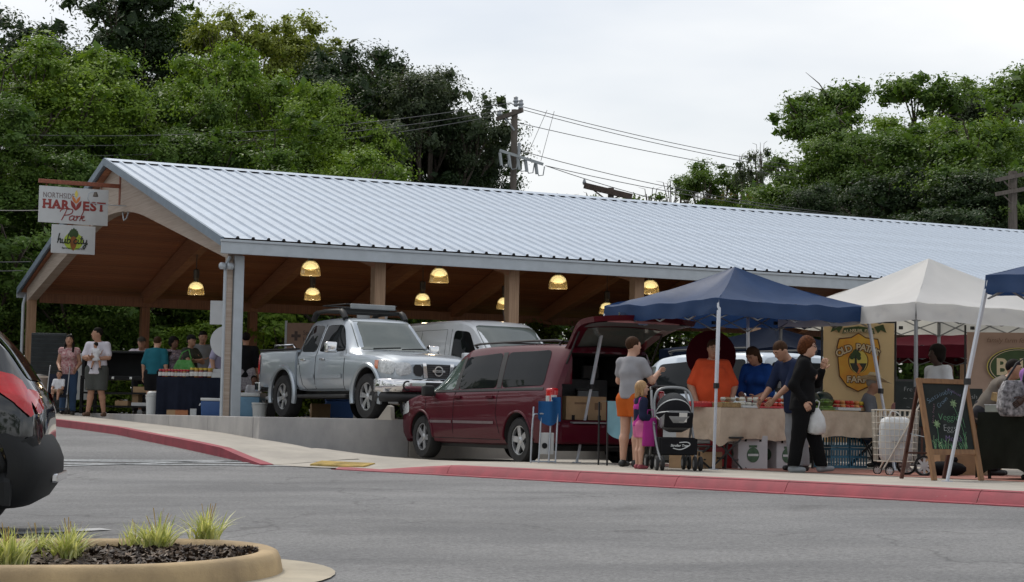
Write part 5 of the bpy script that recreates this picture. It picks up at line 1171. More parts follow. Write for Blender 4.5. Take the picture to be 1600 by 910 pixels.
class SDF:
    """smooth union of tapered capsules and ellipsoids on a grid"""
    def __init__(s, k=.02): s.p = []; s.k = k; s.cut = []
    def cap(s, a, b, ra, rb=None, k=None, ys=1.0): s.p.append(('c', Vector(a), Vector(b), ra, rb or ra, k or s.k, ys)); return s
    def ell(s, c, r, k=None, M=None): s.p.append(('e', Vector(c), Vector(r), M, None, k or s.k, 1)); return s
    def half(s, p, n): s.cut.append((Vector(p), Vector(n).normalized())); return s          # keeps the side n points away from
    def mesh(s, h, infl=0, wr=0, seed=0):
        lo = Vector((9, 9, 9)); hi = -lo
        bb = []
        for p in s.p:
            if p[0] == 'c': r = max(p[3], p[4]) + p[5] + infl + .02; l = Vector([min(p[1][i], p[2][i]) - r for i in range(3)]); u = Vector([max(p[1][i], p[2][i]) + r for i in range(3)])
            else: r = max(p[2]) + p[5] + infl + .02; l = p[1] - Vector((r, r, r)); u = p[1] + Vector((r, r, r))
            bb.append((l, u)); lo = Vector(map(min, lo, l)); hi = Vector(map(max, hi, u))
        lo -= Vector((h, h, h)) * 2; n = [int((hi[i] - lo[i]) / h) + 3 for i in range(3)]; D = np.full(n, .5)
        ax = [lo[i] + h * np.arange(n[i]) for i in range(3)]
        for p, (l, u) in zip(s.p, bb):
            s_ = tuple(slice(max(0, int((l[i] - lo[i]) / h)), min(n[i], int((u[i] - lo[i]) / h) + 2)) for i in range(3))
            X, Y, Z = np.meshgrid(ax[0][s_[0]], ax[1][s_[1]], ax[2][s_[2]], indexing='ij')
            if p[0] == 'c':
                a, b = p[1], p[2]; ys = p[6]; d = b - a; dy = d.y / ys; L2 = d.x ** 2 + dy ** 2 + d.z ** 2 + 1e-9; qx, qy, qz = X - a.x, (Y - a.y) / ys, Z - a.z
                t = np.clip((qx * d.x + qy * dy + qz * d.z) / L2, 0, 1); v = np.sqrt((qx - t * d.x) ** 2 + (qy - t * dy) ** 2 + (qz - t * d.z) ** 2) - (p[3] + (p[4] - p[3]) * t)
                if ys != 1: v = v * (1 + ys) / 2
            else:
                qx, qy, qz = X - p[1].x, Y - p[1].y, Z - p[1].z
                if p[3] is not None:
                    M = p[3].transposed(); qx, qy, qz = (M[0][0] * qx + M[0][1] * qy + M[0][2] * qz, M[1][0] * qx + M[1][1] * qy + M[1][2] * qz, M[2][0] * qx + M[2][1] * qy + M[2][2] * qz)
                k0 = np.sqrt((qx / p[2].x) ** 2 + (qy / p[2].y) ** 2 + (qz / p[2].z) ** 2); k1 = np.sqrt((qx / p[2].x ** 2) ** 2 + (qy / p[2].y ** 2) ** 2 + (qz / p[2].z ** 2) ** 2) + 1e-6; v = k0 * (k0 - 1) / k1
            v = v - infl; k = p[5]; A = D[s_]; hh = np.maximum(k - np.abs(A - v), 0) / k; D[s_] = np.minimum(A, v) - hh * hh * k * .25
        X, Y, Z = np.meshgrid(*ax, indexing='ij')
        if wr:
            f = 16; D = D + wr * (np.sin(f * X + 9 * Z + seed) * np.sin(f * 1.3 * Y + 7 * Z + 2 * seed) + .6 * np.sin(31 * Z + 9 * X + 11 * Y + seed))
        for p, nn in s.cut: D = np.maximum(D, (X - p.x) * nn.x + (Y - p.y) * nn.y + (Z - p.z) * nn.z)
        return surf_nets(D, np.array(lo), h)
SKIN = {'light': mat('skin_light', (.52, .30, .21), .55, var=.06, scale=10), 'tan': mat('skin_tan', (.40, .215, .14), .55, var=.06, scale=10), 'brown': mat('skin_brown', (.17, .08, .05), .55, var=.06, scale=10), 'dark': mat('skin_dark', (.05, .025, .018), .5, var=.06, scale=10)}
HAIR = {'black': mat('hair_black', (.009, .007, .006), .75, spec=.15, var=.4, scale=30, stretch=(3, 3, .4)), 'brown': mat('hair_brown', (.045, .021, .010), .75, spec=.15, var=.4, scale=30, stretch=(3, 3, .4)), 'auburn': mat('hair_auburn', (.085, .028, .010), .8, var=.5, scale=40, spec=.15, bump=1, bscale=40), 'blond': mat('hair_blond', (.36, .21, .09), .5, var=.3, scale=30, stretch=(3, 3, .4)), 'grey': mat('hair_grey', (.25, .23, .2), .6, var=.3)}
EYE = mat('eye_dark', (.02, .014, .01), .3); LIPS = mat('lips', (.33, .11, .09), .5)
def cloth(name, c, var=.10, **k): return mat('cloth_' + name, c, .95, spec=.15, var=var, scale=k.pop('scale', 5), bump=.15, bscale=60, **k)
def hand_mesh(m, w, d, side, s, curl=.5, nrm=None):
    """palm and five fingers from wrist w along d; side gives the thumb side"""
    d = d.normalized(); t = Vector(side); t = (t - d * t.dot(d)).normalized(); n = d.cross(t)
    rings = []
    for k, (l, wd, th) in enumerate(((-.01, .022, .018), (.02, .030, .016), (.055, .040, .014), (.085, .040, .012))):
        c = w + d * l * s; rings.append([c + t * math.cos(a) * wd * s + n * math.sin(a) * th * s for a in (2 * math.pi * i / 8 for i in range(8))])
    m.loft(rings)
    for i, L in enumerate((.068, .078, .074, .058)):
        b = w + d * .082 * s + t * (.029 - .0195 * i) * s; p = [b]; dd = d.copy()
        for j in range(3):
            dd = (dd + n * curl * .55).normalized(); p.append(p[-1] + dd * L * s / 3)
        m.tube(p, [.0098 * s, .0092 * s, .0085 * s, .006 * s], 6)
    b = w + d * .025 * s + t * .026 * s; p1 = b + (d * .5 + t * .8).normalized() * .034 * s; p2 = p1 + (d * .85 + t * .35 + n * curl * .4).normalized() * .03 * s
    m.tube([b, p1, p2, p2 + (d + n * curl * .5).normalized() * .018 * s], [.013 * s, .0115 * s, .010 * s, .007 * s], 6)
def person(label, loc, rz, H, skin='light', top=None, bottom=None, hair=('short', 'brown'), shoes=None, pose=None, fat=1.0, fem=False, vox=.020, cap=None, group=None, headscale=1.0, name='person', cat='person', glasses=False, hat=None, extra=None):
    """faces local -y. pose keys: lean, twist, yaw, nod, pelvis, elbL elbR wriL wriR kneL kneR ankL ankR footL footR (heights in units of H), curl"""
    P = dict(pose or {}); S = H; sw = .098 if fem else .112; V3 = Vector
    rt = thing(name, label, cat, loc, rz, group)
    pel = V3(P.get('pelvis', (0, 0, .525))); lean = Matrix.Rotation(R(P.get('lean', 0)), 3, 'X') @ Matrix.Rotation(R(P.get('twist', 0)), 3, 'Z') @ Matrix.Rotation(R(P.get('side', 0)), 3, 'Y')
    up = lambda x, y, z: pel + lean @ V3((x, y, z - .525))
    waist, chest, neck, headb = up(0, .0, .61), up(0, .008, .73), up(0, .012, .83), up(0, .0, .865)
    shL, shR = up(sw * .93, .006, .797), up(-sw * .93, .006, .797)
    g = lambda k, d: V3(P[k]) if k in P else d
    eL, eR = g('elbL', up(sw + .03, .02, .63)), g('elbR', up(-sw - .03, .02, .63))
    wL, wR = g('wriL', eL + V3((.01, -.03, -.145))), g('wriR', eR + V3((-.01, -.03, -.145)))
    hL, hR = pel + V3((.052, 0, -.01)), pel + V3((-.052, 0, -.01))
    kL, kR = g('kneL', V3((.058, -.008, .285))), g('kneR', V3((-.058, -.008, .285)))
    aL, aR = g('ankL', V3((.06, .015, .045))), g('ankR', V3((-.06, .015, .045)))
    fL, fR = g('footL', V3((.015, -.085, -.027))), g('footR', V3((-.015, -.085, -.027)))
    hm = lean @ Matrix.Rotation(R(P.get('yaw', 0)), 3, 'Z') @ Matrix.Rotation(R(P.get('nod', 0)), 3, 'X') if not P.get('headfree') else Matrix.Rotation(R(P.get('yaw', 0)), 3, 'Z') @ Matrix.Rotation(R(P.get('nod', 0)), 3, 'X')
    hs = headscale; hc = headb + hm @ V3((0, -.012, .062 * hs))
    hp = lambda x, y, z: hc + hm @ (V3((x, y, z)) * hs)
    B = SDF(.018)
    B.p = []
    def C(a, b, ra, rb=None, k=.02, ys=1): B.cap(a * S, b * S, ra * S, (rb or ra) * S, k * S / 1.7 + .004, ys)
    def torso(q, e=0.0):
        q.cap(pel * S, waist * S, (.082 * fat + e) * S, (.070 * fat + e) * S, .04 * S, .74); q.cap(waist * S, chest * S, (.070 * fat + e) * S, (.083 * (fat * .6 + .4) + e) * S, .04 * S, .72)
        q.cap(chest * S, up(0, .012, .80) * S, (.083 * (fat * .5 + .5) + e) * S, (.05 + e) * S, .03 * S, .75); q.cap(shL * S, shR * S, (.031 + e * .7) * S, (.031 + e * .7) * S, .03 * S)
        if fem:
            for sx in (-1, 1): q.ell(up(sx * .042, -.058 * (.7 + .3 * fat), .725) * S, V3((.042, .036, .042)) * S * (.6 + .4 * fat + e), .03 * S)
        if fat > 1.15: q.ell(up(0, -.03, .60) * S, V3((.088, .07, .085)) * S * (fat - .04 + e * 12), .04 * S)
    torso(B)
    C(neck, headb, .034, .032); 
    for sh, e, w_ in ((shL, eL, wL), (shR, eR, wR)): C(sh, e, .034 * (.7 + .3 * fat), .025 * (.7 + .3 * fat)); C(e, w_, .026 * (.7 + .3 * fat), .017)
    for h_, k_, a_, f_ in ((hL, kL, aL, fL), (hR, kR, aR, fR)):
        C(h_, k_, .054 * (.6 + .4 * fat), .036, .025); m_ = k_.lerp(a_, .3) + V3((0, .010, 0)); C(k_, m_, .034, .036); C(m_, a_, .036, .022)
        if not shoes: C(a_ + V3((0, .01, -.02)), a_ + f_, .022, .016, .02)
    # head
    E = lambda c, r, k=.012: B.ell(c * S, V3(r) * S * hs, k * S, hm)
    E(hp(0, .006, .012), (.046, .054, .056)); E(hp(0, -.010, -.022), (.038, .040, .046), .03); E(hp(0, -.032, -.050), (.020, .018, .016), .02)
    B.cap(hp(0, -.048, .012) * S, hp(0, -.060, -.012) * S, .0055 * S * hs, .0095 * S * hs, .010 * S)
    for sx in (-1, 1):
        E(hp(sx * .047, .006, -.004), (.006, .012, .018), .006); E(hp(sx * .018, -.044, .018), (.016, .008, .007), .008)
    V, Fq = B.mesh(min(vox, .016) if S > 1.2 else vox * .7)
    hmb = MB()
    if not P.get('nohands'):
        hmb_side = lambda e, w_, s_: (w_ - e).normalized().cross(V3((s_, 0, 0))) if False else V3((-s_ * .5, -.8, .3))
        for e, w_, s_ in ((eL, wL, 1), (eR, wR, -1)): hand_mesh(hmb, w_ * S, (w_ - e), V3((-s_ * .35, -.9, .2)), S / 1.7, P.get('curl', .45) * -s_ * -1)
    nV = len(V); VV = [tuple(p) for p in V] + hmb.v; FF = [tuple(q) for q in Fq.tolist()] + [tuple(i + nV for i in f) for f in hmb.f]
    me = bpy.data.meshes.new('body'); me.from_pydata(VV, [], FF); me.materials.append(SKIN[skin]); me.polygons.foreach_set('use_smooth', [True] * len(me.polygons)); me.update()
    body = link('body', me, rt)
    fc = MB()
    for sx in (-1, 1): fc.ball(hp(sx * .0175, -.0475, .008) * S, .0062 * S * hs, 8, sc=(1.2, .6, .8)); 
    fc.build('eyes', EYE, rt, smooth=True); MB().ball(hp(0, -.0495, -.034) * S, .011 * S * hs, 8, sc=(1.3, .45, .35)).build('mouth', LIPS, rt, smooth=True)
    bw_ = MB()
    for sx in (-1, 1): bw_.tube([hp(sx * .009, -.0515, .021) * S, hp(sx * .018, -.051, .0245) * S, hp(sx * .028, -.046, .021) * S], .0024 * S, 5)
    bw_.build('eyebrows', HAIR[hair[1]] if hair else HAIR['brown'], rt)
    if glasses:
        gm = MB()
        for sx in (-1, 1):
            gm.tube([hp(sx * .019 + .014 * math.cos(a), -.058, .008 + .010 * math.sin(a)) * S for a in np.linspace(0, 6.28, 13)], .0016 * S, 5); gm.tube([hp(sx * .033, -.056, .010) * S, hp(sx * .049, .006, .008) * S], .0016 * S, 5)
        gm.tube([hp(-.005, -.060, .010) * S, hp(.005, -.060, .010) * S], .0016 * S, 5); gm.build('spectacles', BLK, rt)
    # clothes
    if top:
        tm, slv, hem = top[:3]; q = SDF(.02); torso(q, .010)
        if slv > 0:
            for sh, e, w_ in ((shL, eL, wL), (shR, eR, wR)):
                if slv <= 1: q.cap(sh * S, sh.lerp(e, slv) * S, .040 * S * (.7 + .3 * fat), (.039 if slv < 1 else .034) * S * (.7 + .3 * fat), .02 * S); q.half(sh.lerp(e, slv) * S, (e - sh)) if False else None
                else: q.cap(sh * S, e * S, .043 * S, .033 * S, .02 * S); q.cap(e * S, e.lerp(w_, slv - 1) * S, .033 * S, .026 * S, .02 * S)
        if len(top) > 3: q.cap(neck * S, up(0, .005, .845) * S, .042 * S, .040 * S, .02 * S)
        hz = up(0, 0, hem); q.cap(waist * S, (pel - V3((0, 0, .05))) * S, (.078 * fat + .012) * S, (.094 * fat + .016) * S, .03 * S, .80)
        q.half(hz * S, lean @ V3((0, 0, -1))); q.half(up(0, 0, .838 if len(top) < 4 else .86) * S, lean @ V3((0, -.25, 1)))
        if slv == 0:
            pass
        V, Fq = q.mesh(vox, .004, .0035 * S / 1.7, random.uniform(0, 6)); npmesh('top', V, Fq, tm, rt, True)
    if bottom:
        bm_, ln, loose = bottom[:3]; q = SDF(.02); q.cap((pel + V3((0, 0, .035))) * S, (pel - V3((0, 0, .02))) * S, (.076 * fat + .004) * S, (.082 * fat + .006) * S, .03 * S, .76)
        for h_, k_, a_ in ((hL, kL, aL), (hR, kR, aR)):
            if ln == 'skirt':
                q.cap(h_ * S, h_.lerp(k_, bottom[3]) * S, .075 * S, .085 * S, .06 * S)
            elif ln <= 1: q.cap(h_ * S, h_.lerp(k_, ln) * S, (.060 * (.6 + .4 * fat) + loose) * S, (.046 + loose) * S, .02 * S)
            else: q.cap(h_ * S, k_ * S, (.060 * (.6 + .4 * fat) + loose) * S, (.042 + loose) * S, .02 * S); q.cap(k_ * S, k_.lerp(a_, ln - 1) * S, (.042 + loose) * S, (.034 + loose) * S, .02 * S)
        q.half((pel + V3((0, 0, .065))) * S, lean @ V3((0, 0, 1)))
        lowest = min((hL.lerp(kL, ln) if ln != 'skirt' and ln <= 1 else (hL.lerp(kL, bottom[3]) if ln == 'skirt' else kL.lerp(aL, ln - 1))).z, (hR.lerp(kR, ln) if ln != 'skirt' and ln <= 1 else (hR.lerp(kR, bottom[3]) if ln == 'skirt' else kR.lerp(aR, ln - 1))).z)
        if pel.z > .45: q.half(V3((0, 0, lowest - .004)) * S, (0, 0, -1))
        V, Fq = q.mesh(vox, .003, .003 * S / 1.7, random.uniform(0, 6)); npmesh('trousers' if ln != 'skirt' and ln > 1 else ('skirt' if ln == 'skirt' else 'shorts'), V, Fq, bm_, rt, True)
    if shoes:
        for a_, f_ in ((aL, fL), (aR, fR)):
            q = SDF(.012); q.cap((a_ + V3((0, .012, -.018))) * S, (a_ + f_ * .9 + V3((0, 0, .002))) * S, .026 * S, .019 * S, .02); q.cap(a_ * S, (a_ + V3((0, .01, -.02))) * S, .024 * S, .026 * S, .02); q.half((a_ + V3((0, 0, -.043))) * S, (0, 0, -1))
            V, Fq = q.mesh(max(.012, vox * .7)); npmesh('shoe', V, Fq, shoes, rt, True)
    # hair
    if hair:
        st_, hcol = hair; q = SDF(.02); e = lambda c, r, k=.015: q.ell(c * S, V3(r) * S * hs, k * S, hm)
        if st_ == 'curly': e(hp(0, .012, .026), (.066, .066, .062)); e(hp(0, .03, -.014), (.064, .050, .052))
        else: e(hp(0, .010, .018), (.051, .058, .057))
        if st_ in ('bob', 'long'): 
            for sx in (-1, 1): q.cap(hp(sx * .042, .010, .0) * S, hp(sx * (.046), .014, -.065) * S, .016 * S, .018 * S, .02)
            q.cap(hp(0, .04, 0) * S, hp(0, .042, -.075) * S, .036 * S, .034 * S, .03)
        if st_ == 'long':
            for sx in (-1, 1): q.cap(hp(sx * .044, .0, -.05) * S, hp(sx * .052, -.03, -.19) * S, .022 * S, .016 * S, .02)
            q.cap(hp(0, .04, -.06) * S, hp(0, .055, -.20) * S, .045 * S, .03 * S, .03)
        if st_ == 'bun': e(hp(0, .068, .02), (.026, .026, .026))
        if st_ == 'pony': q.cap(hp(0, .06, .01) * S, hp(0, .085, -.10) * S, .02 * S, .012 * S, .02)
        V, Fq = q.mesh(min(vox, .014), 0, .008 if st_ == 'curly' else .0015)
        # leave the face free
        Mi = np.array(hm.transposed()); L = ((V / S - np.array(hc)) @ Mi.T) / hs
        face = (L[:, 1] < -.012) & (L[:, 2] < .036 - .25 * np.abs(L[:, 0])) & (np.abs(L[:, 0]) < .044 if st_ in ('short', 'bun', 'pony') else np.abs(L[:, 0]) < .038)
        if st_ == 'short' or st_ == 'pony' or st_ == 'bun': face |= (L[:, 2] < -.035) | ((np.abs(L[:, 0]) > .03) & (L[:, 2] < -.005) & (L[:, 1] < .02))
        keep = ~face[Fq].any(1); npmesh('hair', V, Fq[keep], HAIR[hcol], rt, True)
    if cap:
        q = MB(); rings = []
        for t, r_ in ((.0, 1.0), (.3, .98), (.55, .86), (.8, .6), (1, .15)):
            rings.append([hp(.055 * r_ * math.cos(a), .008 + .064 * r_ * math.sin(a), .022 + .058 * t) * S for a in (2 * math.pi * i / 18 for i in range(18))])
        q.loft(rings); co = q.build('cap', cap, rt, smooth=60)
        MB().prism([(-.046, -.035), (-.044, -.075), (-.02, -.108), (.02, -.108), (.044, -.075), (.046, -.035)], .022, .028, fn=lambda x, y, z: hp(x, y, z + .12 * (y + .035)) * S).build('cap_peak', cap, co)
    if hat:
        q = MB(); rings = []
        for z, r_, py_ in ((.030, .150, 1), (.026, .148, 1), (.032, .062, 1), (.075, .056, 1), (.098, .046, 1), (.100, .02, 1)):
            rings.append([hp(r_ * .82 * math.cos(a), .006 + r_ * math.sin(a), z + (.045 * abs(math.cos(a)) ** 3 if r_ > .1 else 0) - (.012 * math.exp(-(math.cos(a) / .3) ** 2) if z > .09 else 0)) * S for a in (2 * math.pi * i / 28 for i in range(28))])
        q.loft(rings, caps=True); ho = q.build('hat', hat, rt, smooth=50)
        MB().tube([hp(.060 * .84 * math.cos(a), .006 + .062 * math.sin(a), .040) * S for a in np.linspace(0, 6.283, 24)], .006 * S, 6).build('hat_band', mat('hat_band', (.25, .2, .13), .8), ho)
    rt['_pts'] = [float(x) for v in (wL * S, wR * S, hc * S, pel * S) for x in v]
    del rt['_pts']
    return rt
def stand(px, Y, pad=False):
    p = at(px, Y, 0); z = 0 if pad else zwalk(p.x, p.y)
    p = at(px, Y, z); return Vector((p.x, p.y, z))
# ================================================================== under the pavilion, left
FLORAL = mat('cloth_floral', (.55, .42, .40), .9, col2=(.30, .07, .09), scale=28, detail=3)
PG = 'people under the pavilion'
def padp(px, Y):
    p = at(px, Y, 0); s, v = sv(p.x, p.y); z = 0 if s > -.45 else kprof(v); q = at(px, Y, z); return Vector((q.x, q.y, z))
q = padp(105, 39.5)
person('woman with long dark hair in a floral tank top behind a folding stroller', q, R(8), 1.66, 'tan', (FLORAL, .12, .50), (cloth('jeans', (.05, .09, .17)), 2, .004), ('long', 'black'), BLK, dict(elbL=(.13, .02, .64), wriL=(.10, -.12, .56), elbR=(-.13, .02, .64), wriR=(-.10, -.12, .56), yaw=-8), fem=True, group=PG)
# folding stroller with toddler
so = thing('folding_stroller', 'light folding stroller with dark fabric seat pushed by the long-haired woman', 'stroller', q + Vector((-.08, -.62, 0)), R(8))
ST = mat('stroller_frame', (.30, .31, .32), .4, metal=.6); STF = cloth('stroller_navy', (.02, .025, .04))
for sx in (-1, 1):
    x = sx * .2
    MB().tube([(x, .45, .98), (x, .05, .45), (x * 1.1, -.35, .06)], .012, 6).tube([(x * 1.1, .35, .06), (x, -.1, .42)], .012, 6).tube([(x, .45, .98), (x, .52, 1.0), (x, .54, .95)], .014, 6).build('side_frame', ST, so)
    for y in (-.35, .35): MB().lathe([(.07, -.02), (.07, .02)], 14, (x * 1.1, y, .07), 'x').build('wheel', TYRE, so)
MB().grid(lambda a, b: Vector((lerp(-.19, .19, b), lerp(-.18, .12, min(a * 2, 1)) + max(0, a - .5) * .36, .40 - .06 * math.sin(math.pi * min(1, a * 2)) + max(0, a - .5) * .85)), 10, 4).build('seat_sling', STF, so, fix=False)
MB().box((0, -.34, .12), (.36, .08, .02)).build('footrest', BLK, so)
person('toddler in a white shirt sitting in the folding stroller', q + Vector((-.07, -.66, .10)), R(-4), .84, 'tan', (cloth('white', (.62, .63, .66)), .6, .46), (cloth('tan_shorts', (.30, .22, .16)), .8, .01), ('short', 'black'), BLK, dict(pelvis=(0, .1, .43), lean=-6, kneL=(.07, -.12, .44), kneR=(-.07, -.12, .44), ankL=(.07, -.18, .22), ankR=(-.07, -.18, .22), elbL=(.13, .02, .50), wriL=(.1, -.1, .48), elbR=(-.13, .02, .50), wriR=(-.1, -.1, .48)), headscale=1.35, vox=.014)
# man holding a baby
mq = padp(149, 38.6)
man = person('man in a white shirt and grey cargo shorts holding a baby', mq, R(-12), 1.80, 'tan', (cloth('white_shirt', (.60, .58, .64)), .75, .47), (cloth('cargo_grey', (.075, .08, .075)), .96, .022), ('short', 'black'), mat('sandal', (.14, .08, .05), .8), dict(yaw=-55, elbL=(.145, -.02, .66), wriL=(.0, -.135, .635), elbR=(-.145, -.02, .66), wriR=(-.02, -.15, .66), kneL=(.062, -.01, .285), ankL=(.085, .03, .04), ankR=(-.09, -.01, .04)), fat=1.12, group=PG)
person('baby in white held against the chest of the man in cargo shorts', mq + Matrix.Rotation(R(-12), 3, 'Z') @ Vector((.07, -.24, .86)), R(165), .60, 'tan', (cloth('baby_white', (.66, .67, .70)), .7, .42), (cloth('baby_white', (.66, .67, .70)), .5, .01), ('short', 'black'), BLK, dict(kneL=(.12, -.08, .38), kneR=(-.12, -.08, .38), ankL=(.16, -.04, .18), ankR=(-.16, -.04, .18), elbL=(.16, -.05, .66), wriL=(.17, -.12, .74), elbR=(-.16, -.05, .66), wriR=(-.17, -.12, .74), yaw=70), headscale=1.45, vox=.012)
# trash bin, slatted dark column, white board
b0 = padp(58, 40.2); tb = thing('litter_bin', 'tan round litter bin behind the black car', 'litter bin', b0)
MB().lathe([(.20, 0), (.23, .05), (.235, .62), (.25, .66), (.25, .74), (.2, .78)], 20).build('drum', concrete('aggregate_tan', (.32, .27, .22), .2, 6), tb, smooth=30); MB().lathe([(.19, .775), (.15, .80), (.05, .82)], 16).build('lid', BLK, tb, smooth=True)
c0 = padp(76, 42); cl_ = thing('slatted_cabinet', 'tall dark slatted metal cabinet behind the stroller', 'cabinet', c0, R(4))
CABM = mat('cabinet_dark', (.035, .042, .045), .5, metal=.4, var=.2)
MB().b(-.38, .38, -.3, .3, 0, 1.72).build('carcass', CABM, cl_, bevel=.01)
for i in range(17): MB().box((0, -.305, .08 + i * .098), (.72, .03, .07), rx=.25).build('slat', CABM, cl_)
w0 = padp(123, 40.4); wb = thing('display_board', 'upright white panel board left of the black smoker trailer', 'board', w0, R(6))
MB().b(-.16, .20, -.02, .02, .32, 1.28).build('board', mat('panel_white', (.55, .58, .57), .5, var=.04), wb, bevel=.005); MB().b(-.18, .22, -.04, .04, .30, .325).build('ledge', SIGNW, wb)
for x in (-.14, .18): MB().b(x - .02, x + .02, -.02, .02, 0, .3).build('leg', BLK, wb)
# black barbecue trailer / display stand
k0 = padp(200, 40.2); bt = thing('smoker_stand', 'large black metal display stand with shelves and open hood', 'display stand', k0, UANG - R(40))
BM_ = mat('black_enamel', (.010, .011, .012), .6, var=.2, spec=.25)
MB().b(-.95, .95, -.35, .35, .72, .80).b(-.95, .95, .30, .36, .80, 1.28).b(-.95, -.88, -.30, .30, .80, 1.28).b(.88, .95, -.30, .30, .80, 1.28).b(-.98, .98, -.2, .40, 1.28, 1.33).build('hood', BM_, bt, bevel=.012)
for z in (.14, .42): MB().b(-.92, .92, -.40, .30, z, z + .04).build('shelf', BM_, bt)
for x in (-.9, .9):
    for y in (-.36, .28): MB().b(x - .03, x + .03, y - .03, y + .03, 0, .72).build('leg', BM_, bt)
for i in range(4): MB().box((-.6 + .4 * i, -.352, .755), (.06, .02, .05)).build('knob', CHR, bt, bevel=.006)
rot_b = Matrix.Rotation(UANG - R(40), 3, 'Z')
def crate_on(name, label, base, size, mt, rz, fill=None, fillmt=None, n=14, cat='crate'):
    c = thing(name, label, cat, base, rz); a, b, h = size
    MB().b(-a, a, -b, b, 0, .015).build('floor', mt, c)
    for y in (-b, b): MB().b(-a, a, y - .008, y + .008, .0, h).build('side', mt, c)
    for x in (-a, a): MB().b(x - .008, x + .008, -b, b, .0, h).build('end', mt, c)
    if fill:
        r = random.Random(hash(label) % 999 if False else len(label))
        for i in range(n):
            MB().ball((r.uniform(-a * .85, a * .85), r.uniform(-b * .8, b * .8), h * .8 + r.uniform(0, fill * .8)), fill * r.uniform(.8, 1.2), 8, sc=(1, 1, .85)).build('produce', fillmt[i % len(fillmt)], c, smooth=True)
    return c
TANB = mat('kraft_card', (.38, .25, .14), .8, var=.12); YELF = mat('squash_yellow', (.62, .45, .05), .5, var=.2); GRNF = mat('pepper_green', (.12, .22, .03), .45, var=.3); REDF = mat('tomato_red', (.48, .035, .02), .3, var=.2); ORF = mat('peach_orange', (.55, .22, .06), .5, var=.2); WHF = mat('onion_white', (.58, .56, .48), .4, var=.1)
crate_on('produce_crate', 'open crate of yellow squash on the stand beside the teal shirt', k0 + rot_b @ Vector((.55, -.16, .46)), (.28, .2, .12), TANB, UANG - R(40), .055, [YELF, GRNF, ORF])
crate_on('white_tray', 'shallow white tray on the lowest stand shelf', k0 + rot_b @ Vector((.55, -.2, .18)), (.3, .18, .07), SIGNW, UANG - R(40), cat='tray')
crate_on('small_crate', 'small tan crate beside the cargo shorts man, on the lowest shelf', k0 + rot_b @ Vector((.0, -.2, .18)), (.14, .14, .10), TANB, UANG - R(40), .04, [WHF, TANB], 8)
cb = thing('carton', 'tall brown carton standing on the lowest stand shelf', 'carton', k0 + rot_b @ Vector((.28, -.18, .18)), UANG - R(40)); MB().b(-.07, .07, -.1, .1, 0, .27).build('box', TANB, cb, bevel=.004); MB().b(-.071, .071, -.1, .0, .272, .276).build('flap', TANB, cb)
# people round the jam table
lp_ = padp(218, 41.4); person('smiling person in a cap leaning on the black stand', lp_, R(10), 1.72, 'tan', (cloth('pale_lilac', (.50, .47, .53)), .9, .5), (cloth('dark_trousers', (.03, .03, .035)), 2, .005), ('short', 'brown'), BLK, dict(lean=22, elbL=(.20, -.24, .735), wriL=(.06, -.30, .755), elbR=(-.18, -.22, .735), wriR=(-.04, -.30, .755), headfree=1), cap=cloth('cap_brown', (.05, .045, .035)), group=PG)
person('person in a teal shirt and black shorts seen from behind', padp(239, 38.8), R(172), 1.62, 'light', (cloth('teal', (.02, .13, .17)), .85, .49), (cloth('black_shorts', (.012, .012, .014)), .9, .018), ('short', 'brown'), BLK, dict(lean=12, ankR=(-.07, -.05, .045), kneR=(-.06, -.04, .285)), fat=1.15, group=PG)
person('woman in a floral top with dark hair behind the jam table', padp(268, 40.0), R(40), 1.64, 'brown', (mat('cloth_floral_dark', (.40, .36, .40), .9, col2=(.10, .06, .10), scale=30), .6, .5), (cloth('dark_trousers', (.03, .03, .035)), 2, .006), ('curly', 'black'), BLK, dict(yaw=10), fem=True, group=PG)
person('woman in a black cap with crossed arms behind the jam table', padp(295, 39.6), R(55), 1.68, 'tan', (cloth('olive_dark', (.05, .055, .045)), .55, .49), (cloth('dark_trousers', (.03, .03, .035)), 2, .006), ('pony', 'black'), BLK, dict(elbL=(.12, -.09, .66), wriL=(-.05, -.14, .67), elbR=(-.12, -.09, .66), wriR=(.05, -.15, .69)), fem=True, cap=cloth('cap_black', (.015, .015, .016)), group=PG)
# green tote hanging at her side
tq = padp(282, 39.2); to = thing('green_tote_bag', 'bright green patterned tote bag on the capped woman\'s shoulder', 'bag', tq + Vector((.05, 0, .74)))
GRT = mat('tote_green', (.06, .30, .05), .8, col2=(.16, .42, .14), scale=14)
MB().loft([[(x * k, y * k2, z) for x, y in ((-.22, -.09), (.22, -.09), (.24, .09), (-.24, .09))] for z, k, k2 in ((0, .9, .8), (.08, 1.05, 1.1), (.25, .95, 1), (.40, .62, .5))]).build('pouch', GRT, to, bevel=.03); MB().tube([(-.12, 0, .38), (-.05, 0, .55), (.08, 0, .62), (.14, 0, .40)], .014, 6).build('strap', GRT, to)
person('tall man in a grey shirt at the back of the jam table', padp(313, 41.2), R(20), 1.84, 'tan', (cloth('grey_tee', (.20, .21, .22)), .8, .48), (cloth('dark_trousers', (.03, .03, .035)), 2, .006), ('short', 'black'), BLK, dict(nod=14), group=PG)
person('man in a lavender shirt half hidden by the round sign back', padp(336, 38.6), R(80), 1.78, 'light', (cloth('lavender', (.38, .36, .50)), .8, .47), (cloth('charcoal', (.05, .05, .055)), 2, .008), ('short', 'grey'), BLK, dict(lean=8), fat=1.15, group=PG)
person('person in black standing right of the corner post', padp(381, 38.8), R(190), 1.72, 'tan', (cloth('black_top', (.012, .012, .014)), 1.2, .46), (mat('cloth_print_skirt', (.50, .48, .50), .9, col2=(.22, .20, .24), scale=22), 'skirt', .01, .9), ('short', 'black'), BLK, {}, group=PG)
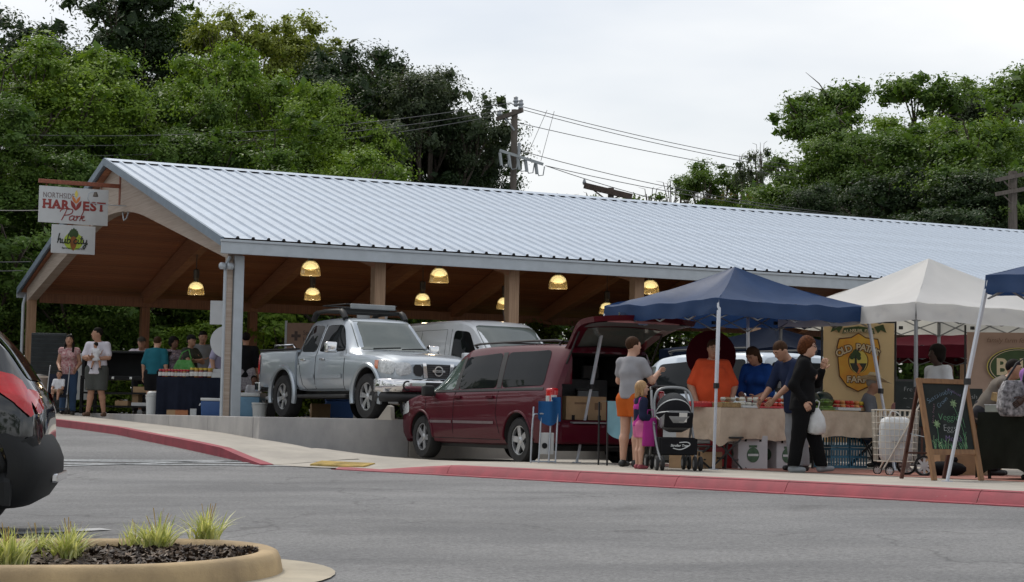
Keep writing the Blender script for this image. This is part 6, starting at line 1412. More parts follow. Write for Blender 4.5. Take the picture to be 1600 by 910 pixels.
person('child sitting low behind the blue cooler', padp(395, 38.4), R(30), 1.05, 'brown', (cloth('white', (.62, .63, .66)), .7, .46), (cloth('jeans', (.05, .09, .17)), 1.6, .01), ('short', 'black'), BLK, dict(pelvis=(0, 0, .30), kneL=(.08, -.2, .36), kneR=(-.08, -.2, .36), ankL=(.08, -.24, .05), ankR=(-.08, -.24, .05)), headscale=1.15, group=PG)
# jam table with navy cloth
tq = padp(300, 37.3); jt = thing('jam_table', 'long table under a navy cloth to the ground', 'table', tq, R(4))
NAVY = cloth('navy_cloth', (.014, .018, .032), .2)
def skirt_pt(a, z):
    per = 2 * (1.34 + .62); d = a * per; hw, hd = .67, .31
    if d < 2 * hw: x, y, nx, ny = -hw + d, -hd, 0, -1
    elif d < 2 * hw + 2 * hd: x, y, nx, ny = hw, -hd + d - 2 * hw, 1, 0
    elif d < 4 * hw + 2 * hd: x, y, nx, ny = hw - (d - 2 * hw - 2 * hd), hd, 0, 1
    else: x, y, nx, ny = -hw, hd - (d - 4 * hw - 2 * hd), -1, 0
    w_ = .018 * (1 - z / .74) * (math.sin(d * 21) + .6 * math.sin(d * 47 + 1)); return Vector((x + nx * w_, y + ny * w_, z))
m = MB(); m.grid(lambda a, b: skirt_pt(a % 1.0, .01 + .73 * b), 160, 6); m.b(-.668, .668, -.308, .308, .735, .745)
m.build('table_cloth', NAVY, jt, smooth=40, fix=False); MB().b(-.64, .64, -.29, .29, .70, .73).build('table_top', TANB, jt)
for x in (-.6, .6): MB().b(x - .02, x + .02, -.25, .25, 0, .7).build('leg', BLK, jt)
GOLD = mat('lid_gold', (.55, .40, .06), .35, metal=.3); REDL = mat('lid_red', (.42, .02, .03), .4); JAM = [mat('jam_dark', (.05, .012, .012), .15, coat=.6), mat('jam_red', (.22, .02, .02), .15, coat=.6), mat('jam_amber', (.30, .13, .02), .15, coat=.6)]; LBL = mat('jar_label', (.62, .62, .60), .7, var=.05)
jm = {}
def jar(p, kind, big, label):
    key = (kind, big)
    r = thing('jam_jar', label, 'jar', p, R(random.uniform(-20, 20)), 'jars of preserve on the navy table')
    s = 1.25 if big else 1
    if key not in jm:
        a = MB().lathe([(.040 * s, 0), (.043 * s, .006), (.043 * s, .10 * s), (.034 * s, .118 * s)], 12).build('glass', JAM[kind], r, smooth=40); b = MB().lathe([(.037 * s, .115 * s), (.038 * s, .145 * s), (.034 * s, .148 * s)], 12).build('lid', [REDL, GOLD][big], r, smooth=40)
        c = MB().lathe([(.0442 * s, .02 * s), (.0442 * s, .085 * s)], 12, caps=False).build('paper_label', LBL, r, smooth=True); jm[key] = (a.data, b.data, c.data)
    else:
        for nme, d in zip(('glass', 'lid', 'paper_label'), jm[key]): link(nme, d, r)
rotj = Matrix.Rotation(R(4), 3, 'Z')
for i in range(20):
    x = -.60 + .056 * (i % 10) + random.uniform(-.008, .008); y = -.20 + .12 * (i // 10) + random.uniform(-.02, .02)
    jar(tq + rotj @ Vector((x, y, .747)), (i * 7) % 3, False, 'red-lidded jar of preserve in the low rows at the left of the navy table')
for i in range(14):
    x = .0 + .085 * (i % 5) + random.uniform(-.006, .006); y = -.22 + .16 * (i // 5); rise = .04 * (i // 5) + .02 * (i % 5)
    if rise > .001: 
        pass
    jar(tq + rotj @ Vector((x, y, .747 + 0)), (i * 5) % 3, True, 'gold-lidded dark jar in the taller rows at the middle of the navy table')
nb_ = tq + rotj @ Vector((.50, -.18, .747)); cr_ = thing('white_carton', 'low white carton at the right end of the navy table', 'carton', nb_, R(10)); MB().b(-.13, .13, -.1, .1, 0, .09).build('box', SIGNW, cr_, bevel=.004); MB().box((.0, .11, .13), (.26, .004, .10), rx=-.4).build('lid_flap', SIGNW, cr_)
def bucket(p, label, r=.14, h=.34, mt=None):
    o = thing('bucket', label, 'bucket', p); MB().lathe([(r * .85, 0), (r, h), (r * 1.06, h), (r * 1.06, h - .03), (r * .98, h - .035), (r * .93, h - .02), (r * .80, .02)], 20).build('pail', mt or mat('bucket_white', (.55, .57, .57), .45, var=.05), o, smooth=40)
    MB().tube([(r * 1.05 * math.cos(a), -.02 - .03 * math.sin(a), h - .05 - .10 * math.sin(a)) for a in np.linspace(0, math.pi, 10)], .005, 5).build('handle', TRIM, o); return o
b1 = bucket(padp(237, 37.6), 'white bucket with a bag in it, left of the navy table', .125, .40); MB().ball((0, 0, .42), .10, 10, sc=(1.1, 1, .6)).build('bag_liner', mat('bag_white', (.6, .62, .62), .5), b1, smooth=True)
bucket(padp(405, 35.6), 'grey-white bucket behind the pickup rear wheel', .14, .27)
def cooler(p, rz, label, body, lidc, s=1.0, name='cooler'):
    o = thing(name, label, 'cooler', p, rz); MB().box((0, 0, .17 * s), (.52 * s, .34 * s, .34 * s), taper=1.05).build('tub', body, o, bevel=.025, seg=3, smooth=40); MB().box((0, 0, .375 * s), (.56 * s, .38 * s, .065 * s)).build('lid', lidc, o, bevel=.02, seg=3, smooth=40)
    for x in (-.285, .285): MB().tube([(x * s, -.08 * s, .28 * s), (x * s * 1.08, -.06 * s, .24 * s), (x * s * 1.08, .06 * s, .24 * s), (x * s, .08 * s, .28 * s)], .012, 6).build('handle', lidc, o)
    return o
CBL = mat('cooler_blue', (.03, .09, .26), .4, var=.08); CWH = mat('cooler_white', (.60, .62, .63), .4, var=.05); CLB = mat('cooler_light_blue', (.12, .25, .38), .4, var=.1); CRD = mat('cooler_red', (.38, .02, .03), .4, var=.08)
cooler(padp(333, 36.6), R(5), 'blue cooler with white lid in front of the navy table end', CBL, CWH, .85)
cooler(padp(386, 36.2), R(-10), 'tall faded blue cooler with white lid between corner post and pickup', CLB, CWH, 1.12)
cooler(padp(407, 37.4), R(15), 'small white-lidded cooler in shade behind the pickup tailgate', BLK, CWH, 1.0)
for i, (px, lab, mt, sz) in enumerate(((268, 'small open brown carton under the front of the navy table, left of two', TANB, (.09, .08, .10)), (284, 'small orange carton under the front of the navy table', mat('peach_card', (.42, .17, .08), .8), (.12, .09, .10)), (302, 'small white tub under the front of the navy table', SIGNW, (.06, .06, .13)))):
    o = thing('small_carton', lab, 'carton', padp(px, 36.75), R(6)); a, b, h = sz; MB().b(-a, a, -b, b, 0, h).build('box', mt, o, bevel=.006); MB().b(-a, a, -b - .004, -b * .2, h + .002, h + .008).build('flap', mt, o)
# banner behind the pickup
bq = at(470, 44, 0); bn = thing('hospital_banner', 'tan banner with a dark cross emblem behind the pickup bed', 'banner', bq, R(-6)); zt_ = pix(470, 505, 44).z
BTAN = mat('banner_tan', (.36, .25, .20), .8, var=.06)
MB().b(-.38, .95, -.01, .01, .5, zt_).build('cloth', BTAN, bn); BIK = mat('banner_ink', (.10, .075, .075), .7)
MB().box((-.16, -.014, zt_ - .30), (.22, .006, .07)).box((-.16, -.0145, zt_ - .30), (.07, .006, .22)).build('cross_emblem', BIK, bn); 
text_obj('lettering', 'Spartanburg', .14, BIK, bn, (.0, -.012, zt_ - .27), align='LEFT'); text_obj('lettering', 'Healthcare', .14, BIK, bn, (.0, -.012, zt_ - .42), align='LEFT'); text_obj('lettering', 'Proud sponsor', .14, INK, bn, (-.02, -.012, zt_ - .74), align='LEFT', shear=.2)
for x in (-.4, .97): MB().b(x - .025, x + .025, -.02, .02, 0, zt_ + .05).build('pole', TRIM, bn)
# things under the pickup and on the edge
for px, lab, mt in ((500, 'brown carton on the ground beyond the pickup', TANB),): 
    o = thing('ground_carton', lab, 'carton', padp(px, 36.5), R(12)); MB().b(-.18, .18, -.14, .14, 0, .27).build('box', mt, o, bevel=.006); MB().b(-.18, .18, -.14, .0, .272, .278).build('flap', mt, o)
cooler(padp(530, 37), R(8), 'dark blue cooler on the ground beyond the pickup', CBL, CBL, 1.0)
ch = thing('wheel_chock', 'pale concrete wheel chock at the pickup front tyre', 'wheel chock', padp(604, 30.9), R(-25)); MB().prism([(-.14, 0), (.12, 0), (.10, .22), (.05, .24)], -.07, .07, fn=lambda x, z, y: Vector((x, y, z))).build('wedge', CONC, ch, bevel=.01); MB().box((0, 0, .012), (.3, .2, .02)).build('foot', CONC, ch)
# ================================================================== tents
def tent(label, centre, rz, hb, ht, z_eave, z_peak, val, mt, frame_mt, name='canopy_tent', legs=(0, 1, 2, 3), under=None, seed=0):
    r = thing(name, label, 'tent', centre, rz, 'market tents along the kerb'); cs = [(-1, -1), (1, -1), (1, 1), (-1, 1)]; rg = random.Random(seed)
    N = 14; m = MB()
    def pt(k, u, v_):     # side k, u along the eave, v_ from eave to peak
        a, b = Vector((*cs[k], 0)), Vector((*cs[(k + 1) % 4], 0)); e = a.lerp(b, u) * ht; p = e.lerp(Vector((0, 0, 0)), v_)
        sag = -.10 * math.sin(math.pi * v_) * math.sin(math.pi * u) - .05 * math.sin(math.pi * v_); ripple = .030 * noise.noise(Vector((u * 7 + k * 9 + seed, v_ * 6, seed))) * (1 - v_)
        return Vector((p.x, p.y, lerp(z_eave - .03 * math.sin(math.pi * u), z_peak, v_) + sag + ripple))
    for k in range(4): m.grid(lambda a, b, k=k: pt(k, a, b), N, 10)
    m.build('canopy', mt, r, smooth=50, fix=False)
    vm = MB()
    for k in range(4):
        def vp(a, b, k=k):
            p = pt(k, a, 0); n_ = (Vector((*cs[k], 0)) + Vector((*cs[(k + 1) % 4], 0))).normalized(); w_ = .012 * math.sin(a * 26 + k) * b + .02 * noise.noise(Vector((a * 6, b * 2, k + seed))) * b
            return p + n_ * (.004 + w_ + .012 * b) + Vector((0, 0, -val * b))
        vm.grid(vp, 40, 4)
    vm.build('valance', mt, r, smooth=50, fix=False)
    top = []
    for i, (x, y) in enumerate(cs):
        t = Vector((x * ht * .985, y * ht * .985, z_eave - .03)); top.append(t)
        if i in legs:
            f = Vector((x * hb, y * hb, 0)); lg = MB().bar(t, t.lerp(f, .52), .038).bar(t.lerp(f, .5), f, .030); o = lg.build('leg', frame_mt, r, bevel=.004)
            MB().box(f + Vector((0, 0, .006)), (.09, .09, .012)).build('foot_plate', frame_mt, o); MB().box(t.lerp(f, .51), (.055, .055, .07)).build('leg_clip', BLK, o)
    tr_ = MB(); fr2 = frame_mt if under is None else under
    for k in range(4):
        a, b = top[k], top[(k + 1) % 4]; ns = 4
        for i in range(ns):
            p, q_ = a.lerp(b, i / ns), a.lerp(b, (i + 1) / ns); dz = Vector((0, 0, -.235)); s0_, s1_ = (0, 1)
            tr_.bar(p + (Vector() if i % 2 == 0 else dz), q_ + (dz if i % 2 == 0 else Vector()), .022, .014); tr_.bar(p + (dz if i % 2 == 0 else Vector()) , q_ + (Vector() if i % 2 == 0 else dz), .022, .014)
    tr_.build('truss', fr2, r)
    pk = MB()
    for t in top: pk.bar(t + Vector((0, 0, -.04)), Vector((0, 0, z_peak - .10)), .022, .022)
    pk.bar((0, 0, z_peak - .5), (0, 0, z_peak - .03), .03); pk.build('peak_frame', fr2, r)
    jn = MB()
    for k in range(4):
        for i in range(1, 4): jn.box(top[k].lerp(top[(k + 1) % 4], i / 4) + Vector((0, 0, -.02 if i % 2 == 0 else -.13)), (.045, .045, .05))
    tag(jn.build('truss_joints', BLK, r), kind='stuff')
    return r
TNAVY = mat('tent_navy', (.026, .070, .185), .5, var=.12, scale=2, bump=.6, bscale=5, spec=.4); TWHITE = mat('tent_white', (.82, .82, .82), .7, var=.05, scale=2, bump=.6, bscale=5); TMAR = mat('tent_maroon', (.055, .006, .010), .95, var=.1, spec=.05)
# thin fabrics let some light through
for mt_, c_ in ((TWHITE, (.62, .61, .55)), (TNAVY, (.02, .05, .14))):
    t_, b_, L_ = nodes_of(mt_); tl = t_.nodes.new('ShaderNodeBsdfTranslucent'); tl.inputs['Color'].default_value = (*c_, 1); ms = t_.nodes.new('ShaderNodeMixShader'); ms.inputs['Fac'].default_value = .42
    L_(b_.outputs['BSDF'], ms.inputs[1]); L_(tl.outputs['BSDF'], ms.inputs[2]); L_(ms.outputs['Shader'], t_.nodes['Material Output'].inputs['Surface'])
FRM = mat('tent_frame_white', (.55, .58, .64), .4, metal=.2, var=.05); FRG = mat('tent_frame_grey', (.22, .23, .24), .45, metal=.4)
def gz(p): return Vector((p.x, p.y, zwalk(p.x, p.y)))
C1 = gz(Vector((3.13, 26.69, 0)))
tent('navy blue pop-up tent with slanted white legs over the produce stall', C1, R(32), 1.57, 1.31, 2.24, 2.80, .21, TNAVY, FRM, seed=1, under=FRG)
N2 = stand(1430, 25.2); A2 = R(28.3); C2 = gz(N2 + Vector((math.cos(A2) - math.sin(A2), math.cos(A2) + math.sin(A2), 0)) * 1.52)
tent('large white pop-up tent behind the chalkboard', C2, A2, 1.52, 1.52, 2.26, 3.02, .24, TWHITE, FRG, under=FRG, seed=2)
L3 = stand(1480, 21.2); A3 = R(31); C3 = gz(L3 + Vector((math.cos(A3) + math.sin(A3), math.sin(A3) - math.cos(A3), 0)) * 1.56)
tent('navy blue tent corner with slanted leg at the right picture edge', C3, A3, 1.56, 1.27, 2.30, 2.86, .20, TNAVY, FRM, seed=3, under=FRG)
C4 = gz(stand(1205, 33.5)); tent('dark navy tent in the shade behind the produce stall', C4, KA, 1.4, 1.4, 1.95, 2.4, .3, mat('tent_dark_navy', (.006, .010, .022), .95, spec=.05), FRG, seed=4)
C5 = gz(stand(1500, 34)); tent('maroon-topped tent far behind the white tent', C5, KA + .2, 1.6, 1.6, 2.1, 2.5, .22, TMAR, FRG, seed=5)

# ================================================================== produce stall
BURL = mat('burlap', (.54, .44, .345), .95, var=.07, scale=14, bump=.5, bscale=25, spec=.1, detail=8)
def table(label, corner, rz, lx, ly, h, cloth_mt, hem, name='stall_table', seed=0, ruf=.036):
    """corner: near-left ground point, x along the front"""
    r = thing(name, label, 'table', corner, rz); MB().b(0, lx, 0, ly, h - .03, h).build('table_top', mat('table_grey', (.3, .3, .29), .6), r)
    for x in (.15, lx - .15):
        for y in (.06, ly - .06): MB().bar((x, y, 0), (x + (.06 if y < .1 else -.06), y, h - .03), .028).build('leg', BLK, r)
        MB().bar((x, .06, .14), (x, ly - .06, .14), .022).build('leg_brace', BLK, r)
    per = 2 * (lx + ly)
    def pt(d, t):
        d = d % per
        if d < lx: x, y, nx, ny = d, 0, 0, -1
        elif d < lx + ly: x, y, nx, ny = lx, d - lx, 1, 0
        elif d < 2 * lx + ly: x, y, nx, ny = lx - (d - lx - ly), ly, 0, 1
        else: x, y, nx, ny = 0, ly - (d - 2 * lx - ly), -1, 0
        cd = min(d, abs(d - lx), abs(d - lx - ly), abs(d - 2 * lx - ly), per - d); corner_ = math.exp(-(cd / .10) ** 2)
        drop = hem + .09 * corner_ + .035 * noise.noise(Vector((d * 2.3, seed, 0))) ; w_ = ruf * (1.2 * noise.noise(Vector((d * 5, t * 2.2, seed))) + .6 * math.sin(d * 17 + 3 * t)) * t + .05 * corner_ * t + .012
        if corner_ > .2: nx2, ny2 = (x - lx / 2), (y - ly / 2); l_ = math.hypot(nx2, ny2); nx, ny = lerp(nx, nx2 / l_, corner_), lerp(ny, ny2 / l_, corner_)
        return Vector((x + nx * w_, y + ny * w_, h + .006 - drop * t + .004 * noise.noise(Vector((d * 9, t * 5, 3)))))
    m = MB(); m.grid(lambda a, b: pt(a * per, b), 150, 9); m.grid(lambda a, b: Vector((lerp(-.010, lx + .010, a), lerp(-.010, ly + .010, b), h + .007 + .003 * noise.noise(Vector((a * 9, b * 6, seed))))), 16, 6)
    m.build('table_cloth', cloth_mt, r, smooth=60, fix=False); return r
TA = stand(1126, 24.95); TZ = TA.z; RK = Matrix.Rotation(KA, 3, 'Z')
TH_ = .80
table('burlap covered produce table, left one behind the tent leg', TA, KA, 1.70, .75, TH_, BURL, .42, seed=1)
TB = TA + KN * 1.78; TB = Vector((TB.x, TB.y, TZ))
table('burlap covered produce table, right one below the farm banner', TB, KA, 1.92, .75, TH_ - .01, BURL, .36, seed=4)
def on_table(x, y, base=TA, z=TH_ + .012): return base + RK @ Vector((x, y, z))
def tray(label, p, a, b, h, mt, fill, mts, n, rz=KA, name='produce_tray', cat='tray', sq=.85):
    c = thing(name, label, cat, p, rz); MB().b(-a, a, -b, b, 0, .012).build('floor', mt, c)
    for y in (-b, b): MB().b(-a, a, y - .006, y + .006, 0, h).build('side', mt, c)
    for x in (-a, a): MB().b(x - .006, x + .006, -b, b, 0, h).build('end', mt, c)
    r = random.Random(len(label) + n); cols_ = max(1, int(2 * a / (fill * 2))); k = 0
    while k < n:
        i, j, l = k % cols_, (k // cols_) % max(1, int(b / fill)), k // (cols_ * max(1, int(b / fill)))
        MB().ball((-a + fill + i * 2 * (a - fill) / max(1, cols_ - 1) + r.uniform(-.01, .01), -b + fill + j * 2 * fill + r.uniform(-.01, .01), .012 + fill * sq + l * fill * 1.4), fill * r.uniform(.88, 1.08), 9, sc=(1, 1, sq)).build('fruit', mts[k % len(mts)], c, smooth=True); k += 1
    return c
MELON = mat('watermelon_dark', (.010, .022, .012), .35, var=.5, scale=9); CABB = mat('cabbage_green', (.12, .17, .05), .6, var=.3, scale=12); LETT = mat('greens', (.09, .17, .03), .6, var=.35, scale=20); BASK = mat('basket_straw', (.30, .20, .09), .8, var=.3, scale=30)
tray('tray of red tomatoes at the left end of the burlap table', on_table(-.02 + .14, .42), .22, .13, .05, REDL, .042, [REDF], 15)
tray('flat straw basket of mixed squash near the tent leg', on_table(.34, .22), .20, .12, .06, BASK, .036, [GRNF, YELF, TANB], 14, cat='basket', name='straw_basket')
tray('white onions in a low tray in the middle of the left table', on_table(.66, .16), .17, .10, .03, SIGNW, .045, [WHF], 9)
tray('row of red tomatoes at the right of the left table', on_table(1.10, .14), .30, .10, .03, REDL, .045, [REDF, REDF, ORF], 20)
tray('pale potatoes in a tray at the back of the left table', on_table(.75, .5), .3, .12, .06, TANB, .045, [WHF, TANB], 16)
tray('leafy greens in a low tray at the left of the right table', on_table(.34, .16, TB), .26, .12, .03, LETT, .05, [LETT, GRNF, CABB], 16, sq=.5)
tray('red and orange tomatoes on the right table below the banner', on_table(.92, .18, TB), .25, .14, .04, SIGNW, .045, [REDF, ORF, REDF], 24)
tray('tray of peaches near the cowboy hat man', on_table(1.36, .3, TB), .17, .12, .05, TANB, .042, [ORF, YELF, REDF], 14)
for x, lab in ((.62, 'dark round watermelon, left of two on the right table'), (.92, 'dark round watermelon, right of two on the right table')):
    o = thing('watermelon', lab, 'watermelon', on_table(x, .52, TB)); MB().ball((0, 0, .135), .15, 16, sc=(1.05, 1, .9)).build('fruit', MELON, o, smooth=True); MB().tube([(0, 0, .26), (.02, 0, .29)], .006, 5).build('stalk', GRNF, o)
o = thing('cabbage', 'pale green cabbage in front of the watermelons', 'cabbage', on_table(.66, .26, TB)); MB().ball((0, 0, .085), .09, 14, sc=(1.2, 1, .9)).build('head', CABB, o, smooth=True)
for i in range(6): 
    a = i * 1.05; MB().grid(lambda u, v_, a=a: Vector((math.cos(a + (u - .5) * 1.2) * (.10 + .03 * v_), math.sin(a + (u - .5) * 1.2) * (.10 + .03 * v_), .02 + .12 * v_ + .01 * math.sin(9 * u))), 5, 4).build('outer_leaf', CABB, o, fix=False, smooth=True)
# plastic bags
def bag(label, p, r, h, mt, name='plastic_bag'):
    o = thing(name, label, 'bag', p); V = []
    rings = []
    for i, (z, k) in enumerate(((0, .45), (.06, .9), (.3, 1.05), (.6, .8), (.82, .42), (.92, .22))):
        rings.append([(r * k * (1 + .12 * noise.noise(Vector((math.cos(a) * 2, math.sin(a) * 2, z * 4)))) * math.cos(a), r * .62 * k * math.sin(a), h * z + .01 * noise.noise(Vector((a, z * 7, 0)))) for a in (2 * math.pi * j / 16 for j in range(16))])
    MB().loft(rings).build('sack', mt, o, smooth=50)
    for sx in (-1, 1): MB().tube([(sx * r * .15, 0, h * .90), (sx * r * .3, 0, h * 1.12), (0, 0, h * 1.2)], .008, 5).build('handle', mt, o)
    return o
PBAG = mat('plastic_white', (.55, .56, .57), .35, var=.1, scale=14, bump=.4, bscale=14); PINKB = mat('plastic_pinkish', (.50, .42, .50), .35, col2=(.38, .25, .36), scale=9, bump=.4, bscale=14)
bag('pinkish plastic bag standing on the right table', on_table(.30, .42, TB), .16, .32, PINKB)
# under the tables
def carton(label, p, rz, a, b, h, mt, emblem=None, name='produce_carton'):
    o = thing(name, label, 'carton', p, rz); MB().b(-a, a, -b, b, 0, h).build('box', mt, o, bevel=.006)
    for sx in (-1, 1): MB().box((sx * a * .5, -b - .002, h * .88), (.035, .006, .05)).build('hand_hole', SEAM, o, bevel=.01)
    if emblem:
        MB().lathe([(.10, -.002), (.10, .002)], 24, (0, -b - .003, h * .42), 'y').build('green_emblem', emblem, o); MB().box((0, -b - .006, h * .42), (.17, .003, .03)).build('emblem_band', SIGNW, o); MB().box((0, -b - .003, h * .68), (.13, .004, .03)).build('print_bar', emblem, o)
        MB().lathe([(.08, -.002), (.08, .002)], 20, (-a - .003, 0, h * .45), 'x').build('side_emblem', emblem, o)
    return o
EMB = mat('carton_green', (.06, .12, .07), .7, var=.3, scale=20); CARW = mat('carton_white', (.48, .48, .50), .7, var=.05)
def under(x, y, base=TA): p = base + RK @ Vector((x, y, 0)); return gz(p)
carton('white carton with round green emblem under the left table', under(.72, .22), KA - .22, .24, .18, .44, CARW, EMB)
carton('white carton behind the black-clothed woman\'s legs', under(1.42, .24), KA - .1, .20, .18, .42, CARW, EMB)
carton('flat brown carton under the left end of the burlap table', under(-.05, .4), KA, .3, .2, .22, TANB)
carton('brown carton stacked under the table, behind the white carton', under(.95, .62), KA, .25, .15, .5, TANB)
cooler(under(.35, .40), KA, 'red cooler with white lid under the left table', CRD, CWH, .95)
o = thing('red_lantern', 'small red lantern on the ground under the left table', 'lantern', under(.10, .2) + Vector((0, 0, .28))); MB().lathe([(.03, 0), (.06, .03), (.065, .09), (.03, .12)], 14).build('globe', CRD, o, smooth=True); MB().tube([(-.05, 0, .1), (0, 0, .17), (.05, 0, .1)], .005, 5).build('handle', BLK, o)
def fold_chair(label, p, rz, mt, seat_z=.42, name='folding_chair', back=True):
    o = thing(name, label, 'chair', p, rz)
    for sx in (-1, 1):
        MB().bar((sx * .2, -.2, 0), (sx * .2, .16, .80 if back else seat_z), .022).build('leg', BLK, o); MB().bar((sx * .21, .22, 0), (sx * .21, -.18, seat_z), .022).build('leg', BLK, o)
    MB().b(-.20, .20, -.18, .16, seat_z, seat_z + .025).build('seat', mt, o, bevel=.008); MB().bar((-.2, -.1, .12), (.2, -.1, .12), .018).build('stretcher', BLK, o)
    if back: MB().box((0, .16, .70), (.40, .02, .2), rx=-.3).build('backrest', mt, o, bevel=.006)
    return o
fold_chair('dark folding stool under the left end of the burlap table', under(.05, .35), KA + .3, BLK, .28, back=False)
fold_chair('black folding chair behind the tent leg under the table', under(.30, .12), KA + .6, BLK, .40, back=False)
BCR = mat('crate_blue', (.05, .17, .27), .5, var=.15)
def plastic_crate(label, p, rz, mt, a=.2, b=.15, h=.28):
    o = thing('plastic_crate', label, 'crate', p, rz)
    for z in (.0, h * .5, h - .03): MB().b(-a, a, -b, -b + .012, z, z + .03).b(-a, a, b - .012, b, z, z + .03).b(-a, -a + .012, -b + .012, b - .012, z, z + .03).b(a - .012, a, -b + .012, b - .012, z, z + .03).build('rail', mt, o)
    for i in range(7):
        x = -a + .015 + i * (2 * a - .03) / 6; [MB().b(x - .012, x + .012, y0, y0 + .010, 0, h).build('slat', mt, o) for y0 in (-b + .001, b - .011)]
    MB().b(-a + .013, a - .013, -b + .013, b - .013, .005, .02).build('base', mt, o); return o
for i in range(4): plastic_crate(['blue plastic crate on the ground, left of the pair under the right table', 'blue plastic crate on the ground, right of the pair under the right table', 'blue plastic crate stacked on top at left under the right table', 'blue plastic crate stacked on top at right under the right table'][i], under(.95 + .42 * (i % 2), .38, TB) + Vector((0, 0, .29 * (i // 2))), KA, BCR)

# ------------------------------------------------------------------ banner of the farm
BT = mat('banner_ochre', (.74, .57, .32), .75, var=.06, scale=3); SHO = mat('shield_orange', (.66, .24, .03), .6, col2=(.72, .46, .06), scale=3.5); SHD = mat('shield_brown', (.10, .03, .012), .6); CRM = mat('banner_cream', (.62, .52, .34), .6, var=.05)
bp_ = at(1340, 28.0, 0); bp_.z = zwalk(bp_.x, bp_.y); fb = thing('farm_banner', 'tan OLD PATHS FARM banner with orange shield hanging behind the table', 'banner', bp_, R(-8))
xl, xr = (pix(1287, 560, 28).x - bp_.x), (pix(1396, 560, 28).x - bp_.x); zt_ = pix(1340, 505, 28).z - bp_.z; z_b = .35; bw2 = xr - xl; cx_ = (xl + xr) / 2
MB().grid(lambda a, b: Vector((lerp(xl, xr, a), .012 * math.sin(a * 5), lerp(z_b, zt_, b))), 12, 10).build('cloth', BT, fb, smooth=True, fix=False)
for x in (xl - .02, xr + .02): MB().tube([(x, .02, 0), (x, .02, zt_ + .03)], .015, 8).build('pole', BLK, fb)
MB().tube([(xl - .02, .02, zt_ + .015), (xr + .02, .02, zt_ + .015)], .012, 8).build('crossbar', BLK, fb)
pxs = lambda px, py: ((px - 1287) / 109 * bw2 + xl, zt_ - (py - 507) / 109 * bw2)
def flatp(name, pts, y, mt, rnd=0, par=fb):
    P = [Vector((*p, 0)) for p in pts]
    if rnd: P = smooth_pts(list(P) + [P[0]], rnd)[:-1]
    return MB().prism([(p.x, p.y) for p in P], y - .002, y, fn=lambda x, z, yy: Vector((x, yy, z))).build(name, mt, par)
shield = [pxs(*p) for p in ((1341, 524), (1352, 531), (1370, 533), (1373, 545), (1371, 570), (1369, 590), (1358, 605), (1341, 613), (1324, 605), (1313, 590), (1311, 570), (1309, 545), (1312, 533), (1330, 531))]
flatp('shield_edge', [((x - cx_) * 1.05 + cx_, (z - zt_ + .6) * 1.04 + zt_ - .6) for x, z in shield], -.022, SHD); flatp('shield', shield, -.028, SHO)
acorn = [pxs(1341 + 14 * math.cos(a), 566 - 18 * math.sin(a) * (1.1 if math.sin(a) < 0 else .9)) for a in np.linspace(0, 6.283, 25)[:-1]]
flatp('acorn_edge', [((x - acorn[6][0]) * 1.12 + acorn[6][0], z) for x, z in acorn], -.031, SHD); flatp('acorn', acorn, -.035, YEL)
flatp('acorn_ground', [pxs(*p) for p in ((1328, 570), (1354, 570), (1350, 580), (1341, 587), (1332, 580))], -.038, INK); flatp('path', [pxs(*p) for p in ((1338, 570), (1342, 570), (1347, 577), (1343, 586), (1339, 586), (1342, 578))], -.041, ORNG)
for dx, dy, rr in ((-3, -4, 5), (3, -5, 5), (0, -9, 5), (-6, -1, 3.4), (5, 0, 3.4)): flatp('tree_emblem', [pxs(1337 + dx + rr * math.cos(a), 562 + dy + rr * math.sin(a)) for a in np.linspace(0, 6.283, 11)[:-1]], -.0385 - .0004 * rr + .0003 * dx, DKGRN)
flatp('trunk_emblem', [pxs(*p) for p in ((1336, 558), (1338, 558), (1339, 571), (1335, 571))], -.0435, INK); flatp('stalk_emblem', [pxs(*p) for p in ((1339, 546), (1343, 546), (1342, 553), (1340, 553))], -.034, SHD)
def arc_text(s, px, py, rad, size, mt, par, a0, a1, y=-.036, off=.004):
    for i, ch in enumerate(s):
        if ch == ' ': continue
        a = lerp(a0, a1, i / max(1, len(s) - 1)); x, z = pxs(px + rad * math.sin(a), py - rad * math.cos(a)); o = text_obj('letter', ch, size, mt, par, (x, y, z), offset=off); o.rotation_euler = (R(90), a, 0)
k_ = bw2 / 109
arc_text('OLD PATHS', 1341, 596, 46, 15 * k_, SHD, fb, -.60, .60, -.036, .014); arc_text('OLD PATHS', 1341, 596, 46, 15 * k_, CRM, fb, -.60, .60, -.0405, .004)
text_obj('letter', 'FARM', 14 * k_, SHD, fb, (*[pxs(1341, 600)[0], -.036], pxs(1341, 600)[1]), offset=.012); text_obj('letter', 'FARM', 14 * k_, CRM, fb, (pxs(1341, 600)[0], -.0405, pxs(1341, 600)[1]), offset=.003)
flatp('ribbon', [pxs(*p) for p in ((1318, 515), (1341, 512), (1364, 515), (1366, 524), (1341, 520), (1316, 524))], -.024, DKGRN)
arc_text('ALL-NATURAL FOODS', 1341, 634, 113, 6.6 * k_, CRM, fb, -.185, .185, -.028, .001)
for sx in (-1, 1): flatp('ribbon_tail', [pxs(1341 + sx * p[0], p[1]) for p in ((24, 513), (38, 509), (43, 522), (34, 518), (30, 523))], -.023, DKGRN)
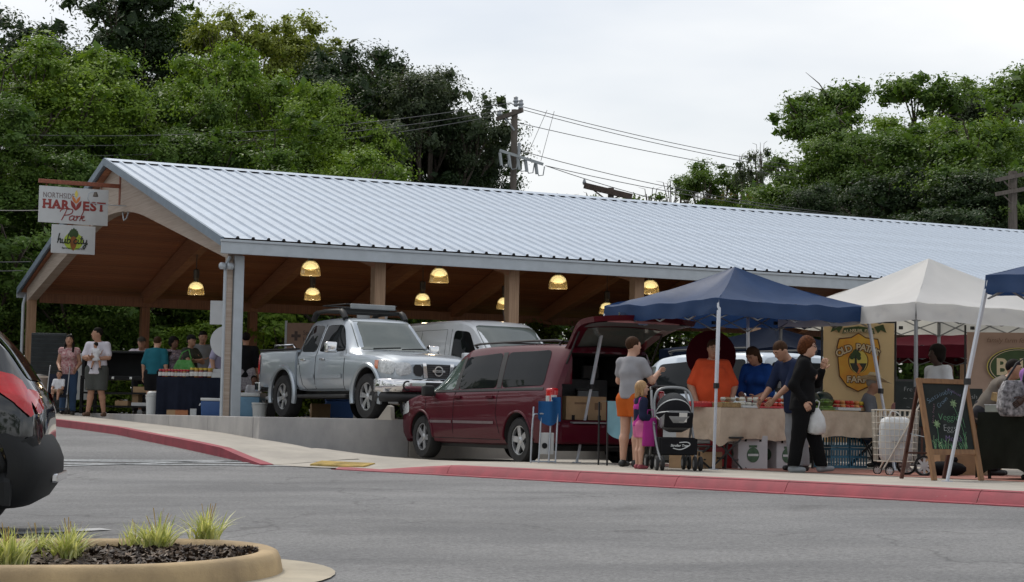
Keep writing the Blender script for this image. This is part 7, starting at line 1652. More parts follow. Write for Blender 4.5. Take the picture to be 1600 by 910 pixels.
# ------------------------------------------------------------------ second banner
bp2 = at(1580, 27.0, 0); bp2.z = zwalk(bp2.x, bp2.y); b2 = thing('second_farm_banner', 'pinkish tan banner with dark oval and gold lettering at the right edge', 'banner', bp2, R(-6))
x0_, x1_ = pix(1512, 560, 27).x - bp2.x, pix(1680, 560, 27).x - bp2.x; zt2 = pix(1580, 520, 27).z - bp2.z
MB().grid(lambda a, b: Vector((lerp(x0_, x1_, a), .015 * math.sin(a * 6), lerp(.5, zt2, b))), 10, 6).build('cloth', mat('banner_rose', (.40, .28, .22), .8, var=.06), b2, smooth=True, fix=False)
for x in (x0_ - .02, x1_ + .02): MB().tube([(x, .02, 0), (x, .02, zt2 + .1)], .015, 8).build('pole', BLK, b2)
ox, oz = pix(1592, 0, 27).x - bp2.x, pix(1592, 574, 27).z - bp2.z; kk = 27 / F_PX
for rr, mt_, y in ((1.07, YEL, -.026), (1.04, INK, -.030), (.98, CRM, -.033), (.95, DKGRN, -.036)):
    MB().prism([(ox + 46 * kk * rr * math.cos(a), oz + 28 * kk * rr * math.sin(a)) for a in np.linspace(0, 6.283, 37)[:-1]], y - .002, y, fn=lambda x, z, yy: Vector((x, yy, z))).build('oval', mt_, b2)
text_obj('lettering', 'Bel', 36 * kk, CRM, b2, (ox - 36 * kk, -.042, oz - 12 * kk), align='LEFT', offset=.008, sx=.95); text_obj('lettering', 'family farm for more', 10.5 * kk, mat('faded_brown', (.22, .13, .09), .8), b2, (ox - 50 * kk, -.03, oz + 38 * kk), align='LEFT', shear=.25)

# ------------------------------------------------------------------ people at the stalls
SGR = 'people at the market stalls'
ORT = cloth('orange', (.62, .085, .03)); 
person('woman in a bright orange T-shirt behind the produce table', stand(1112, 26.2), R(4), 1.76, 'tan', (ORT, .85, .44), (cloth('jeans', (.05, .09, .17)), 2, .008), ('short', 'brown'), BLK, dict(elbL=(.17, .0, .63), wriL=(.13, -.10, .50), elbR=(-.17, .0, .63), wriR=(-.14, -.10, .50), nod=16), fat=1.42, fem=True, vox=.017, group=SGR)
ms_ = gz(stand(1109, 27.0)); o = thing('round_shade', 'maroon round pop-up shade standing behind the orange shirt', 'shade', ms_, R(4)); MB().lathe([(.36, 0), (.34, .05), (.24, .09), (.08, .11)], 28, (0, 0, 1.55), 'y').build('disc', TMAR, o, smooth=40); MB().tube([(0, .1, 0), (0, .1, 1.5)], .015, 6).build('pole', BLK, o)
person('woman in a grey T-shirt and orange shorts seen from behind', stand(985, 25.1), R(140), 1.72, 'light', (cloth('grey_marl', (.30, .30, .32)), .55, .52), (cloth('orange_shorts', (.50, .11, .02)), .55, .016), ('short', 'brown'), BLK, dict(elbL=(.15, -.04, .66), wriL=(.10, -.18, .70), elbR=(-.15, -.06, .66), wriR=(-.11, -.20, .73), yaw=-25, curl=.9), fem=True, vox=.017, group=SGR)
gq = stand(1000, 24.2)
PINK = cloth('pink_shorts', (.60, .16, .32), .2); MAG = cloth('magenta', (.42, .04, .26))
person('little blond girl in a navy cardigan and pink shorts', gq, R(105), 1.08, 'light', (MAG, .35, .50), (PINK, .62, .02), ('bob', 'blond'), mat('pink_shoe', (.30, .06, .08), .7), dict(elbL=(.12, -.06, .62), wriL=(.06, -.15, .60), elbR=(-.13, .02, .62), wriR=(-.10, -.10, .57)), headscale=1.3, vox=.013, fem=False, group=SGR)
o = thing('cardigan', 'navy cardigan worn open over the little girl\'s pink top', 'cardigan', gq, R(105)); q = SDF(.02)
q.cap(Vector((0, .012, .62)), Vector((0, .014, .84)), .085, .08, .03, .8); q.cap(Vector((.11, 0, .86)), Vector((.13, -.065, .67)), .045, .040, .02); q.cap(Vector((.13, -.065, .67)), Vector((.085, -.13, .655)), .040, .034, .02); q.cap(Vector((-.11, 0, .86)), Vector((-.14, .02, .67)), .045, .040, .02); q.cap(Vector((-.14, .02, .67)), Vector((-.12, -.06, .63)), .040, .034, .02)
q.half(Vector((0, -.058, .7)), (0, -1, 0)) if False else None
V, Fq = q.mesh(.013, .012, .003); keep = ~((np.abs(V[:, 0]) < .035) & (V[:, 1] < -.02))[Fq].any(1); npmesh('knit', V, Fq[keep], cloth('navy_knit', (.018, .022, .05)), o, True)
for i in range(3): MB().lathe([(.008, 0), (.006, .006)], 8, (.045, -.088, .66 + .06 * i), 'y').build('button', LBL, o)
hb_ = thing('hot_pink_bag', 'flat hot-pink bag hanging from the little girl\'s hand', 'bag', gq + Vector((.11, -.12, .27)), R(10)); MB().box((0, 0, .2), (.20, .05, .36), taper=.86).build('pouch', MAG, hb_, bevel=.02); MB().tube([(-.05, 0, .37), (-.03, 0, .48), (.04, 0, .48), (.05, 0, .37)], .008, 6).build('strap', MAG, hb_)
# shoppers by the table
person('person in a royal blue shirt behind the left table, head bowed', stand(1187, 26.5), R(-35), 1.72, 'tan', (cloth('royal_blue', (.012, .05, .21)), 1.3, .46), (cloth('dark_trousers', (.03, .03, .035)), 2, .008), ('bob', 'brown'), BLK, dict(lean=14, nod=25, yaw=-10, elbL=(.14, -.10, .60), wriL=(.06, -.20, .56), elbR=(-.14, -.10, .60), wriR=(-.04, -.2, .56)), fat=1.15, fem=True, group=SGR)
person('shopper in a navy shirt and grey trousers bending over the table', stand(1246, 24.6), R(-62), 1.74, 'tan', (cloth('navy_shirt', (.018, .026, .06)), 1.0, .46), (cloth('pale_grey_trousers', (.28, .29, .31)), 2, .006), ('short', 'brown'), BLK, dict(lean=20, nod=18, elbL=(.12, -.17, .63), wriL=(.08, -.27, .53), elbR=(-.14, -.15, .62), wriR=(-.10, -.26, .52)), fat=1.1, group=SGR)
bwq = stand(1253, 23.9)
person('woman with curly auburn hair dressed all in black', bwq, R(78), 1.70, 'light', (cloth('black_jacket', (.007, .007, .008)), 1.85, .45, 1), (cloth('black_trousers', (.006, .006, .007)), 1.96, .010), ('curly', 'auburn'), mat('grey_shoe', (.22, .24, .26), .7), dict(lean=4, yaw=-10, elbL=(.13, -.10, .665), wriL=(.05, -.14, .77), elbR=(-.14, .06, .64), wriR=(-.12, -.02, .52), kneL=(.05, -.08, .285), ankL=(.055, -.14, .05), footL=(.012, -.085, -.02), kneR=(-.05, .02, .285), ankR=(-.06, .06, .045), curl=.8), fat=1.12, fem=True, vox=.016, glasses=True, group=SGR)
bag('white plastic bag hanging at the black-clothed woman\'s side', bwq + Vector((.17, -.05, .48)), .12, .36, PBAG)
ck = stand(1352, 27.4)
person('man in a straw cowboy hat sitting behind the table', ck, R(75), 1.72, 'tan', (cloth('grey_work_shirt', (.16, .17, .19)), 1.8, .46), (cloth('jeans', (.05, .09, .17)), 2, .008), ('short', 'grey'), BLK, dict(pelvis=(0, 0, .30), lean=8, kneL=(.07, -.24, .31), kneR=(-.07, -.24, .31), ankL=(.07, -.25, .05), ankR=(-.07, -.25, .05), elbL=(.13, -.05, .42), wriL=(.08, -.18, .40), elbR=(-.13, -.05, .42), wriR=(-.08, -.18, .40)), hat=mat('straw_hat', (.52, .43, .27), .8, var=.12, scale=30), group=SGR)
fold_chair('dark folding chair under the cowboy hat man', ck + Vector((-.02, .06, 0)), R(75), BLK, .40)
person('person with dark hair in a white T-shirt under the white tent', stand(1464, 27.0), R(-65), 1.76, 'dark', (cloth('white_tee', (.62, .65, .70)), .7, .46), (cloth('dark_trousers', (.03, .03, .035)), 2, .008), ('curly', 'black'), BLK, dict(yaw=-15), fat=1.05, group=SGR)
person('seated person in a pale pink shirt behind the small chalkboard', stand(1412, 27.3), R(-60), 1.62, 'brown', (cloth('pale_pink', (.52, .28, .26)), .8, .46), (cloth('dark_trousers', (.03, .03, .035)), 2, .008), ('short', 'black'), BLK, dict(pelvis=(0, 0, .27), kneL=(.07, -.24, .29), kneR=(-.07, -.24, .29), ankL=(.07, -.25, .05), ankR=(-.07, -.25, .05)), fat=1.15, group=SGR)
fold_chair('dark folding chair under the pink-shirted person', stand(1412, 27.3), R(-60), BLK, .36)
person('dark-haired man bending down beside the second banner', stand(1556, 24.2), R(70), 1.70, 'tan', (cloth('grey_brown', (.16, .14, .12)), .8, .46), (cloth('dark_trousers', (.03, .03, .035)), 2, .008), ('short', 'black'), BLK, dict(lean=38, nod=10, pelvis=(0, .1, .47), elbL=(.12, -.3, .50), wriL=(.1, -.36, .40), elbR=(-.12, -.3, .50), wriR=(-.1, -.36, .40), headfree=1), group=SGR)
pq = stand(1620, 22.2)
person('person in a purple top with a patterned bag at the right edge', pq, R(-80), 1.70, 'dark', (cloth('purple', (.32, .15, .42)), .5, .48), (cloth('dark_trousers', (.03, .03, .035)), 2, .008), ('long', 'black'), BLK, dict(elbL=(.13, -.04, .64), wriL=(.10, -.14, .56)), fat=1.2, fem=True, group=SGR)
o = thing('patterned_bag', 'black and white patterned shoulder bag on the purple top', 'bag', pq + Vector((-.30, -.08, .74)), R(10)); MB().loft([[(x * k, y * k, z) for x, y in ((-.17, -.08), (.17, -.08), (.17, .08), (-.17, .08))] for z, k in ((0, .8), (.1, 1.05), (.3, .95), (.42, .6))]).build('pouch', mat('pattern_bw', (.45, .44, .46), .8, col2=(.03, .03, .035), scale=24), o, bevel=.03); MB().tube([(-.1, 0, .4), (.05, 0, .62), (.22, .05, .72), (.12, 0, .4)], .014, 6).build('strap', BLK, o)
# ------------------------------------------------------------------ baby stroller
sq_ = stand(1052, 24.0); bs = thing('baby_stroller', 'black and grey baby stroller with hooded car seat beside the girl', 'stroller', sq_, R(6)); SGM = mat('stroller_grey', (.25, .26, .27), .45, metal=.4); SBK = cloth('stroller_black', (.012, .012, .014))
for sx in (-1, 1):
    MB().tube(smooth_pts([(sx * .22, .40, 1.0), (sx * .24, .22, .75), (sx * .24, -.10, .35), (sx * .22, -.32, .12)], 4), .016, 7).tube([(sx * .24, .38, .12), (sx * .24, .05, .58)], .016, 7).build('side_frame', SGM, bs, smooth=True)
    for y in (-.34, .38):
        for dx in (-.035, .035):
            w_ = MB().lathe([(.05, -.018), (.085, -.018), (.092, -.008), (.092, .008), (.085, .018), (.05, .018)], 18, (sx * .24 + dx, y, .092), 'x').build('wheel', TYRE, bs, smooth=40); MB().lathe([(.048, -.02), (.048, .02)], 12, (sx * .24 + dx, y, .092), 'x').build('hub', SGM, w_)
MB().tube(smooth_pts([(-.22, .40, 1.0), (-.18, .47, 1.05), (.18, .47, 1.05), (.22, .40, 1.0)], 4), .018, 7).build('push_handle', BLK, bs, smooth=True)
MB().box((0, .04, .30), (.44, .56, .22), taper=1.06).build('basket', SBK, bs, bevel=.02); MB().box((0, -.36, .30), (.46, .02, .20)).build('basket_front', SBK, bs, bevel=.008)
MB().tube(smooth_pts([(-.08, -.374, .28), (.02, -.374, .265), (.13, -.374, .32), (.10, -.374, .355), (.0, -.374, .35)], 5), .006, 5).build('swoosh', SIGNW, bs); text_obj('lettering', 'Stroller Trax', .042, SIGNW, bs, (.0, -.374, .30), shear=.2, offset=.001)
st_r = []
for y, z, wd, h in ((-.34, .66, .14, .12), (-.30, .58, .19, .20), (-.10, .50, .20, .26), (.15, .52, .19, .30), (.30, .62, .14, .28)): st_r.append([(x * wd, y + k * .0, z + kz * h) for x, kz in ((-1, .55), (-.9, 0.1), (-.4, -.1), (.4, -.1), (.9, .1), (1, .55), (.8, .7), (-.8, .7))])
for i, r_ in enumerate(st_r): st_r[i] = [(x, y, z) for (x, _, z), y in zip(r_, [(-.34, -.30, -.10, .15, .30)[i]] * 8)]
MB().loft(st_r).build('car_seat_shell', SGM, bs, smooth=50)
def hood(a, b):
    al = lerp(-.5, 1.75, a); t = lerp(-1.45, 1.45, b); r_ = .27
    return Vector((math.sin(t) * .225, .06 - math.cos(t) * math.cos(al) * r_ * .95, .70 + math.cos(t) * math.sin(al) * r_ * 1.02))
MB().grid(lambda a, b: hood(lerp(.0, .55, a), b), 10, 16).build('hood_front', SBK, bs, smooth=True, fix=False); MB().grid(lambda a, b: hood(lerp(.555, 1, a), b) * 1.0, 8, 16).build('hood_rear', cloth('hood_grey', (.05, .053, .056)), bs, smooth=True, fix=False)
for a in (.0, .28, .55): MB().tube([hood(a, b) * 1.0 for b in np.linspace(0, 1, 17)], .008, 5).build('hood_piping', SIGNW, bs)
MB().tube(smooth_pts([(-.235, .02, .66), (-.24, .06, .88), (-.15, .08, 1.02), (.15, .08, 1.02), (.24, .06, .88), (.235, .02, .66)], 5), .018, 7).build('carry_handle', SGM, bs, smooth=True)
MB().box((0, -.30, .63), (.36, .05, .20), rx=.3).build('seat_front', SBK, bs, bevel=.02); MB().box((.05, -.335, .66), (.10, .005, .12), rx=.3).build('care_label', LBL, bs)
# ------------------------------------------------------------------ wire cart
WC = mat('cart_cream', (.62, .58, .50), .5, var=.04); cq = stand(1402, 23.6); wc = thing('wire_shopping_cart', 'cream wire shopping cart with spoked wheels beside the chalkboard', 'shopping cart', cq, R(-4))
def wire_box(x0, x1, y0, y1, z0, z1, nx, nz2):
    m = MB()
    for y in (y0, y1):
        for i in range(nx + 1): x = lerp(x0, x1, i / nx); m.tube([(x, y, z0), (x - .03 + .06 * (i / nx), y, z1)], .0045, 5)
        for j in range(nz2 + 1): z = lerp(z0, z1, j / nz2); m.tube([(x0 - .03 * j / nz2, y, z), (x1 + .03 * j / nz2, y, z)], .0045 if 0 < j < nz2 else .008, 5)
    for x in (x0, x1):
        for i in range(4): y = lerp(y0, y1, i / 3); m.tube([(x, y, z0), (x - .03 if x == x0 else x + .03, y, z1)], .0045, 5)
        for j in range(nz2 + 1): z = lerp(z0, z1, j / nz2); xx = x + (-.03 if x == x0 else .03) * j / nz2; m.tube([(xx, y0, z), (xx, y1, z)], .0045, 5)
    for i in range(nx + 1): x = lerp(x0, x1, i / nx); m.tube([(x, y0, z0), (x, y1, z0)], .0045, 5)
    return m
wire_box(-.27, .21, -.17, .17, .17, .80, 9, 8).build('wire_basket', WC, wc)
MB().tube([(-.19, -.18, .08), (.27, -.19, .92), (.30, -.19, 1.02), (.30, .19, 1.02), (.27, .19, .92), (-.19, .18, .08)], .010, 7).build('handle_frame', WC, wc, smooth=True)
def cart_wheel(x, y, r):
    t = MB().lathe([(r * .82, -.014), (r, -.016), (r * 1.02, 0), (r, .016), (r * .82, .014)], 24, (0, 0, 0), 'y', caps=False).build('wheel', TYRE, wc, smooth=50); t.location = (x, y, r)
    m = MB().lathe([(r * .84, -.015), (r * .84, .015), (r * .74, .015), (r * .74, -.015)], 24, (0, 0, 0), 'y', caps=False).lathe([(r * .2, -.016), (r * .2, .016)], 12, (0, 0, 0), 'y')
    for k in range(8): a = k * math.pi / 4; m.bar((math.cos(a) * r * .15, 0, math.sin(a) * r * .15), (math.cos(a) * r * .78, 0, math.sin(a) * r * .78), .028 * r / .12, .02, up=(0, 1, 0))
    m.build('spokes', SIGNW, t)
for y in (-.20, .20): cart_wheel(.20 + (.10 if y < 0 else -.06), y, .125); cart_wheel(-.22 + (.10 if y < 0 else 0), y, .055)
MB().tube([(.20, -.22, .125), (.20, .22, .125)], .008, 6).build('axle', BLK, wc)
o = thing('white_tote', 'full white tote bag inside the wire shopping cart', 'bag', cq + Vector((-.02, 0, .185)), R(-4)); rings = []
for z, kx, ky in ((0, .17, .13), (.04, .20, .145), (.2, .205, .15), (.42, .20, .145), (.50, .17, .11), (.53, .12, .06)): rings.append([(kx * (abs(math.cos(a)) ** .5) * (1 if math.cos(a) > 0 else -1) + .012 * noise.noise(Vector((a * 2, z * 9, 1))), ky * (abs(math.sin(a)) ** .5) * (1 if math.sin(a) > 0 else -1) + .012 * noise.noise(Vector((a * 3, z * 9, 5))), z) for a in (2 * math.pi * j / 24 for j in range(24))])
MB().loft(rings).build('sack', mat('tote_white', (.58, .60, .62), .7, var=.05, scale=4, bump=.4, bscale=9), o, smooth=50); text_obj('lettering', 'WHOLE WHEAT', .03, GREYT, o, (.04, -.166, .22))
MB().tube(smooth_pts([(-.1, -.05, .52), (-.06, -.05, .60), (.02, -.05, .58), (.06, -.05, .52)], 4), .008, 5).build('handle', PBAG, o)
# ------------------------------------------------------------------ chalkboard easel
WD = wood('easel_oak', (.30, .16, .07), (.20, .10, .045), (8, 8, .7)); WDD = wood('easel_shade_dark', (.10, .035, .022), (.06, .02, .014), (8, 8, .7)); BOARD = mat('chalkboard', (.016, .020, .019), .75, col2=(.030, .036, .034), scale=5, detail=7, spec=.2)  # second wood is a darker copy with the rear frame's shade painted in
eq = stand(1460, 21.5); ez = thing('chalkboard_easel', 'oak A-frame chalkboard reading Veggies Eggs Meats at the kerb', 'chalkboard', eq, R(27))
bwid, bh_ = .68, 1.19; tilt = R(14)
def ep(x, z, y=0): return Vector((x + .05 * (1 - z / bh_) * (-1 if x < bwid / 2 else 0) * 0, z * math.sin(tilt) + y * math.cos(tilt), z * math.cos(tilt) - y * math.sin(tilt)))
def ebox(x0, x1, z0, z1, y0, y1, nm, mt): 
    m = MB(); m.add([ep(x, z, y) for z in (z0, z1) for x, y in ((x0, y0), (x1, y0), (x1, y1), (x0, y1))], [(0, 1, 2, 3), (7, 6, 5, 4), (0, 4, 5, 1), (1, 5, 6, 2), (2, 6, 7, 3), (3, 7, 4, 0)]); return m.build(nm, mt, ez, bevel=.004)
for x in (0, bwid): ebox(x - .03, x + .03, 0, bh_, -.02, .02, 'front_leg', WD)
ebox(.031, bwid - .031, bh_ - .06, bh_ - .002, -.018, .018, 'top_rail', WD); ebox(.031, bwid - .031, .30, .36, -.018, .018, 'bottom_rail', WD)
ebox(.031, bwid - .031, .361, bh_ - .061, -.006, .010, 'board', BOARD)
for x in (.03, bwid - .03): MB().bar(ep(x, bh_ - .02, .03), (x, .62, 0), .045, .025).build('rear_leg', WDD, ez, bevel=.003)  # same oak as in front; shade is put into the darker colour
MB().bar((.03, .50, .30), (bwid - .03, .50, .30), .05, .02).build('rear_rail', WDD, ez); MB().bar(ep(.02, .5, .02), (.03, .46, .52), .006).build('stay_chain', TRIM, ez)
CK = {k: mat('chalk_' + k, c, .95, var=.35, scale=60, spec=.05) for k, c in dict(white=(.38, .40, .40), green=(.16, .36, .20), blue=(.20, .28, .36), pink=(.36, .22, .28), purple=(.26, .20, .36), lime=(.30, .42, .24)).items()}
def chalk(s, x, z, size, c, rot=0): o = text_obj('chalk_lettering', s, size, CK[c], ez, ep(x, z, -.009), offset=-.0022 * size / .1, depth=.0006, shear=.12); o.rotation_euler = (R(90) - tilt, rot, 0); return o
for i, chx in enumerate('Sustainably'): chalk(chx, .10 + .034 * i, .86 + .155 * math.sin(.25 + i * .12), .085, 'blue', -.55 + .05 * i)
for i, chx in enumerate('produced'): chalk(chx, .40 + .022 * i, 1.055 - .010 * i, .052, 'purple', .25)
for i, chx in enumerate('Grown'): chalk(chx, .24 + .030 * i, .85 + .022 * i, .075, 'blue', -.6)
for i, chx in enumerate('farm fresh'): chalk(chx, .115 + .006 * i, .66 + .024 * i, .045, 'pink', -1.2)
chalk('Veggies', .36, .70, .115, 'green'); chalk('Eggs', .33, .575, .11, 'white'); chalk('Meats', .36, .455, .10, 'purple')
def stroke(P, c, r=.003): return MB().tube([ep(x, z, -.0085) for x, z in P], r, 4).build('chalk_stroke', CK[c], ez)
for fx, fz in ((.155, .655), (.445, .90)):
    for k in range(7): a = k * .9; stroke([(fx, fz), (fx + .05 * math.cos(a), fz + .05 * math.sin(a)), (fx + .03 * math.cos(a + .5), fz + .03 * math.sin(a + .5)), (fx, fz)], 'lime', .0045)
stroke([(.445, .86), (.50, .70), (.53, .55), (.55, .38)], 'green', .0025); stroke([(.155, .61), (.15, .50), (.13, .38)], 'green', .0025); stroke([(.50, .80), (.545, .72), (.56, .62)], 'green', .002)
rg = random.Random(4)
for i in range(34):
    x = rg.uniform(.06, .57); h = rg.uniform(.05, .16) * (1.3 if x < .15 or x > .47 else .75); stroke([(x, .365), (x + rg.uniform(-.02, .02), .365 + h * .6), (x + rg.uniform(-.05, .05), .365 + h)], 'green' if i % 3 else 'lime', .0026)
# small chalkboards behind
for px, Y, lab, sz in ((1423, 25.9, 'small chalkboard leaning behind the shopping cart', (.42, .62)), (1515, 25.0, 'small dark chalkboard behind the right side of the easel', (.34, .52))):
    o = thing('small_chalkboard', lab, 'chalkboard', stand(px, Y) + Vector((0, 0, .60)), R(-10)); MB().box((0, .06, sz[1] / 2), (sz[0], .02, sz[1]), rx=-.18).build('board', BOARD, o, bevel=.004); MB().box((0, .06, .01), (sz[0] + .02, .05, .03)).build('ledge', WDD, o)
    for i in range(4): oo = text_obj('chalk_lettering', ['Fresh', '~ ~ ~', '~ ~', 'eggs'][i], .09, CK['white'], o, (0, -.01 + .022 * (3 - i) - .02, sz[1] - .14 - .12 * i), offset=-.002, depth=.0006)
    for x in (-.15, .15): MB().bar((x, .06, -.62), (x, .06, .02), .03).build('leg', WDD, o)
# right hand black table
DKG = cloth('black_green', (.012, .014, .010), .2); rt_c = stand(1614, 22.0)
table('table under a long black cloth at the right picture edge', rt_c, KA, 1.9, .75, .78, DKG, .66, seed=9)
MB_ = rt_c + RK @ Vector((.35, .38, .79)); o = thing('wicker_tray', 'tilted wicker tray of brown goods on the black table', 'basket', MB_, KA); MB().box((0, 0, .10), (.6, .42, .03), rx=.25).build('floor', BASK, o)
for y, z in ((-.21, .08), (.21, .19)): MB().box((0, y, z), (.6, .02, .09), rx=.25).build('rim', BASK, o)
for x in (-.3, .3): MB().box((x, 0, .135), (.02, .42, .09), rx=.25).build('rim', BASK, o)
rg = random.Random(3)
for i in range(20): x, y = rg.uniform(-.26, .26), rg.uniform(-.17, .17); MB().ball((x, y, .14 + y * .25), rg.uniform(.025, .04), 8).build('nut', mat('nut_brown', (.22, .10, .05), .6, var=.3), o, smooth=True)
o = thing('glass_case', 'low clear-topped tray left of the wicker tray', 'tray', rt_c + RK @ Vector((.12, .45, .79)), KA); MB().b(-.13, .13, -.2, .2, 0, .08).build('box', mat('case_grey', (.25, .27, .24), .3), o, bevel=.006); MB().b(-.135, .135, -.205, .205, .082, .09).build('lid', LAMPC, o)
o = thing('toolbox', 'black toolbox with yellow latch under the black table', 'toolbox', gz(rt_c + RK @ Vector((.45, .2, 0))), KA); MB().b(-.16, .16, -.12, .12, 0, .16).build('box', BLK, o, bevel=.012); MB().box((0, -.125, .09), (.06, .012, .05)).build('latch', YEL, o); MB().tube([(-.08, 0, .16), (-.06, 0, .21), (.06, 0, .21), (.08, 0, .16)], .01, 6).build('handle', BLK, o)
carton('brown carton under the white tent, behind the easel', stand(1492, 24.2), R(12), .30, .22, .34, TANB); o = thing('tan_counter', 'tan fronted counter behind the easel', 'counter', stand(1520, 24.6), KA); MB().b(-.35, .35, -.2, .2, 0, .72).build('front', wood('ply', (.40, .27, .14), (.32, .20, .10)), o, bevel=.006); MB().b(-.38, .38, -.23, .23, .722, .75).build('top', TANB, o, bevel=.004)
o = thing('black_sack', 'slumped black sack on the ground behind the easel legs', 'sack', stand(1478, 23.6)); MB().ball((0, 0, .09), .2, 14, sc=(1.3, .8, .5)).build('sack', SBK, o, smooth=True); MB().ball((.1, 0, .2), .05, 8).build('knot', SBK, o, smooth=True)
# stake trailer behind the white tent
tq_ = stand(1465, 31.5); tl_ = thing('stake_trailer', 'black stake-sided trailer behind the white tent', 'trailer', tq_, R(3))
for z in (.55, .80, 1.05, 1.30): MB().b(-1.5, 1.7, -.02, .02, z, z + .11).build('side_rail', BLK, tl_)
for x in (-1.48, -.7, .1, .9, 1.68): MB().b(x - .04, x + .04, .021, .08, .3, 1.45).build('stake', BLK, tl_)
MB().b(-1.5, 1.7, .03, 1.7, .40, .50).build('bed', BLK, tl_)
for x in (-.3, .55): MB().lathe([(.3, -.1), (.33, -.06), (.33, .06), (.3, .1)], 24, (x, .1, .33), 'y').build('wheel', TYRE, tl_, smooth=40)
bx = thing('pale_tank', 'pale blue plastic tank on the stake trailer', 'tank', tq_ + Vector((-.35, .7, .5)), R(3)); MB().b(-.45, .45, -.35, .35, 0, .62).build('body', mat('tank_pale', (.45, .55, .60), .4), bx, bevel=.05); MB().lathe([(.1, 0), (.1, .05)], 14, (0, 0, .62)).build('cap', BLK, bx)
bx = thing('teal_bin', 'teal plastic bin on the right of the stake trailer', 'bin', tq_ + Vector((.75, .6, .5)), R(3)); MB().box((0, 0, .35), (.8, .5, .7), taper=1.08).build('body', mat('bin_teal', (.20, .42, .42), .4), bx, bevel=.03); MB().box((0, 0, .71), (.9, .58, .05)).build('rim', mat('bin_teal', (.2, .42, .42), .4), bx)
# ------------------------------------------------------------------ near the minivan
fc = stand(850, 26.6); o = thing('folded_camp_chair', 'blue folded camp chair leaning beside the minivan rear wheel', 'chair', fc, R(20)); AL = mat('aluminium', (.42, .45, .50), .35, metal=.7); CBF = cloth('camp_blue', (.02, .09, .24))
for x in (-.17, -.05, .10, .20): MB().tube([(x - .03, 0, 0), (x + .02, .05, .78 if x < .05 else .88)], .012, 6).build('frame_tube', AL, o)
MB().tube(smooth_pts([(-.20, 0, 0), (-.17, .02, .60), (-.10, .03, .68), (.06, .03, .68)], 4), .012, 6).tube([(-.2, 0, .02), (.17, 0, .02)], .012, 6).build('frame_loop', AL, o)
m = MB(); m.grid(lambda a, b: Vector((lerp(-.10, .24, a), .0 + .03 * math.sin(a * 9), lerp(.62, .86, b) - .10 * math.sin(a * 3.1) * (1 - b))), 12, 5); m.build('fabric_seat', CBF, o, fix=False, smooth=True); MB().grid(lambda a, b: Vector((lerp(.12, .26, a), .06 + .04 * math.sin(a * 6), lerp(.58, .92, b))), 6, 5).build('fabric_back', CBF, o, fix=False, smooth=True)
MB().box((.06, .06, .27), (.20, .03, .30)).build('side_table', SIGNW, o, bevel=.008); MB().lathe([(.04, -.004), (.04, .004)], 14, (.02, .04, .24), 'y').build('cup_hole', SEAM, o)
vR = Matrix.Rotation(math.atan2(vfwd.y, vfwd.x), 3, 'Z')
def invan(x, y, z): return vc + vR @ Vector((x, y, z))
o = thing('cargo_carton', 'big brown cardboard box in the open minivan boot', 'carton', invan(-2.12, .28, .645), math.atan2(vfwd.y, vfwd.x)); MB().b(-.22, .22, -.34, .34, 0, .34).build('box', TANB, o, bevel=.008); MB().box((-.222, .1, .24), (.004, .2, .03)).build('print', mat('print_brown', (.2, .12, .07), .8), o); MB().box((-.222, -.2, .2), (.004, .12, .10)).build('print_mark', mat('print_brown', (.2, .12, .07), .8), o)
for y in (-.22, 0, .22): MB().box((-.223, y, .035), (.004, .05, .07)).build('hand_hole', SEAM, o)
o = thing('red_blanket', 'red blanket heaped in the open minivan boot', 'blanket', invan(-1.95, -.42, .645)); MB().grid(lambda a, b: Vector((lerp(-.24, .24, a), lerp(-.25, .25, b), .30 * math.sin(math.pi * a) ** .6 * math.sin(math.pi * b) ** .6 + .03 * noise.noise(Vector((a * 7, b * 7, 0))))), 14, 14).build('cloth', cloth('blanket_red', (.34, .02, .03)), o, smooth=True); MB().tube([(-.2, -.2, .02), (0, -.24, .05), (.2, -.2, .02)], .02, 6).build('hem', cloth('blanket_red', (.34, .02, .03)), o)
o = thing('grey_storage_box', 'grey storage box beside the red blanket in the boot', 'box', invan(-1.75, -.1, .645)); MB().box((0, 0, .22), (.3, .5, .42), taper=1.05).build('tub', mat('box_grey', (.16, .17, .18), .5), o, bevel=.02); MB().box((0, 0, .45), (.34, .54, .04)).build('lid', BLK, o, bevel=.01)
pcq = stand(966, 25.9); o = thing('light_blue_chair', 'light blue cloth draped on a small folding table behind the orange shorts', 'table', pcq, R(20)); LBC = cloth('light_blue', (.25, .48, .58))
o.name = 'draped_side_table'
MB().grid(lambda a, b: Vector((lerp(-.22, .24, a) , -.12 + .05 * math.sin(a * 8) * (1 - b), .45 + .42 * b - .10 * (1 - b) * math.sin(a * 3.1))), 12, 8).grid(lambda a, b: Vector((lerp(-.22, .24, a), lerp(-.12, .25, b), .87)), 4, 4).build('drape', LBC, o, fix=False, smooth=True)
for x in (-.2, .22):
    for y in (-.08, .22): MB().bar((x, y, 0), (x, y, .86), .02).build('leg', BLK, o)
MB().bar((-.2, -.08, .25), (.22, .22, .25), .016).build('brace', BLK, o)
# ================================================================== planted island in the foreground
ISC = concrete('island_kerb', (.47, .345, .19), .42, 3); GUT = concrete('island_gutter', (.42, .37, .28), .2, 2); MUL = mat('mulch', (.030, .020, .014), .95, col2=(.075, .052, .036), scale=26, detail=8, bump=.8, bscale=40)
IC = gp(300, 885); 
e_tip = gp(455, 868); zI = zroad(IC.x, IC.y)
def isl(t):      # outline param 0..1 around a rounded nose pointing right
    pass
nose = gp(457, 893); back = gp(330, 846); front = gp(160, 935)
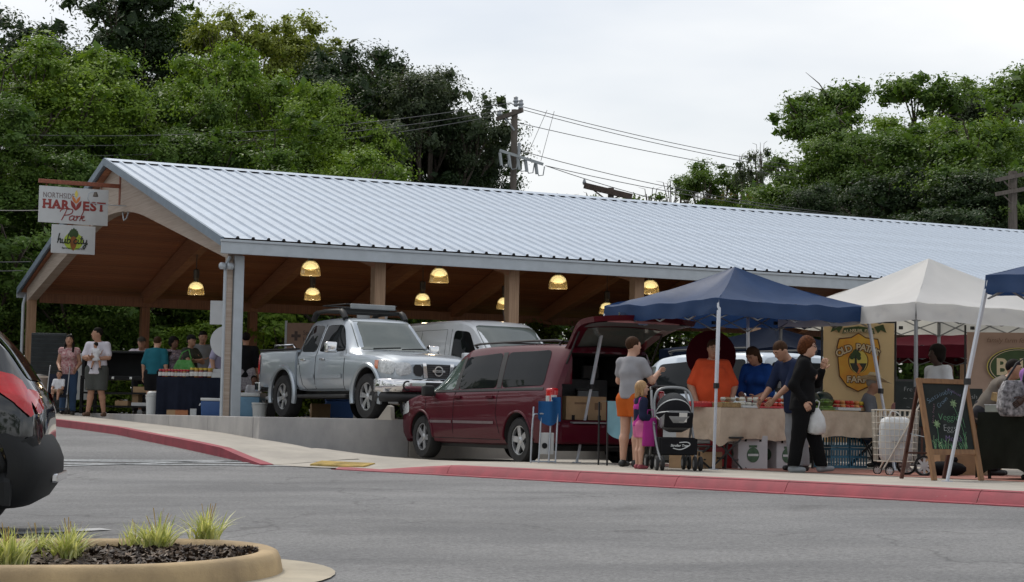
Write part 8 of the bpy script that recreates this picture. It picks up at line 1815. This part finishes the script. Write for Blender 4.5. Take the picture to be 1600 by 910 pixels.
# island axis runs to the left and slightly towards the camera; nose is a half circle
ax_ = Vector((-1.0, -.02, 0)).normalized(); sd2 = Vector((-ax_.y, ax_.x, 0))
if sd2.y > 0: sd2 = -sd2
wI = .98; n0 = gp(457, 900); ctr = n0 + ax_ * wI
def outline(off, n=22):
    P = []; r = wI + off
    P.append(ctr + ax_ * 7 - sd2 * r)
    for k in range(6): P.append(ctr + ax_ * (6 - k * 1.1) - sd2 * r)
    for k in range(n + 1):
        a = math.pi * k / n; P.append(ctr - sd2 * r * math.cos(a) - ax_ * r * .92 * math.sin(a))
    for k in range(6): P.append(ctr + ax_ * (.5 + k * 1.1) + sd2 * r)
    P.append(ctr + ax_ * 7 + sd2 * r)
    return P
isr = tag(link('planted_island', None), 'kerbed planting island with mulch in the foreground', None, None, 'structure')
OUT = outline(0); zg_ = lambda p: zroad(p.x, p.y)
prof_ = [(-.17, -.1), (-.17, .10), (-.155, .135), (-.12, .15), (-.05, .15), (-.02, .138), (.0, .10), (.02, .01), (.02, -.1)]
seg = 5; N_ = len(OUT) - 1
for i in range(0, N_, seg):
    rings = []
    for j in range(i, min(i + seg, N_) + 1):
        ring = []
        for off, z in prof_:
            p = outline(off)[j]; ring.append(Vector((p.x, p.y, zg_(OUT[j]) + z)))
        rings.append(ring)
    if len(rings) > 1: MB().loft(rings).build('kerb_stone', ISC, isr, smooth=45)
rings = []
A_, B_ = outline(.015), outline(.36)
MB().add([Vector((p.x, p.y, zg_(p) + .022)) for p in A_] + [Vector((p.x, p.y, zg_(p) + .010)) for p in B_], [(k, k + 1, len(A_) + k + 1, len(A_) + k) for k in range(N_)]).build('gutter_apron', GUT, isr, smooth=True)
I_ = outline(-.165); m = MB(); nI = len(I_); half_ = nI // 2
rows_ = []
for k in range(half_ + 1):
    a, b = I_[k], I_[nI - 1 - k]; rows_.append([(lambda p: Vector((p.x, p.y, zg_(p) + .085 + .05 * math.sin(math.pi * t) + .03 * noise.noise(Vector((p.x * 3, p.y * 3, 0))))))(a.lerp(b, t)) for t in np.linspace(0, 1, 13)])
m.add([p for r in rows_ for p in r], [(i * 13 + j, i * 13 + j + 1, (i + 1) * 13 + j + 1, (i + 1) * 13 + j) for i in range(len(rows_) - 1) for j in range(12)])
mul = m.build('mulch_bed', MUL, isr, smooth=True)
# wood chips: uncountable
rng = np.random.default_rng(3); nchip = 9000; ip = np.array([p.xy for p in I_])
u = rng.uniform(0, half_, nchip); t = rng.uniform(.03, .97, nchip); k0_ = u.astype(int).clip(0, half_ - 1); fr = (u - k0_)[:, None]
a = ip[k0_] * (1 - fr) + ip[k0_ + 1] * fr; b = ip[nI - 1 - k0_] * (1 - fr) + ip[nI - 2 - k0_] * fr; xy = a * (1 - t[:, None]) + b * t[:, None]
zz = np.array([zg_(Vector((x, y, 0))) for x, y in xy]) + .09 + .05 * np.sin(np.pi * t) + rng.uniform(-.005, .02, nchip)
C_ = np.column_stack([xy, zz]); Nn = rng.normal(size=(nchip, 3)) * .5 + [0, 0, 1]; Nn /= np.linalg.norm(Nn, axis=1, keepdims=True); V, Fq = leaf_quads(C_, Nn, .026, rng)
chip = leaf_mat('bark_chips', (.020, .012, .008), (.20, .14, .095), .0); co_ = npmesh('bark_chips', V, Fq, chip, isr, False, rng.uniform(0, 1, nchip) ** 2.2); co_['kind'] = 'stuff'
# variegated grass tufts
TUFT = leaf_mat('variegated_grass', (.28, .33, .09), (.74, .73, .45), .3); DRYG = leaf_mat('dry_grass', (.30, .20, .08), (.42, .30, .14), .2)
def tuft(px, py, label, h, n, seed, spread=.85):
    p = gp(px, py); z = zg_(p) + .10; r = thing('grass_tuft', label, 'grass tuft', (p.x, p.y, z), 0, 'variegated grass tufts in the island'); rng = np.random.default_rng(seed); Vs, Fs, tn = [], [], []
    for i in range(n):
        a = rng.uniform(0, 6.283); ln = .88 * h * rng.uniform(.55, 1.15); out_ = ln * rng.uniform(.2, 1.25) * spread; base = rng.normal(size=2) * .035; wd = rng.uniform(.005, .009); tw = rng.uniform(-.5, .5); k = len(Vs) * 0
        side = np.array([-math.sin(a + tw), math.cos(a + tw), 0]) * wd; b0_ = len(Vs)
        for j in range(6):
            tt = j / 5; rad = out_ * tt ** 1.6; zz_ = ln * (tt - .38 * (out_ / ln) ** 1.5 * tt ** 2.6); c = np.array([base[0] + math.cos(a) * rad, base[1] + math.sin(a) * rad, zz_]); w2 = (1 - tt ** 2 * .92); Vs += [c - side * w2, c + side * w2]
        for j in range(5): Fs.append((b0_ + 2 * j, b0_ + 2 * j + 1, b0_ + 2 * j + 3, b0_ + 2 * j + 2)); tn.append(np.clip(.5 + .5 * math.sin(i * 12.9898) * .9, 0, 1))
    npmesh('blades', np.array(Vs), np.array(Fs), TUFT, r, True, tn)
    Vs, Fs = [], []
    for i in range(max(3, n // 30)):
        a = rng.uniform(0, 6.283); ln = .85 * h * rng.uniform(1.0, 1.25); o_ = ln * rng.uniform(.1, .5); b0_ = len(Vs)
        for j in range(4): tt = j / 3; c = np.array([math.cos(a) * o_ * tt ** 1.5, math.sin(a) * o_ * tt ** 1.5, ln * tt]); s_ = np.array([-math.sin(a), math.cos(a), 0]) * .0028; Vs += [c - s_, c + s_]
        for j in range(3): Fs.append((b0_ + 2 * j, b0_ + 2 * j + 1, b0_ + 2 * j + 3, b0_ + 2 * j + 2))
    npmesh('dry_stems', np.array(Vs), np.array(Fs), DRYG, r, True, rng.uniform(0, 1, len(Fs)))
tuft(322, 878, 'pale grass tuft at the back right of the island', .28, 150, 1)
tuft(245, 894, 'large pale grass tuft in the middle of the island', .28, 190, 2)
tuft(212, 884, 'pale grass tuft half behind the large middle tuft', .2, 60, 3)
tuft(105, 907, 'wide pale grass tuft left of the middle', .26, 190, 4)
tuft(12, 918, 'pale grass tuft cut by the left picture edge', .26, 190, 5)
tuft(58, 896, 'pale grass tuft in front of the black tyre', .2, 60, 6)
